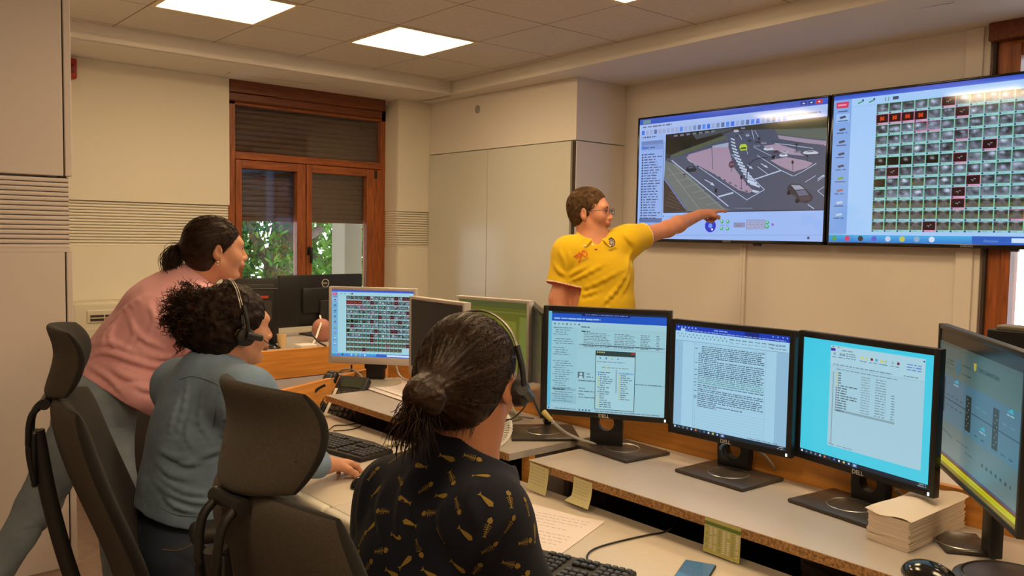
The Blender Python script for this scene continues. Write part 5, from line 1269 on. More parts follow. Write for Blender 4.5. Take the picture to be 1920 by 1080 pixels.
# ------------------------------------------------------------------ trees outside the window
def leaves(name, n, box, mats_, seed, lab, cat, size=(.05, .11), parent=None, dens=None):
    R_ = np.random.RandomState(seed); c = R_.uniform(0, 1, (n, 3))*(np.array(box[1])-box[0])+box[0]
    if dens is not None: c = c[dens(c, R_)]
    n = len(c); d = R_.normal(size=(n, 3)); d[:, 2] -= .5; d /= np.linalg.norm(d, axis=1)[:, None]
    u = np.cross(d, R_.normal(size=(n, 3))); u /= np.linalg.norm(u, axis=1)[:, None]; w = np.cross(d, u)
    L = R_.uniform(*size, n)[:, None]; Wd = L*.34
    V = np.stack([c-d*L*.5, c-d*L*.15+u*Wd*.5+w*L*.03, c+d*L*.15+u*Wd*.45+w*L*.03, c+d*L*.5-w*L*.05, c+d*L*.15-u*Wd*.45+w*L*.03, c-d*L*.15-u*Wd*.5+w*L*.03], 1).reshape(-1, 3)
    i = np.arange(n)[:, None]*6; Q = np.concatenate([i+[0, 1, 2, 3], i+[0, 3, 4, 5]])
    mi = R_.randint(0, len(mats_), n); return np_mesh(name, V, Q, mats_, parent, np.concatenate([mi, mi]), smooth=False)
def leafmat(name, c):
    m = bpy.data.materials.new(name); m.use_nodes = True; n = m.node_tree.nodes; l = m.node_tree.links; b = n['Principled BSDF']
    b.inputs['Base Color'].default_value = (*c, 1); b.inputs['Roughness'].default_value = .5
    t = n.new('ShaderNodeBsdfTranslucent'); t.inputs[0].default_value = (c[0]*1.3, c[1]*1.5, c[2]*.8, 1); mx = n.new('ShaderNodeMixShader'); mx.inputs[0].default_value = .45
    l.new(b.outputs[0], mx.inputs[1]); l.new(t.outputs[0], mx.inputs[2]); l.new(mx.outputs[0], n['Material Output'].inputs[0]); return m
LM = [leafmat('leaf green', (.07, .19, .035)), leafmat('leaf pale', (.17, .32, .07)), leafmat('leaf dark', (.03, .10, .03)), leafmat('leaf reddish', (.18, .12, .05))]
barkm = mat('bark', (.10, .075, .06), .9, bump=.8, bscale=25, var=.3)
def W_(px, py, y): return aty(px, py, y)
t1 = empty('tree', (3.1, 8.0, -1.0)); tag(t1, 'dense broad-leaved tree with a grey trunk outside the left half of the window', 'tree')
mb = MB(); mb.tube([W_(527, 640, 8.2), W_(524, 520, 8.2), W_(535, 460, 8.25), W_(548, 380, 8.3), W_(560, 280, 8.4)], .17, n=14); mb.tube([W_(520, 520, 8.1), W_(490, 470, 7.9), W_(470, 420, 7.8)], .05, n=8); mb.tube([W_(533, 480, 8.2), W_(560, 455, 8.2), W_(600, 430, 8.3)], .05, n=8)
part(mb, 'trunk', [barkm], t1, smooth=70)
def dn(c, R_):
    n_ = noise(c*2.6)+.5*noise(c*6); return n_ > -.18
a, b = W_(400, 330, 7.6), W_(548, 620, 7.6)
o = leaves('foliage', 9000, ((a[0]-.3, 7.5, -.2), (b[0]+.15, 8.1, 3.2)), LM, 3, '', '', parent=t1, dens=dn); tag(o, kind='stuff')
o = leaves('foliage', 26000, ((a[0]-.5, 8.5, -1.0), (b[0]+.12, 9.6, 3.6)), LM[:3], 4, '', '', parent=t1, size=(.09, .17)); tag(o, kind='stuff')
t2 = empty('tree', (4.6, 9.2, -1.0)); tag(t2, 'lighter leafy tree with crooked branches outside the right half of the window', 'tree')
mb = MB(); mb.tube([W_(690, 640, 9.3), W_(640, 540, 9.3), W_(620, 500, 9.2), W_(650, 470, 9.2), W_(690, 430, 9.2)], .07, n=8); mb.tube([W_(625, 505, 9.2), W_(585, 470, 9.2), W_(600, 420, 9.2), W_(580, 380, 9.2)], .045, n=8); mb.tube([W_(650, 468, 9.2), W_(630, 440, 9.2), W_(640, 400, 9.2)], .035, n=8)
part(mb, 'trunk', [barkm], t2, smooth=70)
a, b = W_(545, 330, 8.8), W_(720, 620, 8.8)
def dn2(c, R_): return (noise(c*2.1+7)+.6*noise(c*5.5)) > -.02
o = leaves('foliage', 17000, ((a[0]-.1, 8.5, -.4), (b[0]+.3, 9.6, 3.6)), [LM[0], LM[1], LM[1]], 5, '', '', parent=t2, size=(.09, .17), dens=dn2); tag(o, kind='stuff')
# ------------------------------------------------------------------ people
def skinmat(name, c):
    m = mat(name, c, .48, bump=.12, bscale=350, var=.05, vscale=25, spec=.4, sss=.12); return m
lipm = mat('lips', (.38, .15, .105), .4); eyew = mat('eye white', (.62, .58, .54), .15); irism = mat('iris', (.03, .018, .01), .1); browm = mat('eyebrow', (.025, .015, .01), .8)
class Frame:
    def __init__(s, o, az, pitch=0, roll=0):
        """az deg; pitch>0 looks down; roll>0 leans to the left shoulder"""
        a = radians(az); f = np.array((cos(a), sin(a), 0)); l = np.array((-sin(a), cos(a), 0)); u = np.array((0, 0, 1.))
        p = radians(pitch); f, u = f*cos(p)-u*sin(p), u*cos(p)+f*sin(p)
        r = radians(roll); u, l = u*cos(r)+l*sin(r), l*cos(r)-u*sin(r)
        s.o = np.array(o, float); s.A = np.array([f, l, u])
    def __call__(s, x, y=None, z=None):
        if y is None: x, y, z = x
        return s.o+s.A[0]*x+s.A[1]*y+s.A[2]*z
    def loc(s, P): return (P-s.o)@s.A.T
def add_head(sd, fr, sc=1., fem=True):
    q = lambda *a: fr(*[v*sc for v in a]); A = fr.A
    el = lambda c, r, k, op=1: sd.el(q(*c), [v*sc for v in r], A, k*sc, op)
    el((-.014, 0, .036), (.096, .076, .082), .02); el((.030, 0, -.020), (.060, .059, .086), .035)
    for s in (-1, 1):
        sd.rc(q(-.005, s*.052, -.050), q(.052, s*.020, -(.096 if fem else .098)), .018*sc, (.014 if fem else .018)*sc, .03)
        el((.058, s*.040, -.026), (.022, .020, .022), .03)
    el((.070, 0, -.096), (.016, .017, .014), .02)
    sd.rc(q(.078, -.036, .024), q(.078, .036, .024), .0125*sc, None, .025)
    for s in (-1, 1): el((.096, s*.031, .003), (.017, .018, .0125), .014, -1)
    sd.rc(q(.086, 0, .010), q(.107, 0, -.028), .0085*sc, .0105*sc, .014)
    for s in (-1, 1): el((.098, s*.0125, -.032), (.011, .0075, .007), .008)
    el((.090, 0, -.054), (.012, .024, .014), .015)
    el((.0965, 0, -.0575), (.009, .020, .0052), .006); el((.0945, 0, -.0680), (.009, .018, .0062), .006)
    el((.106, 0, -.0625), (.010, .022, .0012), .0025, -1)
    for s in (-1, 1):       # lids over the eyeballs
        el((.0745, s*.031, .003), (.0148, .0150, .0142), .006); el((.0905, s*.031, .002), (.010, .0125, .0042), .002, -1)
        # ears
        Ae = A.copy(); c_, s_ = cos(.25), sin(.25); Ae = np.array([A[0]*c_-s*A[1]*s_*0+A[2]*0, A[1], A[2]])
        rot = np.array([A[0]*cos(s*.35)+A[1]*sin(s*.35)*-1*1, A[1]*cos(.35)+A[0]*sin(.35)*s, A[2]])
        rot[0] = nz(A[0]*cos(.35)-A[1]*s*sin(.35)*-1); rot[1] = nz(np.cross(A[2], rot[0]))
        sd.el(q(-.014, s*.083, -.008), [.019*sc, .0065*sc, .031*sc], rot, .006*sc); sd.el(q(-.006, s*.080, -.030), [.009*sc, .006*sc, .012*sc], rot, .008*sc)
        sd.el(q(-.009, s*.091, -.004), [.011*sc, .006*sc, .019*sc], rot, .004*sc, -1)
def head_bits(root, fr, sc=1., browc=None, look=(0, 0)):
    q = lambda *a: Vector(fr(*[v*sc for v in a]))
    Mh = Matrix([list(fr.A[:, 0])+[0], list(fr.A[:, 1])+[0], list(fr.A[:, 2])+[0], [0, 0, 0, 1]])
    Mh = Matrix([[fr.A[j][i] for j in range(3)]+[0] for i in range(3)]+[[0, 0, 0, 1]])
    for s in (-1, 1):
        mb = MB(); mb.sph(q(.0745, s*.031, .003), .0132*sc, n=14); e = part(mb, 'eye', [eyew], root, smooth=80)
        d = nz(fr.A[0]+fr.A[1]*look[0]+fr.A[2]*look[1]); c = np.array(q(.0745, s*.031, .003))
        mb = MB(); mb.cyl(c+d*.0118*sc, c+d*.01345*sc, .006*sc, .0045*sc, n=16); part(mb, 'iris', [irism], e)
        mb = MB(); pts = [q(.0915, s*.014, .021), q(.0935, s*.026, .026), q(.087, s*.040, .025), q(.076, s*.049, .019)]
        mb.tube([tuple(p) for p in pts], .0040*sc, n=6, sub=4, taper=True); part(mb, 'eyebrow', [browc or browm], root)
        mb = MB(); mb.tube([tuple(q(.0885, s*.019, .005)), tuple(q(.0905, s*.031, .0078)), tuple(q(.0855, s*.043, .0045))], .0013*sc, n=5, sub=4); part(mb, 'eyelashes', [browm], e)
def lipfn(fr, sc=1.):
    def f(C):
        L = fr.loc(C)/sc; mi = np.zeros(len(C), int)
        m = (L[:, 0] > .085) & (np.abs(L[:, 1]) < .021-.25*np.abs(L[:, 2]+.0625)) & (L[:, 2] > -.0745) & (L[:, 2] < -.0525+.002*np.cos(L[:, 1]*300)); mi[m] = 1
        return mi
    return f
def hand(sd, w, d, n, s, curls, spread=0, thumb=.6, sc=1., tc=(.5, .5)):
    """w wrist, d towards fingers, n dorsal normal, s = thumb side(+1: n x d, -1). curls: (4 fingers x 3 angles) index first"""
    d = nz(d); n = nz(n-(n@d)*d); sv = np.cross(n, d)*s
    sd.rc(w-d*.01, w+d*.03*sc, .026*sc, .026*sc, .02, sq=(n, .72))
    for a, b, r in ((.022, .028, .017), (.006, .010, .0175), (-.012, -.010, .017), (-.025, -.026, .0155)):
        sd.rc(w+d*.012*sc+sv*a*.7*sc, w+d*.086*sc+sv*b*sc, r*sc, (r-.004)*sc, .014, sq=(n, .80))
    offs = (.0285, .0095, -.0095, -.0270); lens = ((.043, .026, .021), (.047, .029, .022), (.043, .027, .021), (.034, .021, .019)); rad = (.0092, .0094, .0088, .0078)
    for i in range(4):
        p = w+d*(.088-(.004 if i in (0, 2) else .012 if i == 3 else 0))*sc+sv*offs[i]*sc; ang = 0
        sp = spread*(1.2-i*.8)
        for j in range(3):
            ang += curls[i][j]; dd = nz(d*cos(ang)-n*sin(ang)+sv*sp); e = p+dd*lens[i][j]*sc
            sd.rc(p, e, (rad[i]-.0006*j)*sc, (rad[i]-.0006*(j+1))*sc, .006 if j else .010); p = e
    p = w+d*.022*sc+sv*.020*sc; a = thumb; dd = nz(d*cos(a)+sv*sin(a)-n*.35)
    for L_, r0, r1, c in ((.045, .0155, .0115, 0), (.033, .0112, .0100, tc[0]), (.027, .0100, .0080, tc[1])):
        a -= c; dd = nz(d*cos(a)+sv*sin(a)-n*(.35+.3*c)); e = p+dd*L_*sc; sd.rc(p, e, r0*sc, r1*sc, .010); p = e
def fold(q):
    a = noise(q+noise(q*.7+3)[:, None]*.5); return 1.5*np.exp(-(a/.14)**2)*(.5+.5*noise(q*.6+7))-.3+.3*noise(q*2.4+11)
def wrinkle(amp, fr, sx=(1, 1, 1), seed=0, am2=None):
    sx = np.array(sx)
    def f(p):
        q = (p-fr.o)@fr.A.T*sx; return amp*fold(q+seed)
    return f
def torso(sd, P, Cc, N, lat, fwd, wp, wc, dp, g=0, k=.07, ww=None):
    """pelvis P, chest Cc, neck base N; wp/ww/wc half widths of hips, waist, chest; dp half depth; g grows everything"""
    ww = ww or wp*.88; Wst = P+(Cc-P)*.5
    for s in (-1, 1):
        sd.rc(P+lat*s*(wp-dp), Wst+lat*s*(ww-dp*.92), dp+g, dp*.92+g, k); sd.rc(Wst+lat*s*(ww-dp*.92), Cc+lat*s*(wc-dp), dp*.92+g, dp+g, k)
        sd.rc(Cc+lat*s*(wc-dp), Cc+(N-Cc)*.55+lat*s*(wc-dp)*.8, dp+g, dp*.78+g, k)
    sd.rc(P, Cc, dp*.9+g, dp*.9+g, k)
    sd.rc(Cc+(N-Cc)*.5, N, dp*.8+g, dp*.62+g, k)
    for q_ in (P, Wst, Cc): sd.rc(q_-lat*(ww-dp)*.8, q_+lat*(ww-dp)*.8, dp*.93+g, None, k)
def add_folds(sd, lines, base=None, A=.006, w=.011):
    """cloth folds: each line is a run of spots (as seen in the photograph) found on the garment itself"""
    V, Q = sd.mesh(.012); bv = BVHTree.FromPolygons([tuple(v) for v in V], [tuple(q) for q in Q]); segs = []
    for ln in lines:
        k = 1.
        if isinstance(ln[-1], float): k = ln[-1]; ln = ln[:-1]
        P = []
        for a in catmull(ln, 3):
            h = bv.ray_cast(Vector(CAM), Vector(ray(a[0], a[1])).normalized())
            if h[0] is not None: P.append((np.array(h[0]), np.array(h[1])))
        m = len(P)-1
        for i in range(m):
            if np.linalg.norm(P[i+1][0]-P[i][0]) < .12: segs.append((P[i][0], P[i+1][0], A*k*sin(pi*(i+.7)/(m+.4))))
    def f(p):
        d = base(p) if base else np.zeros(len(p))
        c = p.mean(0); R = np.abs(p-c).max()*1.8+.06
        for a, b, am in segs:
            if np.linalg.norm((a+b)/2-c) > R+.06: continue
            ba = b-a; h = np.clip(((p-a)@ba)/max(ba@ba, 1e-9), 0, 1); q = np.linalg.norm(p-a-h[:, None]*ba, axis=1)
            q2 = np.linalg.norm(p-a-h[:, None]*ba-np.array((0, 0, -1.))*w*1.5, axis=1)
            d = d-am*np.exp(-(q/w)**2)*.8+am*.6*np.exp(-(q2/w)**2)
        return d
    sd.disp = f; sd.dmax = A*2.2+.004
def person(name, loc, lab):
    r = empty(name, loc); return tag(r, lab, 'person')
def strands_on(sdh, starts, step_dir, nst, step, off, jit, seed):
    """walk strands over an implicit hair surface; step_dir(P)->direction field"""
    P = starts.copy(); R_ = np.random.RandomState(seed); out = []
    e = .002
    for k in range(nst):
        g = np.stack([sdh.ev(P+np.array(v)*e)-sdh.ev(P-np.array(v)*e) for v in ((1, 0, 0), (0, 1, 0), (0, 0, 1))], 1); g /= np.linalg.norm(g, axis=1)[:, None]+1e-9
        d = sdh.ev(P); P = P-g*(d-off)[:, None]; out.append(P.copy())
        D = step_dir(P)+R_.normal(size=P.shape)*jit; D = D-(D*g).sum(1)[:, None]*g; D /= np.linalg.norm(D, axis=1)[:, None]+1e-9; P = P+D*step
    return np.stack(out, 1)
HX = .0036
# ================================================================== woman in the dark fish-print shirt
def fishwoman():
    r = person('person', (.93, 1.28, .45), 'seated person seen from behind in a dark blue shirt printed with yellow fish skeletons')
    skin = skinmat('skin warm', (.50, .225, .125)); hairm = mat('dark brown hair', (.021, .009, .004), .45, var=.5, vscale=60, spec=.28)
    fr = Frame(atd(885, 716, 1.63), 24, 16, 3); N = atd(868, 832, 1.62); az = radians(12); fwd = np.array((cos(az), sin(az), 0)); lat = np.array((-sin(az), cos(az), 0))
    SL = atd(738, 925, 1.72); SRr = atd(918, 972, 1.50); Cc = (SL+SRr)/2-(0, 0, .12)+fwd*.01; P = np.array((.97, 1.31, .585))
    EL = SL+np.array((.10, .07, -.25)); ER = SRr+np.array((.09, -.07, -.25)); WL = np.array((1.25, 1.60, .765)); WR = np.array((1.08, 1.36, .765))
    sd = S(); add_head(sd, fr, 1.0); torso(sd, P, Cc, N, lat, fwd, .16, .155, .10, g=-.012)
    sd.rc(fr(-.028, 0, -.055), N+(0, 0, -.03), .047, .054, .03); sd.rc(SL, SRr, .045, None, .05)
    for Sh, E, Wr in ((SL, EL, WL), (SRr, ER, WR)): sd.rc(Sh, E, .047, .040, .03); sd.rc(E, Wr, .040, .027, .02)
    for (Wr, s, cu) in ((WL, 1, .5), (WR, -1, .5)): hand(sd, Wr, nz(np.array((.9, -s*.1, -.12))), np.array((.1, 0, 1.)), -s, [(.3, .5, .3)]*4)
    HLs = [(P+lat*.09, P+fwd*.40+lat*.11+(0, 0, -.02), P+fwd*.43+lat*.12+(0, 0, -.47)), (P-lat*.09, P+fwd*.40-lat*.11+(0, 0, -.02), P+fwd*.43-lat*.12+(0, 0, -.47))]
    for a, b, c in HLs: sd.rc(a, b, .07, .052, .04); sd.rc(b, c, .05, .036, .02); sd.rc(c, c+fwd*.14+(0, 0, -.04), .034, .026, .02)
    body = build_sdf('body', sd, HX, [skin, lipm], r, lipfn(fr)); head_bits(r, fr)
    # jeans and shoes (mostly hidden by chair and desk)
    s2 = S()
    s2.rc(P-lat*.07, P+lat*.07, .115, None, .05, sq=(fwd, .85))
    for a, b, c in HLs: s2.rc(a, b, .086, .068, .05); s2.rc(b, c, .064, .05, .03)
    build_sdf('trousers', s2, .007, [mat('dark trousers', (.02, .02, .03), .85)], r)
    s3 = S()
    for a, b, c in HLs: s3.rc(c+(0, 0, -.045)-fwd*.03, c+fwd*.17+(0, 0, -.055), .042, .034, .02, sq=((0, 0, 1), .8))
    s3.fn(lambda p: .003-p[:, 2], op=0); build_sdf('shoes', s3, .005, [blackm], r)
    # shirt
    s4 = S(); torso(s4, P, Cc, N-(0, 0, .05), lat, fwd, .165, .150, .105, g=.012)
    s4.rc(P+(0, 0, .02), P+(0, 0, -.06), .16, .17, .05, sq=(fwd, .80))
    s4.rc(SL+(.0, -.01, -.01), SRr+(0, .01, -.01), .056, None, .07); s4.rc(N+(0, 0, -.05), SL, .055, .055, .07); s4.rc(N+(0, 0, -.085), SRr, .052, .055, .07); s4.rc(N+(0, 0, -.055), N+(0, 0, -.022), .090, .076, .05, sq=(fwd, .90))
    for Sh, E in ((SL, EL), (SRr, ER)): s4.rc(Sh, E+(E-Sh)*.05, .060, .064, .05); s4.cut(Sh+(E-Sh)*.93, E-Sh, .10)
    s4.rc(SL+lat*.02+(0, 0, -.22)-fwd*.02, SL+(0, 0, -.08), .05, .06, .08)
    s4.rc(N+(0, 0, .055)+fwd*.03-lat*.05, N+(0, 0, .0)+fwd*.022-lat*.034, .095, .066, .012, op=-1); s4.rc(N+(0, 0, .06)+fwd*.06, N+(0, 0, .0)+fwd*.085-lat*.03, .06, .062, .015, op=-1); s4.cut(P+(0, 0, -.10), (0, 0, -1), .5)
    fo = Frame(Cc, 12); wr = lambda p: .0022*noise((p-Cc)*np.array((14, 14, 9)))*np.clip((N[2]-.03-p[:, 2])*8, .1, 1)
    T_ = lambda *a: [(640+a[i]/3.858, 800+a[i+1]/3.858) for i in range(0, len(a), 2)]
    add_folds(s4, [T_(520, 300, 450, 480, 420, 720, 440, 900), T_(1260, 560, 1140, 720, 1010, 860, 960, 1040), T_(270, 240, 180, 400, 140, 600, 110, 760), T_(760, 520, 730, 700, 760, 900), T_(960, 380, 930, 560, 985, 760), T_(320, 420, 280, 600, 300, 800), T_(620, 640, 600, 800, 560, 1000), T_(1150, 760, 1060, 900, 1010, 1060)], wr, A=.0065, w=.013)
    navy = mat('navy cotton', (.0065, .0075, .016), .85, bump=.3, bscale=900, spec=.2, sheen=.05); gold = mat('ochre print', (.20, .13, .018), .8)
    V, Q = s4.mesh(.0042); bv = BVHTree.FromPolygons([tuple(v) for v in V], [tuple(q) for q in Q])
    # the printed fish: small flat shapes laid onto the cloth
    def fish(kind, RR):
        T = []
        if kind == 0:   # whole body, head right
            T.append([(.017, 0), (.012, .0048), (.004, .0042), (-.006, .0022), (-.011, .0008), (-.011, -.0008), (-.006, -.0022), (.004, -.0042), (.012, -.0048)])
            T.append([(-.010, 0), (-.0165, .0045), (-.015, 0), (-.0165, -.0045)])
        else:           # skeleton
            T.append([(.018, 0), (.014, .0045), (.0085, .0042), (.0075, 0), (.0085, -.0042), (.014, -.0045)]); T.append([(.008, .0007), (-.012, .0007), (-.012, -.0007), (.008, -.0007)])
            for i in range(5):
                x = .0055-.0034*i; h = .0062-.0008*i; T.append([(x, .0005), (x-.0022, h), (x-.0032, h), (x-.0012, .0005)]); T.append([(x, -.0005), (x-.0022, -h), (x-.0032, -h), (x-.0012, -.0005)])
            T.append([(-.011, 0), (-.0165, .004), (-.015, 0), (-.0165, -.004)])
        return T
    spots = [(742, 860, 30, 1), (790, 874, 160, 0), (838, 858, -25, 0), (886, 858, -20, 1), (752, 902, -30, 1), (798, 915, 25, 1), (848, 897, -60, 1), (902, 892, -25, 0), (706, 922, 20, 0), (758, 938, 150, 0), (806, 962, 175, 1), (858, 948, -50, 1), (911, 937, -50, 0), (956, 937, 80, 1), (988, 950, 70, 1), (718, 959, 160, 1), (770, 982, 160, 0), (742, 1005, 0, 0), (826, 1004, 160, 0), (872, 1000, -35, 0), (914, 990, 75, 1), (956, 983, 35, 1), (918, 1028, 30, 1), (785, 1028, -55, 1), (715, 1033, 0, 1), (985, 1016, 0, 1), (858, 1062, -30, 0), (735, 1075, -20, 0), (958, 1058, -20, 1), (895, 1066, 60, 1), (805, 1076, -30, 0), (695, 990, 30, 0), (680, 1010, 60, 1), (760, 1055, 40, 0), (668, 1040, 10, 1), (690, 1062, 40, 1), (828, 930, -20, 0), (700, 888, 70, 1), (776, 838, 0, 1), (880, 1085, 10, 1), (1002, 1000, 60, 0), (980, 1085, 40, 1)]
    FV = []; FF = []
    def stamp(hit, nrm, xdir, kind, scl):
        n_ = np.array(nrm); x = nz(xdir-(xdir@n_)*n_); y = np.cross(n_, x)
        for T in fish(kind, None):
            b = len(FV)
            for (u, v) in T:
                p = np.array(hit)+(x*u+y*v)*scl; h2 = bv.find_nearest(Vector(p))
                q = h2[0]+h2[1]*.0010; FV.append(tuple(q))
            FF.append(tuple(range(b, b+len(T))))
    for (px, py, an, kd) in spots:
        dr = Vector(ray(px, py)).normalized(); h = bv.ray_cast(Vector(CAM), dr)
        if h[0] is None: continue
        right = RM[:, 0]; upv = RM[:, 1]; a = radians(an); stamp(h[0], h[1], right*cos(a)+upv*sin(a), kd, 1.05)
    RR = random.Random(9)
    for k in range(60):     # the far side of the shirt
        p = Cc+np.array((RR.uniform(.08, .3), RR.uniform(-.25, .25), RR.uniform(-.35, .15))); h = bv.find_nearest(Vector(p))
        if (np.array(h[1])@nz(CAM-np.array(h[0]))) > -.1: continue
        stamp(h[0], h[1], nz((RR.uniform(-1, 1), RR.uniform(-1, 1), RR.uniform(-1, 1))), k % 2, 1.05)
    np_mesh('shirt', V, Q, [navy], r); sh = r.children[-1]
    me = bpy.data.meshes.new('printed_fish'); me.from_pydata(FV, [], FF); me.validate(); o = mkobj('printed_fish', me, [c for c in r.children if c.name.startswith('shirt')][0], [gold], False)
    o.matrix_parent_inverse = pw(o.parent).inverted(); tag(o, kind='stuff', label='ochre fish and fish-bone print')
    # hair: cap, bun, tail
    hs = S(); q = fr
    B0 = atd(790, 744, 1.47)      # bun
    hs.el(q(-.022, 0, .042), (.102, .087, .088), fr.A, .02); hs.el(q(-.050, .004, -.012), (.066, .080, .070), fr.A, .05); hs.el(q(-.060, .01, -.055), (.046, .062, .038), fr.A, .04)
    hs.el(q(.066, 0, -.045), (.055, .085, .085), fr.A, .02, -1)
    for s in (-1, 1): hs.el(q(.012, s*.088, -.022), (.034, .024, .038), fr.A, .012, -1)
    cap_n = len(hs.p)
    hs.rc(q(-.085, .015, -.010), B0, .046, .026, .04); hs.el(B0, (.022, .028, .024), fr.A, .03); hs.rc(B0+(.01, .024, .012), B0+(.02, -.028, .0), .015, .011, .018); hs.rc(B0+(0, .024, -.016), B0+(.01, -.024, -.02), .013, .011, .018)
    fl = nz(B0-q(.06, 0, .05))
    def groove(p):
        L = p-B0; t = L-(L@fl)[:, None]*fl; e1 = nz(np.cross(fl, (0, 0, 1.))); e2 = np.cross(fl, e1); th = np.arctan2(t@e1, t@e2); rr = np.linalg.norm(L, axis=1)
        z0 = np.zeros(len(p)); return .0022*noise(np.stack([th*24, rr*10, z0], 1))+.0012*noise(np.stack([th*60, rr*18, z0+5], 1))
    hs.disp = groove; hs.dmax = .003
    hair = build_sdf('hair', hs, .0030, [hairm], r)
    hs.disp = None
    R_ = np.random.RandomState(4); st = q(.03, 0, .05)+np.array([0, 0, 0]); n = 900
    dirs = R_.normal(size=(n, 3)); dirs /= np.linalg.norm(dirs, axis=1)[:, None]; stp = q(-.02, 0, .03)+dirs*.1
    stp = stp[(fr.loc(stp)[:, 0] > -.06) & (fr.loc(stp)[:, 2] > -.04)]
    S_ = strands_on(hs, stp, lambda P: B0-P, 22, .0085, .0012, .10, 5)
    V, Q = tubes_mesh(S_, .0005, 4); np_mesh('hair_strands', V, Q, [hairm], hair, world=False); c = hair.children[-1]; c.matrix_parent_inverse = pw(hair).inverted(); tag(c, kind='stuff')
    # loose tail below the bun and flyaways at the nape
    T = []
    tp = [B0+(-.005, 0, -.02), atd(782, 775, 1.46), atd(772, 800, 1.47), atd(775, 828, 1.49)]
    base = np.array(catmull(tp, 6))
    for k in range(420):
        o_ = R_.normal(size=3)*.010; sp = R_.normal(size=3)*.014; wv = R_.uniform(0, 6)
        m = len(base); t = np.linspace(0, 1, m)[:, None]; L_ = R_.uniform(.6, 1.05); pts = base[0]+(base-base[0])*L_+o_*(1-t)+(o_+sp)*t*1.3+.003*np.sin(t*9+wv); T.append(pts)
    V, Q = tubes_mesh(np.array(T), .0007, 4); np_mesh('hair_tail', V, Q, [hairm], hair, world=False); c = hair.children[-1]; c.matrix_parent_inverse = pw(hair).inverted(); tag(c, kind='stuff')
    T = []
    for k in range(160):
        a = R_.uniform(-.8, .8); p0 = q(-.085+.02*abs(a), .065*a, -.072); d = nz(fr.A[0]*R_.uniform(-.2, .25)+fr.A[1]*R_.uniform(-.2, .2)-fr.A[2]*1.0); L_ = R_.uniform(.015, .045)
        T.append([p0+d*L_*t+fr.A[0]*.006*sin(t*4+k) for t in np.linspace(0, 1, 6)])
    V, Q = tubes_mesh(np.array(T), .0004, 4); np_mesh('nape_wisps', V, Q, [hairm], hair, world=False); c = hair.children[-1]; c.matrix_parent_inverse = pw(hair).inverted(); tag(c, kind='stuff')
    # headset
    headset(fr, 'thin black headset band over the brown hair of the woman with the bun', -1, 1.03, band=(.02, .022, .003), mic=True)
def headset(fr, lab, side, sc, band, mic=True):
    h = empty('headset', tuple(fr(0, 0, .13))); tag(h, lab, 'headset', 'telephone headsets')
    r_, tilt, lift = band; pts = []
    for t in np.linspace(-.25, pi-.05, 22):
        y = side*cos(t)*.0915*sc; z = .030+sin(t)*.104*sc if t > 0 else .030+t*.10; pts.append(tuple(fr(-.012-.012*sin(t)+r_, y, z+lift*max(sin(t), 0))))
    mb = MB()
    for dx in (-.003, .003): mb.tube([tuple(np.array(p)+fr.A[0]*dx) for p in pts], .0022, n=6, sub=2)
    part(mb, 'headband', [mat('band metal', (.32, .29, .26), .25, metal=.7)], h, smooth=70)
    Mh = Matrix([[fr.A[j][i] for j in range(3)]+[0] for i in range(3)]+[[0, 0, 0, 1]])
    c = fr(-.004+tilt, side*.090*sc, -.012-lift)
    ax = fr.A[1]*side
    mb = MB().cyl(c-ax*.004, c+ax*.012, .027, .025, n=28).cyl(c+ax*.012, c+ax*.018, .025, .016, n=28); part(mb, 'ear_cushion', [blackm], h, smooth=45)
    mb = MB(); mb.tube([tuple(fr(-.014, side*.095, .07)), tuple(fr(-.008, side*.107, .03)), tuple(fr(-.004, side*.112, -.005))], .006, n=8); part(mb, 'arm', [blackp], h, smooth=70)
    if mic:
        mb = MB(); mb.cyl(fr(-.01, side*.112, -.012), fr(.036, side*.108, -.022), .011, .010, n=16); part(mb, 'hinge', [blackp], h, smooth=40)
        mb = MB(); mb.tube([tuple(fr(.034, side*.107, -.022)), tuple(fr(.065, side*.085, -.040)), tuple(fr(.098, side*.050, -.058)), tuple(fr(.108, side*.030, -.062))], .0016, n=6); part(mb, 'microphone_boom', [blackp], h)
        mb = MB().sph(fr(.109, side*.027, -.062), .005); part(mb, 'microphone', [metalg], h, smooth=80)
    c2 = fr(-.01, -side*.088*sc, .03); mb = MB().sph(c2, .012, (1, .6, 1.8)); part(mb, 'temple_pad', [blackm], h, smooth=80)
fishwoman()
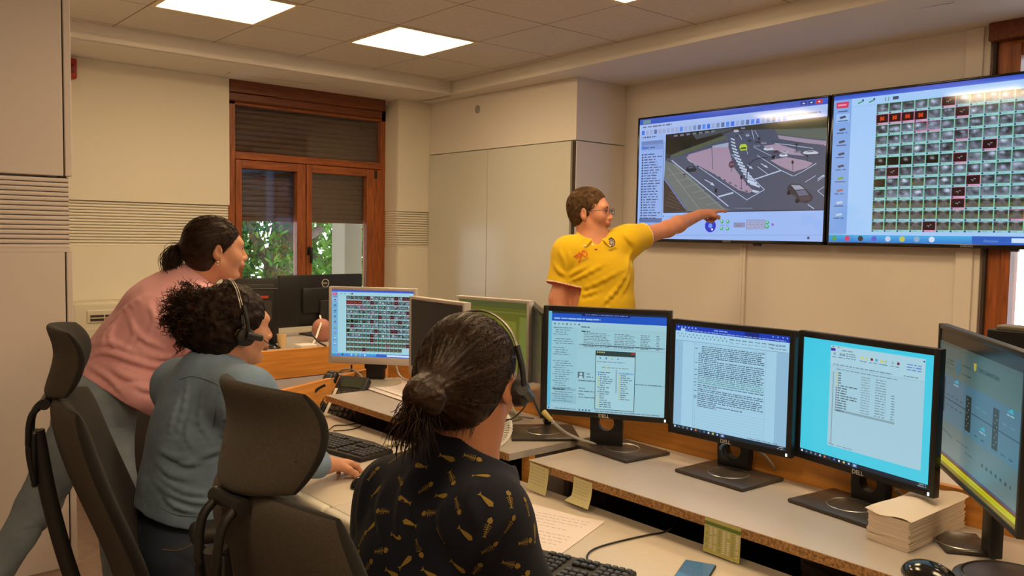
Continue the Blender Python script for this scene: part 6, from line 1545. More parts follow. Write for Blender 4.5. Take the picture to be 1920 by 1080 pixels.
# ================================================================== woman in denim
def denimwoman():
    r = person('person', (.86, 2.38, .45), 'seated person in a blue denim shirt with dark curly hair tied back')
    skin = skinmat('skin light', (.56, .27, .165)); hairm = mat('curly dark hair', (.013, .006, .0035), .55, var=.5, vscale=40, spec=.2); hair2 = mat('auburn curls', (.055, .018, .006), .5, var=.4, vscale=60, spec=.25)
    fr = Frame(atd(441, 613, 2.44), -2, 2); N = atd(400, 688, 2.42); az = 0.; fwd = np.array((1., 0, 0)); lat = np.array((0, 1., 0))
    SL = atd(338, 722, 2.54); SRr = atd(462, 742, 2.25); P = aty(358, 1030, 2.37); Cc = (SL+SRr)/2+(.0, 0, -.13)+lat*.01
    EL = np.array((1.12, 2.64, .82)); WL = np.array((1.375, 2.77, .785)); ER = np.array((1.05, 2.20, .855)); WR = atz(612, 872, .785)
    sd = S(); add_head(sd, fr, .97); torso(sd, P, Cc, N, lat, fwd, .155, .15, .10, g=-.012)
    sd.rc(fr(-.020, 0, -.060), N+(0, 0, -.03), .050, .058, .03); sd.rc(SL, SRr, .043, None, .05)
    for Sh, E, Wr in ((SL, EL, WL), (SRr, ER, WR)): sd.rc(Sh, E, .045, .038, .03); sd.rc(E, Wr, .038, .027, .02)
    hand(sd, WR, nz(np.array((.82, .38, -.13))), np.array((.10, .05, 1.)), -1, [(.25, .55, .35), (.35, .65, .45), (.45, .7, .5), (.55, .75, .5)], .03, thumb=.7, sc=.98)
    hand(sd, WL, nz(np.array((.85, .15, -.12))), np.array((.1, 0, 1.)), 1, [(.3, .5, .3)]*4)
    HLs = [(P+lat*.09, P+fwd*.40+lat*.12+(0, 0, -.03), P+fwd*.40+lat*.13+(0, 0, -.50)), (P-lat*.09, P+fwd*.40-lat*.12+(0, 0, -.03), P+fwd*.40-lat*.13+(0, 0, -.50))]
    for a, b, c in HLs: c[2] = max(c[2], .09)
    for a, b, c in HLs: sd.rc(a, b, .07, .052, .04); sd.rc(b, c, .05, .036, .02); sd.rc(c, c+fwd*.14+(0, 0, -.04), .034, .026, .02)
    build_sdf('body', sd, HX, [skin, lipm], r, lipfn(fr, .97)); head_bits(r, fr, .97)
    jean = mat('dark blue jeans', (.035, .050, .085), .9, bump=.5, bscale=700, var=.25, vscale=9)
    s2 = S(); s2.rc(P-lat*.065, P+lat*.065, .135, None, .06, sq=(fwd, .95)); s2.rc(P+(0, 0, .0), P+(-.01, 0, .14), .150, .135, .05, sq=(fwd, .82))
    for a, b, c in HLs: s2.rc(a, b, .095, .072, .06); s2.rc(b, c, .066, .05, .03)
    s2.cut(P+(0, 0, .15), (0, 0, 1), .4)
    fo = Frame(P, 0); s2.disp = wrinkle(.003, fo, (9, 9, 14), 6); s2.dmax = .005
    j = build_sdf('jeans', s2, .005, [jean], r)
    V, Q = s2.mesh(.012); bv = BVHTree.FromPolygons([tuple(v) for v in V], [tuple(q) for q in Q])
    def seam(pts, rad, nm, m, par, b=bv):
        out = []
        for a in pts:
            h = b.ray_cast(Vector(CAM), Vector(ray(*a)).normalized())
            if h[0] is not None: out.append(np.array(h[0]+h[1]*.001))
        if len(out) > 2:
            o = MB().tube(out, rad, n=5, sub=4).build(nm, [m], parent=par, world=False); o.matrix_parent_inverse = pw(par).inverted()
    st = mat('tan stitching', (.22, .13, .06), .8)
    seam([(305, 1030), (330, 1032), (352, 1026), (370, 1012), (382, 1004)], .0013, 'stitching', st, j); seam([(382, 1004), (386, 1022), (396, 1036), (410, 1048)], .0013, 'stitching', st, j)
    s3 = S()
    for a, b, c in HLs: s3.rc(c+(0, 0, -.045)-fwd*.03, c+fwd*.17+(0, 0, -.05), .042, .034, .02, sq=((0, 0, 1), .8))
    s3.fn(lambda p: .003-p[:, 2], op=0); build_sdf('shoes', s3, .005, [whitep], r)
    # denim shirt: loose back, sleeves rolled to the wrist
    den = mat('washed denim', (.165, .245, .36), .9, bump=.55, bscale=650, var=.16, vscale=14, sheen=.1, spec=.15); den2 = mat('denim seam', (.10, .15, .21), .9)
    s4 = S(); hem = P+(-.0, 0, .10)
    torso(s4, P+(0, 0, .06), Cc, N-(0, 0, .045), lat, fwd, .165, .150, .105, g=.014); s4.rc(Cc-fwd*.02, hem+(-.0, 0, .02), .130, .145, .08, sq=(fwd, .76)); s4.rc(SL+(0, -.01, -.01), SRr+(0, .01, -.01), .054, None, .08); s4.rc(N+(0, 0, -.045), SL, .052, .052, .08); s4.rc(N+(0, 0, -.045), SRr, .052, .052, .08)
    s4.rc(N+(0, 0, -.045), N+(0, 0, -.02), .085, .076, .05)
    for Sh, E, Wr in ((SL, EL, WL), (SRr, ER, WR)): s4.rc(Sh, E, .058, .054, .08); s4.rc(E, Wr+(Wr-E)*.05, .054, .042, .04); s4.cut(Wr+(E-Wr)*.16, Wr-E, .07)
    s4.cut(hem, (-.25, 0, -1), .5); s4.rc(N+(0, 0, .03)+fwd*.012, N+(0, 0, -.005)+fwd*.012, .066, .060, .01, op=-1)
    s4.rc(P+(0, 0, -.05), P+(0, 0, .13), .158, .150, .02, sq=(fwd, .84), op=-1)
    fo = Frame(Cc, 0); wb = lambda p: (.0022*noise((p-Cc)*18)+.0012*noise((p-Cc)*45+3))*np.clip((N[2]-.01-p[:, 2])*9, .1, 1)
    T_ = lambda *a: [(a[i]/2, 540+a[i+1]/2) for i in range(0, len(a), 2)]
    add_folds(s4, [T_(596, 608, 650, 632, 705, 634), T_(590, 655, 640, 700, 705, 716), T_(615, 715, 690, 762, 790, 775), T_(705, 345, 690, 450, 655, 570), T_(765, 400, 748, 500, 790, 575), T_(835, 430, 845, 520, 815, 610), T_(640, 640, 700, 660, 770, 650), T_(680, 400, 650, 480, 630, 560), T_(580, 730, 640, 770, 720, 800, 800, 805), T_(740, 640, 790, 620, 835, 600), T_(720, 470, 700, 540, 720, 610), T_(600, 760, 660, 820, 740, 840)], wb, A=.0055, w=.009)
    sh = build_sdf('denim_shirt', s4, .0042, [den], r)
    sc_ = S(); sc_.rc(N+(0, 0, -.02), N+(-.004, 0, .018), .073, .064, .01, sq=(fwd, .95)); sc_.rc(N+(.01, 0, -.05), N+(.006, 0, .05), .062, .054, .005, op=-1); sc_.cut(N+(0, 0, .03), (.1, 0, 1), .2)
    build_sdf('collar', sc_, .004, [den], r)
    V, Q = s4.mesh(.010); bv2 = BVHTree.FromPolygons([tuple(v) for v in V], [tuple(q) for q in Q])
    seam([(338, 712), (360, 706), (385, 712), (405, 720), (420, 730)], .0014, 'yoke_seam', den2, sh, bv2); seam([(278, 930), (300, 950), (330, 965), (370, 968), (405, 965)], .0014, 'hem_seam', den2, sh, bv2); seam([(412, 735), (405, 770), (400, 800)], .0013, 'armhole_seam', den2, sh, bv2)
    # ring on the right hand
    d = nz(np.array((.82, .38, -.13))); n_ = np.array((.10, .05, 1.)); n_ = nz(n_-(n_@d)*d); sv = -np.cross(n_, d)
    c = WR+d*.086*.98+sv*(-.0095)+nz(d*cos(.45)-n_*sin(.45))*.022; dd = nz(d*cos(.45)-n_*sin(.45)); e1 = n_; e2 = np.cross(dd, e1)
    part(MB().tube([tuple(c+(e1*cos(t)+e2*sin(t))*.0098) for t in np.linspace(0, 2*pi, 17)], .0013, n=6, sub=2), 'ring', [mat('gold', (.6, .38, .1), .25, metal=1)], r)
    # hair
    hs = S(); q = fr; PT = atd(363, 588, 2.40)
    hs.el(q(-.020, 0, .040), (.103, .088, .088), fr.A, .03); hs.el(q(-.060, 0, -.015), (.066, .080, .080), fr.A, .05); hs.el(q(.066, 0, -.050), (.056, .09, .085), fr.A, .015, -1)
    for s in (-1, 1): hs.el(q(.004, s*.092, -.024), (.030, .022, .034), fr.A, .012, -1)
    hs.rc(q(-.09, 0, .02), PT, .045, .055, .035); hs.el(PT, (.058, .058, .062), fr.A, .03); hs.el(PT+(-.015, .0, -.045), (.040, .048, .045), fr.A, .03)
    hs.disp = lambda p: .006*noise(p*55)+.004*noise(p*120+3); hs.dmax = .012
    hair = build_sdf('hair', hs, .0045, [hairm], r); hs.disp = None
    # corkscrew curls all over
    R_ = np.random.RandomState(8); T = []; Cn = q(-.03, 0, .03)
    def curl(p0, d, L_, rad, turns, m=26):
        d = nz(d); a = nz(np.cross(d, R_.normal(size=3))); b = np.cross(d, a); t = np.linspace(0, 1, m); ph = R_.uniform(0, 6)
        return p0+np.outer(t*L_, d)+rad*np.minimum(1, t*4)[:, None]*(np.outer(np.cos(t*turns*2*pi+ph), a)+np.outer(np.sin(t*turns*2*pi+ph), b))
    dirs = R_.normal(size=(1500, 3)); dirs /= np.linalg.norm(dirs, axis=1)[:, None]
    for cen, rad, cnt in ((Cn, .085, 700), (PT, .055, 800)):
        for dd in dirs[:cnt]:
            p0 = cen+dd*rad; L = fr.loc(p0[None])[0]
            if cen is Cn and (L[0] > .052 or L[2] < -.055 or (abs(L[1]) > .06 and L[0] > -.035 and L[2] < .02)): continue
            e = nz(dd+R_.normal(size=3)*.5+np.array((-.35, 0, -.15)) if cen is PT else np.cross(dd, R_.normal(size=3))+dd*.12+fr.A[0]*-.5)
            T.append(curl(p0, e, R_.uniform(.02, .045)*(1.3 if cen is PT else 1), R_.uniform(.004, .008), R_.uniform(1.2, 2.6)))
        dirs = dirs[::-1]
    V, Q = tubes_mesh(np.array(T), .0010, 4); mi = np.repeat(R_.randint(0, 3, len(T)) == 0, 25*4).astype(int)
    np_mesh('curls', V, Q, [hairm, hair2], hair, mi, world=False); c = hair.children[-1]; c.matrix_parent_inverse = pw(hair).inverted(); tag(c, kind='stuff')
    T = []
    for (a, b) in (((332, 600), (331, 668)), ((338, 590), (326, 640)), ((345, 620), (336, 662)), ((350, 545), (318, 560)), ((345, 560), (316, 590)), ((360, 535), (335, 530)), ((355, 620), (350, 645))):
        for k in range(5):
            p0, p1 = atd(*a, 2.4)+R_.normal(size=3)*.003, atd(*b, 2.4)+R_.normal(size=3)*.005; T.append(curl(p0, p1-p0, np.linalg.norm(p1-p0), .006, 3.2, 40))
    V, Q = tubes_mesh(np.array(T), .0011, 4); np_mesh('loose_curls', V, Q, [hairm], hair, world=False); c = hair.children[-1]; c.matrix_parent_inverse = pw(hair).inverted(); tag(c, kind='stuff')
    headset(fr, 'black headset with a microphone on the curly haired woman in denim', -1, .97, band=(0, 0, .008))
denimwoman()
# ================================================================== woman in pink
def pinkwoman():
    r = person('person', (.75, 3.15, 0), 'standing person leaning forward in a loose pink T-shirt and pale jeans, brown ponytail')
    skin = skinmat('skin light', (.56, .27, .165)); hairm = mat('brown hair', (.022, .010, .005), .42, var=.5, vscale=50, spec=.28)
    fr = Frame(atd(406, 468, 3.05), -10, 1); N = atd(362, 533, 3.05); P = atd(186, 742, 3.02)
    az = radians(-8); f0 = np.array((cos(az), sin(az), 0)); lat = np.array((-sin(az), cos(az), 0)); up = nz(N-P); fwd = nz(np.cross(lat, up)*1.)
    if fwd[2] > 0: fwd = -fwd
    C0 = P+(N-P)*.70; SL = P+(N-P)*.85+lat*.145+fwd*.055; SRr = P+(N-P)*.85-lat*.145+fwd*.055
    WR = np.array((1.20, 2.84, .765)); WL = np.array((1.30, 3.18, .765)); ER = (SRr+WR)/2+np.array((-.05, -.03, .0)); EL = (SL+WL)/2+np.array((-.04, .04, 0))
    sd = S(); add_head(sd, fr, .96); torso(sd, P, C0, N, lat, fwd, .165, .15, .10, g=-.015)
    sd.rc(fr(-.022, 0, -.055), N+up*-.02, .049, .060, .03); sd.rc(SL, SRr, .042, None, .05)
    for Sh, E, Wr in ((SL, EL, WL), (SRr, ER, WR)): sd.rc(Sh, E, .045, .038, .03); sd.rc(E, Wr, .038, .026, .02)
    hand(sd, WR, nz(np.array((.9, .1, -.1))), np.array((.1, 0, 1.)), -1, [(.1, .2, .1)]*4, .1); hand(sd, WL, nz(np.array((.9, -.1, -.1))), np.array((.1, 0, 1.)), 1, [(.1, .2, .1)]*4, .1)
    hL, hR = P+lat*.085, P-lat*.085
    LG = [(hR, atd(212, 900, 2.92), np.array((.86, 3.03, .09)), f0), (hL, atd(72, 945, 3.02), np.array((.36, 3.22, .10)), f0)]
    for a, b, c, f in LG: sd.rc(a, b, .075, .05, .04); sd.rc(b, c, .048, .034, .02); sd.rc(c, c+f*.13+(0, 0, -.04), .032, .026, .02)
    build_sdf('body', sd, .004, [skin, lipm], r, lipfn(fr, .96)); head_bits(r, fr, .96)
    part(MB().sph(fr(-.012, -.083, -.042), .0035).sph(fr(-.012, -.084, -.052), .0028), 'earring', [chrome], r)
    jean = mat('pale blue jeans', (.24, .30, .36), .9, bump=.5, bscale=600, var=.14, vscale=12, spec=.15)
    s2 = S(); s2.rc(hL, hR, .115, None, .06, sq=(f0, .95)); s2.rc(P, P+up*.10, .155, .135, .05, sq=(fwd, .82)); s2.rc(P-f0*.05-lat*.06, P-f0*.05+lat*.06, .09, None, .05)
    for a, b, c, f in LG: s2.rc(a, b, .100, .070, .05); s2.rc(b, c, .066, .045, .03); s2.cut(c+(0, 0, -.01), c-b, .1)
    s2.cut(P+up*.13, up, .4); fo = Frame(P, 0); s2.disp = wrinkle(.0035, fo, (9, 9, 16), 3); s2.dmax = .006; build_sdf('jeans', s2, .005, [jean], r)
    s3 = S()
    for a, b, c, f in LG: s3.rc(c+(0, 0, -.045)-f*.03, c+f*.17+(0, 0, -.05), .042, .034, .02, sq=((0, 0, 1), .8))
    s3.fn(lambda p: .003-p[:, 2], op=0); build_sdf('shoes', s3, .005, [whitep], r)
    pink = mat('pink cotton', (.84, .44, .48), .88, bump=.25, bscale=800, var=.05, vscale=20, sheen=.15, spec=.15)
    s4 = S(); torso(s4, P+up*.06, C0, N-up*.04, lat, fwd, .165, .150, .105, g=.014); s4.rc(SL, SRr, .060, None, .08); s4.rc(N-up*.05, SL, .055, .055, .08); s4.rc(N-up*.05, SRr, .055, .055, .08); s4.rc(N-up*.05, N-up*.02, .088, .076, .05)
    # cloth hanging away from the belly
    hb = atd(262, 752, 2.93); s4.rc(C0+fwd*.05-up*.04, hb+(0, 0, .03)+lat*.02, .095, .085, .09); s4.rc(P+up*.10+fwd*.02, hb+lat*.06+(0, 0, .05), .11, .07, .08)
    s4.rc(hb-lat*.05+(0, 0, .03), hb+lat*.12+(0, 0, .04), .06, None, .06)
    for Sh, E, Wr in ((SL, EL, WL), (SRr, ER, WR)): s4.rc(Sh, Sh+(E-Sh)*1.0, .062, .076, .08); s4.cut(Sh+(E-Sh)*.80, E-Sh, .12)
    s4.rc(N+up*.05+fwd*.02, N-up*.012+fwd*.012, .066, .060, .01, op=-1)
    hd = nz(atd(145, 682, 3.0)-atd(262, 757, 2.93)); pn = nz(np.cross(hd, lat)); pn = pn if pn@up < 0 else -pn; hc = atd(205, 722, 2.96); s4.cut(hc+pn*.015, pn, .6)
    s4.rc(P-up*.1, P+up*.12, .150, .145, .02, sq=(fwd, .84), op=-1)
    fo = Frame(C0, 0); M3 = np.array([up, lat, fwd])
    def w(p):
        q_ = (p-C0)@M3.T; a = noise(np.stack([q_[:, 0]*7+q_[:, 2]*12, q_[:, 1]*8, q_[:, 2]*14-q_[:, 0]*10], 1)+4); b = noise(q_*np.array((20, 18, 26))+2)
        return (.0025*noise(q_*11)+.0010*b)*np.clip(((N-p)@up-.01)*7, .1, 1)
    T_ = lambda *a: [(a[i]/2, 540+a[i+1]/2) for i in range(0, len(a), 2)]
    add_folds(s4, [T_(325, 262, 385, 240, 440, 252, 540, 285, 640, 300, 700, 285)+[1.5], T_(385, 225, 395, 175, 440, 130), T_(440, 235, 412, 180, 455, 95), T_(480, 215, 505, 180, 490, 130), T_(540, 250, 630, 262, 725, 240), T_(330, 290, 400, 332, 465, 400), T_(480, 100, 530, 185, 610, 225), T_(600, 40, 615, 130, 660, 205), T_(540, 330, 600, 345, 650, 320), T_(560, 60, 580, 120, 560, 170), T_(350, 210, 420, 205, 500, 240), T_(500, 360, 560, 380, 600, 350), T_(420, 300, 470, 330, 540, 340), T_(400, 150, 470, 80, 540, 30), T_(640, 80, 690, 150, 720, 210)], w, A=.0075, w=.011); build_sdf('t_shirt', s4, .0045, [pink], r)
    # hair
    hs = S(); q = fr; B0 = atd(341, 464, 3.03)
    hs.el(q(-.020, 0, .040), (.099, .082, .084), fr.A, .02); hs.el(q(-.045, 0, -.018), (.062, .074, .072), fr.A, .05); hs.el(q(.070, 0, -.048), (.058, .085, .088), fr.A, .015, -1)
    for s in (-1, 1): hs.el(q(.006, s*.088, -.024), (.036, .022, .042), fr.A, .012, -1)
    hs.rc(q(-.09, 0, -.005), B0, .034, .018, .03); fl = nz(B0-q(.06, 0, .05))
    def groove(p):
        L = p-B0; t = L-(L@fl)[:, None]*fl; e1 = nz(np.cross(fl, (0, 0, 1.))); e2 = np.cross(fl, e1); th = np.arctan2(t@e1, t@e2); rr = np.linalg.norm(L, axis=1); z0 = np.zeros(len(p))
        return .0014*noise(np.stack([th*26, rr*10, z0], 1))
    hs.disp = groove; hs.dmax = .003; hair = build_sdf('hair', hs, .0036, [hairm], r); hs.disp = None
    R_ = np.random.RandomState(14); dirs = R_.normal(size=(600, 3)); dirs /= np.linalg.norm(dirs, axis=1)[:, None]; stp = q(-.02, 0, .03)+dirs*.1; L = fr.loc(stp); stp = stp[(L[:, 0] > -.06) & (L[:, 2] > .0)]
    V, Q = tubes_mesh(strands_on(hs, stp, lambda P_: B0-P_, 20, .009, .001, .1, 5), .0006, 4); np_mesh('hair_strands', V, Q, [hairm], hair, world=False); c = hair.children[-1]; c.matrix_parent_inverse = pw(hair).inverted(); tag(c, kind='stuff')
    part(MB().tube([tuple(B0+np.array(fr.A[1])*.017*cos(t)+np.array(fr.A[2])*.017*sin(t)) for t in np.linspace(0, 2*pi, 13)], .006, n=8, sub=2), 'hair_tie', [blackm], r, smooth=70)
    T = []; base = np.array(catmull([B0, atd(326, 470, 3.0), atd(316, 488, 2.99), atd(318, 508, 2.99), atd(322, 520, 2.99)], 6))
    for k in range(500):
        a = R_.normal(size=3)*.006; b = R_.normal(size=3)*.010; t = np.linspace(0, 1, len(base))[:, None]; T.append(base[0]+(base-base[0])*R_.uniform(.6, 1.08)+a+b*np.sin(t*pi*.75)+fr.A[0]*.008*R_.uniform(0, 2)*t)
    V, Q = tubes_mesh(np.array(T), .0009, 4); np_mesh('ponytail', V, Q, [hairm], hair, world=False); c = hair.children[-1]; c.matrix_parent_inverse = pw(hair).inverted(); tag(c, kind='stuff')
pinkwoman()
# ================================================================== man in yellow
def man():
    r = person('person', (3.2, 3.1, 0), 'standing person in a yellow polo shirt and glasses pointing at the left wall screen')
    skin = skinmat('skin ruddy', (.58, .255, .155)); hairm = mat('short brown hair', (.10, .055, .026), .6, var=.5, vscale=50, spec=.2)
    fr = Frame(atd(1107, 399, 4.45), -61, -2); N = atd(1110, 452, 4.45); P = atd(1122, 640, 4.45)
    az = radians(240); fwd = np.array((cos(az), sin(az), 0)); lat = np.array((-sin(az), cos(az), 0))
    SR_ = atd(1066, 474, 4.42); SL_ = atd(1176, 452, 4.50); C0 = (SR_+SL_)/2+(0, 0, -.14)
    EL = atd(1252, 429, 4.68); WL = atd(1314, 402, 4.86); ER = atd(1046, 560, 4.40); WR = atd(1052, 660, 4.36)
    sd = S(); add_head(sd, fr, 1.05, False); torso(sd, P, C0, N, lat, fwd, .165, .165, .11, g=-.012, ww=.16)
    sd.rc(fr(-.020, 0, -.065), N+(0, 0, -.03), .060, .066, .03); sd.rc(SL_, SR_, .050, None, .05)
    for Sh, E, Wr in ((SL_, EL, WL), (SR_, ER, WR)): sd.rc(Sh, E, .054, .043, .04); sd.rc(E, E+(Wr-E)*.3, .043, .044, .03); sd.rc(E+(Wr-E)*.3, Wr, .044, .029, .03)
    d = nz(WL-EL+np.array((0, 0, .04))); d2_ = nz(atd(1352, 390, 4.96)-WL); hand(sd, WL, d2_, np.array((-.3, -.1, 1.)), -1, [(.12, .10, .15), (1.25, 1.5, .8), (1.35, 1.5, .8), (1.45, 1.5, .8)], .0, thumb=.55, sc=1.08, tc=(.5, .6))
    hand(sd, WR, np.array((.0, 0., -1.)), np.array((-.5, .5, 0)), 1, [(.3, .4, .3)]*4, sc=1.05)
    LG = [(P+lat*.09, P+lat*.10+(0, 0, -.45), P+lat*.11+(0, 0, -P[2]+.09)), (P-lat*.09, P-lat*.10+(0, 0, -.45), P-lat*.11+(0, 0, -P[2]+.09))]
    for a, b, c in LG: sd.rc(a, b, .075, .052, .04); sd.rc(b, c, .05, .036, .02); sd.rc(c, c+fwd*.15+(0, 0, -.04), .034, .028, .02)
    build_sdf('body', sd, .0042, [skin, lipm], r, lipfn(fr, 1.05)); head_bits(r, fr, 1.05, hairm, look=(.1, .1))
    s2 = S(); s2.rc(P-lat*.06, P+lat*.06, .12, None, .05, sq=(fwd, .85)); s2.rc(P, P+(0, 0, .1), .16, .155, .05, sq=(fwd, .75))
    for a, b, c in LG: s2.rc(a, b, .095, .072, .05); s2.rc(b, c, .07, .055, .03)
    build_sdf('trousers', s2, .008, [mat('navy trousers', (.02, .025, .05), .85)], r)
    s3 = S()
    for a, b, c in LG: s3.rc(c+(0, 0, -.045)-fwd*.03, c+fwd*.18+(0, 0, -.05), .044, .036, .02, sq=((0, 0, 1), .8))
    s3.fn(lambda p: .003-p[:, 2], op=0); build_sdf('shoes', s3, .006, [blackm], r)
    yel_ = mat('yellow pique', (.66, .43, .012), .85, bump=.3, bscale=900, sheen=.1, spec=.2); red_ = mat('red trim', (.50, .08, .05), .8); wht = mat('white trim', (.75, .68, .60), .8); wine = mat('wine placket', (.12, .02, .025), .8)
    s4 = S(); torso(s4, P+(0, 0, .02), C0, N-(0, 0, .075), lat, fwd, .170, .162, .115, g=.012, ww=.165); s4.rc(SL_, SR_, .060, None, .08); s4.rc(N+(0, 0, -.075), SL_, .055, .058, .08); s4.rc(N+(0, 0, -.075), SR_, .055, .058, .08); s4.rc(N+(0, 0, -.09), N+(0, 0, -.055), .10, .080, .06)
    s4.rc(P+(0, 0, .05), P+(0, 0, -.05), .172, .176, .05, sq=(fwd, .78)); s4.cut(P+(0, 0, -.05), (0, 0, -1), .5)
    cuffs = []
    for Sh, E, f_ in ((SL_, EL, .42), (SR_, ER, .72)): s4.rc(Sh, Sh+(E-Sh)*(f_+.25), .074, .082 if f_ > .5 else .072, .06); cc = Sh+(E-Sh)*f_; s4.cut(cc, E-Sh, .13); cuffs.append((cc, nz(E-Sh)))
    s4.rc(N+(0, 0, .03)+fwd*.02, N+(0, 0, -.01)+fwd*.016, .072, .066, .01, op=-1); s4.rc(N+fwd*.075+(0, 0, -.01), N+fwd*.10+(0, 0, -.075), .026, .006, .01, op=-1)
    M3 = np.array([lat, fwd, (0, 0, 1.)])
    def w(p):
        q_ = (p-C0)@M3.T; a = noise(np.stack([q_[:, 0]*8-q_[:, 2]*10, q_[:, 1]*8, q_[:, 2]*11+q_[:, 0]*9], 1)+9)
        return .0022*noise(q_*12)*np.clip((N[2]-.02-p[:, 2])*7, .1, 1)
    T_ = lambda *a: [(1000+a[i]/4.153, 340+a[i+1]/4.153) for i in range(0, len(a), 2)]
    add_folds(s4, [T_(272, 742, 340, 700, 430, 655), T_(285, 775, 400, 725, 560, 640), T_(300, 862, 480, 800, 690, 690), T_(540, 960, 640, 850, 735, 700)+[1.3], T_(690, 880, 735, 790, 745, 720), T_(765, 530, 738, 610, 740, 700), T_(200, 530, 235, 610, 245, 700), T_(275, 700, 290, 620, 270, 540), T_(290, 900, 400, 880, 520, 840), T_(700, 400, 740, 450, 765, 500), T_(160, 640, 200, 700, 240, 730)], w, A=.0075, w=.013)
    def mf(C):
        mi = np.zeros(len(C), int)
        for cc, n_ in cuffs:
            h = (cc-C)@n_; rad = np.linalg.norm(C-cc+h[:, None]*n_, axis=1); ok = (rad < .13)
            mi[ok & (h < .006) & (h > -.02)] = 1; mi[ok & (h >= .006) & (h < .011)] = 2
        return mi
    sh = build_sdf('polo_shirt', s4, .0042, [yel_, red_, wht], r, mf)
    V, Q = s4.mesh(.009); bv = BVHTree.FromPolygons([tuple(v) for v in V], [tuple(q) for q in Q])
    # collar
    sc_ = S(); sc_.rc(N+(0, 0, -.05)+fwd*.012, N+(0, 0, .06)-fwd*.010, .122, .078, .01); sc_.rc(N+(0, 0, -.12)+fwd*.015, N+(0, 0, .09)-fwd*.010, .118, .058, .005, op=-1); sc_.cut(N+(0, 0, .046), nz(np.array((0, 0, 1.))+fwd*.40), .3); sc_.cut(N+(0, 0, -.006), nz(np.array((0, 0, -1))-fwd*.22), .3)
    sc_.fn(lambda p: np.maximum(.5*((p-N)@fwd)-0*p[:, 0], -1)*0-(np.abs((p-N)@lat)-(.012+.5*np.clip(N[2]+.03-p[:, 2]+.02, 0, 1)*1.0)*(((p-N)@fwd) > .02)*1.0), op=-1, k=.003) if 0 else None
    def mc(C):
        z = (C-N)@nz(np.array((0, 0, 1.))+fwd*.26)+.006; mi = np.zeros(len(C), int); mi[(z < .012) & (z > .007)] = 2; mi[z <= .007] = 1; return mi
    sc_.fn(lambda p: -(((p-N)@fwd)-.055), op=1, k=.001) if 0 else None
    wed = lambda p: np.abs((p-N)@lat)-.010-.98*np.clip((N[2]+.025-p[:, 2]), 0, .07)-(((p-N)@fwd) < 0)*-1.0
    sc_.p.append((-1, wed, .003, N, N)); build_sdf('collar', sc_, .0030, [yel_, red_, wht], r, mc)
    def proj(pts, off=.0015):
        out = []
        for a in pts:
            h = bv.ray_cast(Vector(CAM), Vector(ray(*a)).normalized())
            if h[0] is None: return None
            out.append(tuple(h[0]+h[1]*off))
        return out
    def decal(name, polys, mats_, off=.002):
        mb = MB(); 
        for mi_, pts in polys:
            o = proj(pts, off+.0008*mi_)
            if o:
                mb.mi = mi_
                try: mb.poly(o)
                except Exception: pass
        ob = mb.build(name, mats_, parent=sh, world=False); ob.matrix_parent_inverse = pw(sh).inverted(); return ob
    Z_ = lambda x, y: (1000+x/4.153, 340+y/4.153)         # spots on the chest in the zoomed view
    decal('placket', [(0, [Z_(405, 452), Z_(425, 450), Z_(500, 528), Z_(490, 540), Z_(470, 528)]), (1, [Z_(452, 488), Z_(462, 486), Z_(472, 498), Z_(462, 502)])], [wine, wht])
    ringp = lambda cx, cy, rx, ry, n=20: [Z_(cx+rx*cos(2*pi*k/n), cy+ry*sin(2*pi*k/n)) for k in range(n)]
    decal('round_crest', [(0, ringp(605, 478, 32, 35)), (1, ringp(605, 480, 24, 27)), (2, ringp(605, 480, 17, 19)), (3, ringp(605, 480, 9, 11)), (0, [Z_(588, 448), Z_(605, 436), Z_(622, 448), Z_(605, 456)])], [mat('crest dark', (.03, .025, .03), .7), mat('crest grey', (.35, .30, .27), .7), mat('crest brown', (.12, .08, .06), .7), mat('crest pale', (.45, .42, .35), .7)])
    om = mat('orange print', (.60, .12, .015), .75)
    def stroke(pts, w):
        out = []; P_ = catmull(pts, 4); 
        for a, b in zip(P_, P_[1:]):
            d = (b-a)/max(np.linalg.norm(b-a), 1e-6); n_ = np.array((-d[1], d[0]))*w; out.append((0, [Z_(*(a-n_)), Z_(*(b-n_)), Z_(*(b+n_)), Z_(*(a+n_))]))
        return out
    decal('number_print', stroke([(316, 588), (345, 572), (378, 560)], 6)+stroke([(330, 598), (360, 585), (378, 572)], 5)+stroke([(380, 565), (368, 600), (356, 636)], 6)+stroke([(352, 552), (380, 570), (405, 590), (418, 580), (414, 556), (398, 540), (380, 560)], 4.5)+stroke([(376, 545), (392, 540), (400, 556)], 4), [om])
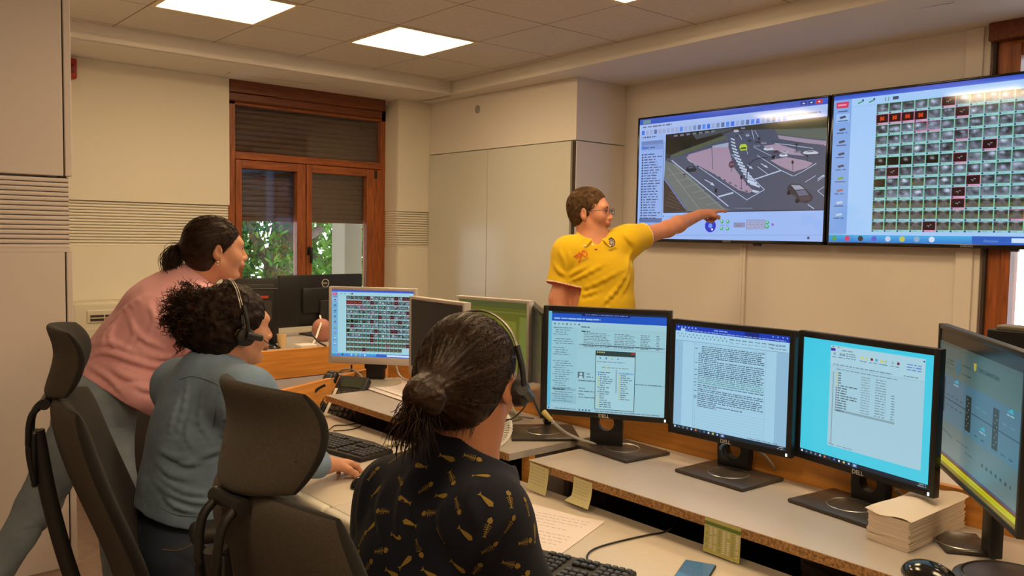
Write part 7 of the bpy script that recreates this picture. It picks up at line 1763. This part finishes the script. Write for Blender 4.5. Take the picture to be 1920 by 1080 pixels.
    decal('small_lettering', stroke([(372, 624), (400, 612), (430, 596)], 2)+stroke([(582, 536), (610, 526), (640, 516)], 1.6)+stroke([(592, 544), (620, 534), (650, 522)], 1.6), [mat('dark print', (.16, .12, .02), .8)])
    # hair: short back and sides
    hs = S(); q = lambda *a: fr(*[v*1.05 for v in a]); sc = 1.05
    hs.el(q(-.020, 0, .044), [v*sc for v in (.100, .082, .086)], fr.A, .02); hs.el(q(-.045, 0, -.010), [v*sc for v in (.060, .074, .068)], fr.A, .04); hs.el(q(.082, 0, -.020), [v*sc for v in (.056, .095, .098)], fr.A, .012, -1)
    for s in (-1, 1): hs.el(q(-.002, s*.090, -.030), [v*sc for v in (.034, .022, .034)], fr.A, .01, -1)
    hs.disp = lambda p: .0035*noise(p*70)+.003*noise(p*28+2); hs.dmax = .008; hair = build_sdf('hair', hs, .0042, [hairm], r); hs.disp = None
    R_ = np.random.RandomState(24); dirs = R_.normal(size=(2200, 3)); dirs /= np.linalg.norm(dirs, axis=1)[:, None]; stp = q(-.02, 0, .03)+dirs*.1; L = fr.loc(stp); stp = stp[(L[:, 2] > -.05) & (L[:, 0] < .075)]
    sw = nz(-fr.A[0]*.6-fr.A[2]*.9); S_ = strands_on(hs, stp, lambda P_: sw+fr.A[0]*np.where(fr.loc(P_)[:, 2] > .08, 1.6, 0)[:, None], 6, .0055, .003, .5, 5)
    S_[:, :, :] += 0; V, Q = tubes_mesh(S_, .0010, 4); np_mesh('hair_strands', V, Q, [hairm], hair, world=False); c = hair.children[-1]; c.matrix_parent_inverse = pw(hair).inverted(); tag(c, kind='stuff')
    # glasses
    mb = MB()
    for s in (-1, 1):
        mb.tube([tuple(q(.108+.004*cos(t), s*.033+.021*cos(t)*s, .004+.016*sin(t))) for t in np.linspace(0, 2*pi, 17)], .0014, n=6, sub=2)
        mb.tube([tuple(q(.106, s*.054, .008)), tuple(q(.060, s*.076, .008)), tuple(q(.0, s*.082, .004))], .0015, n=6)
    mb.tube([tuple(q(.112, -.012, .008)), tuple(q(.116, 0, .011)), tuple(q(.112, .012, .008))], .0015, n=6)
    g = part(mb, 'glasses', [mat('blue steel frame', (.05, .09, .20), .3, metal=.6)], r, smooth=70)
man()
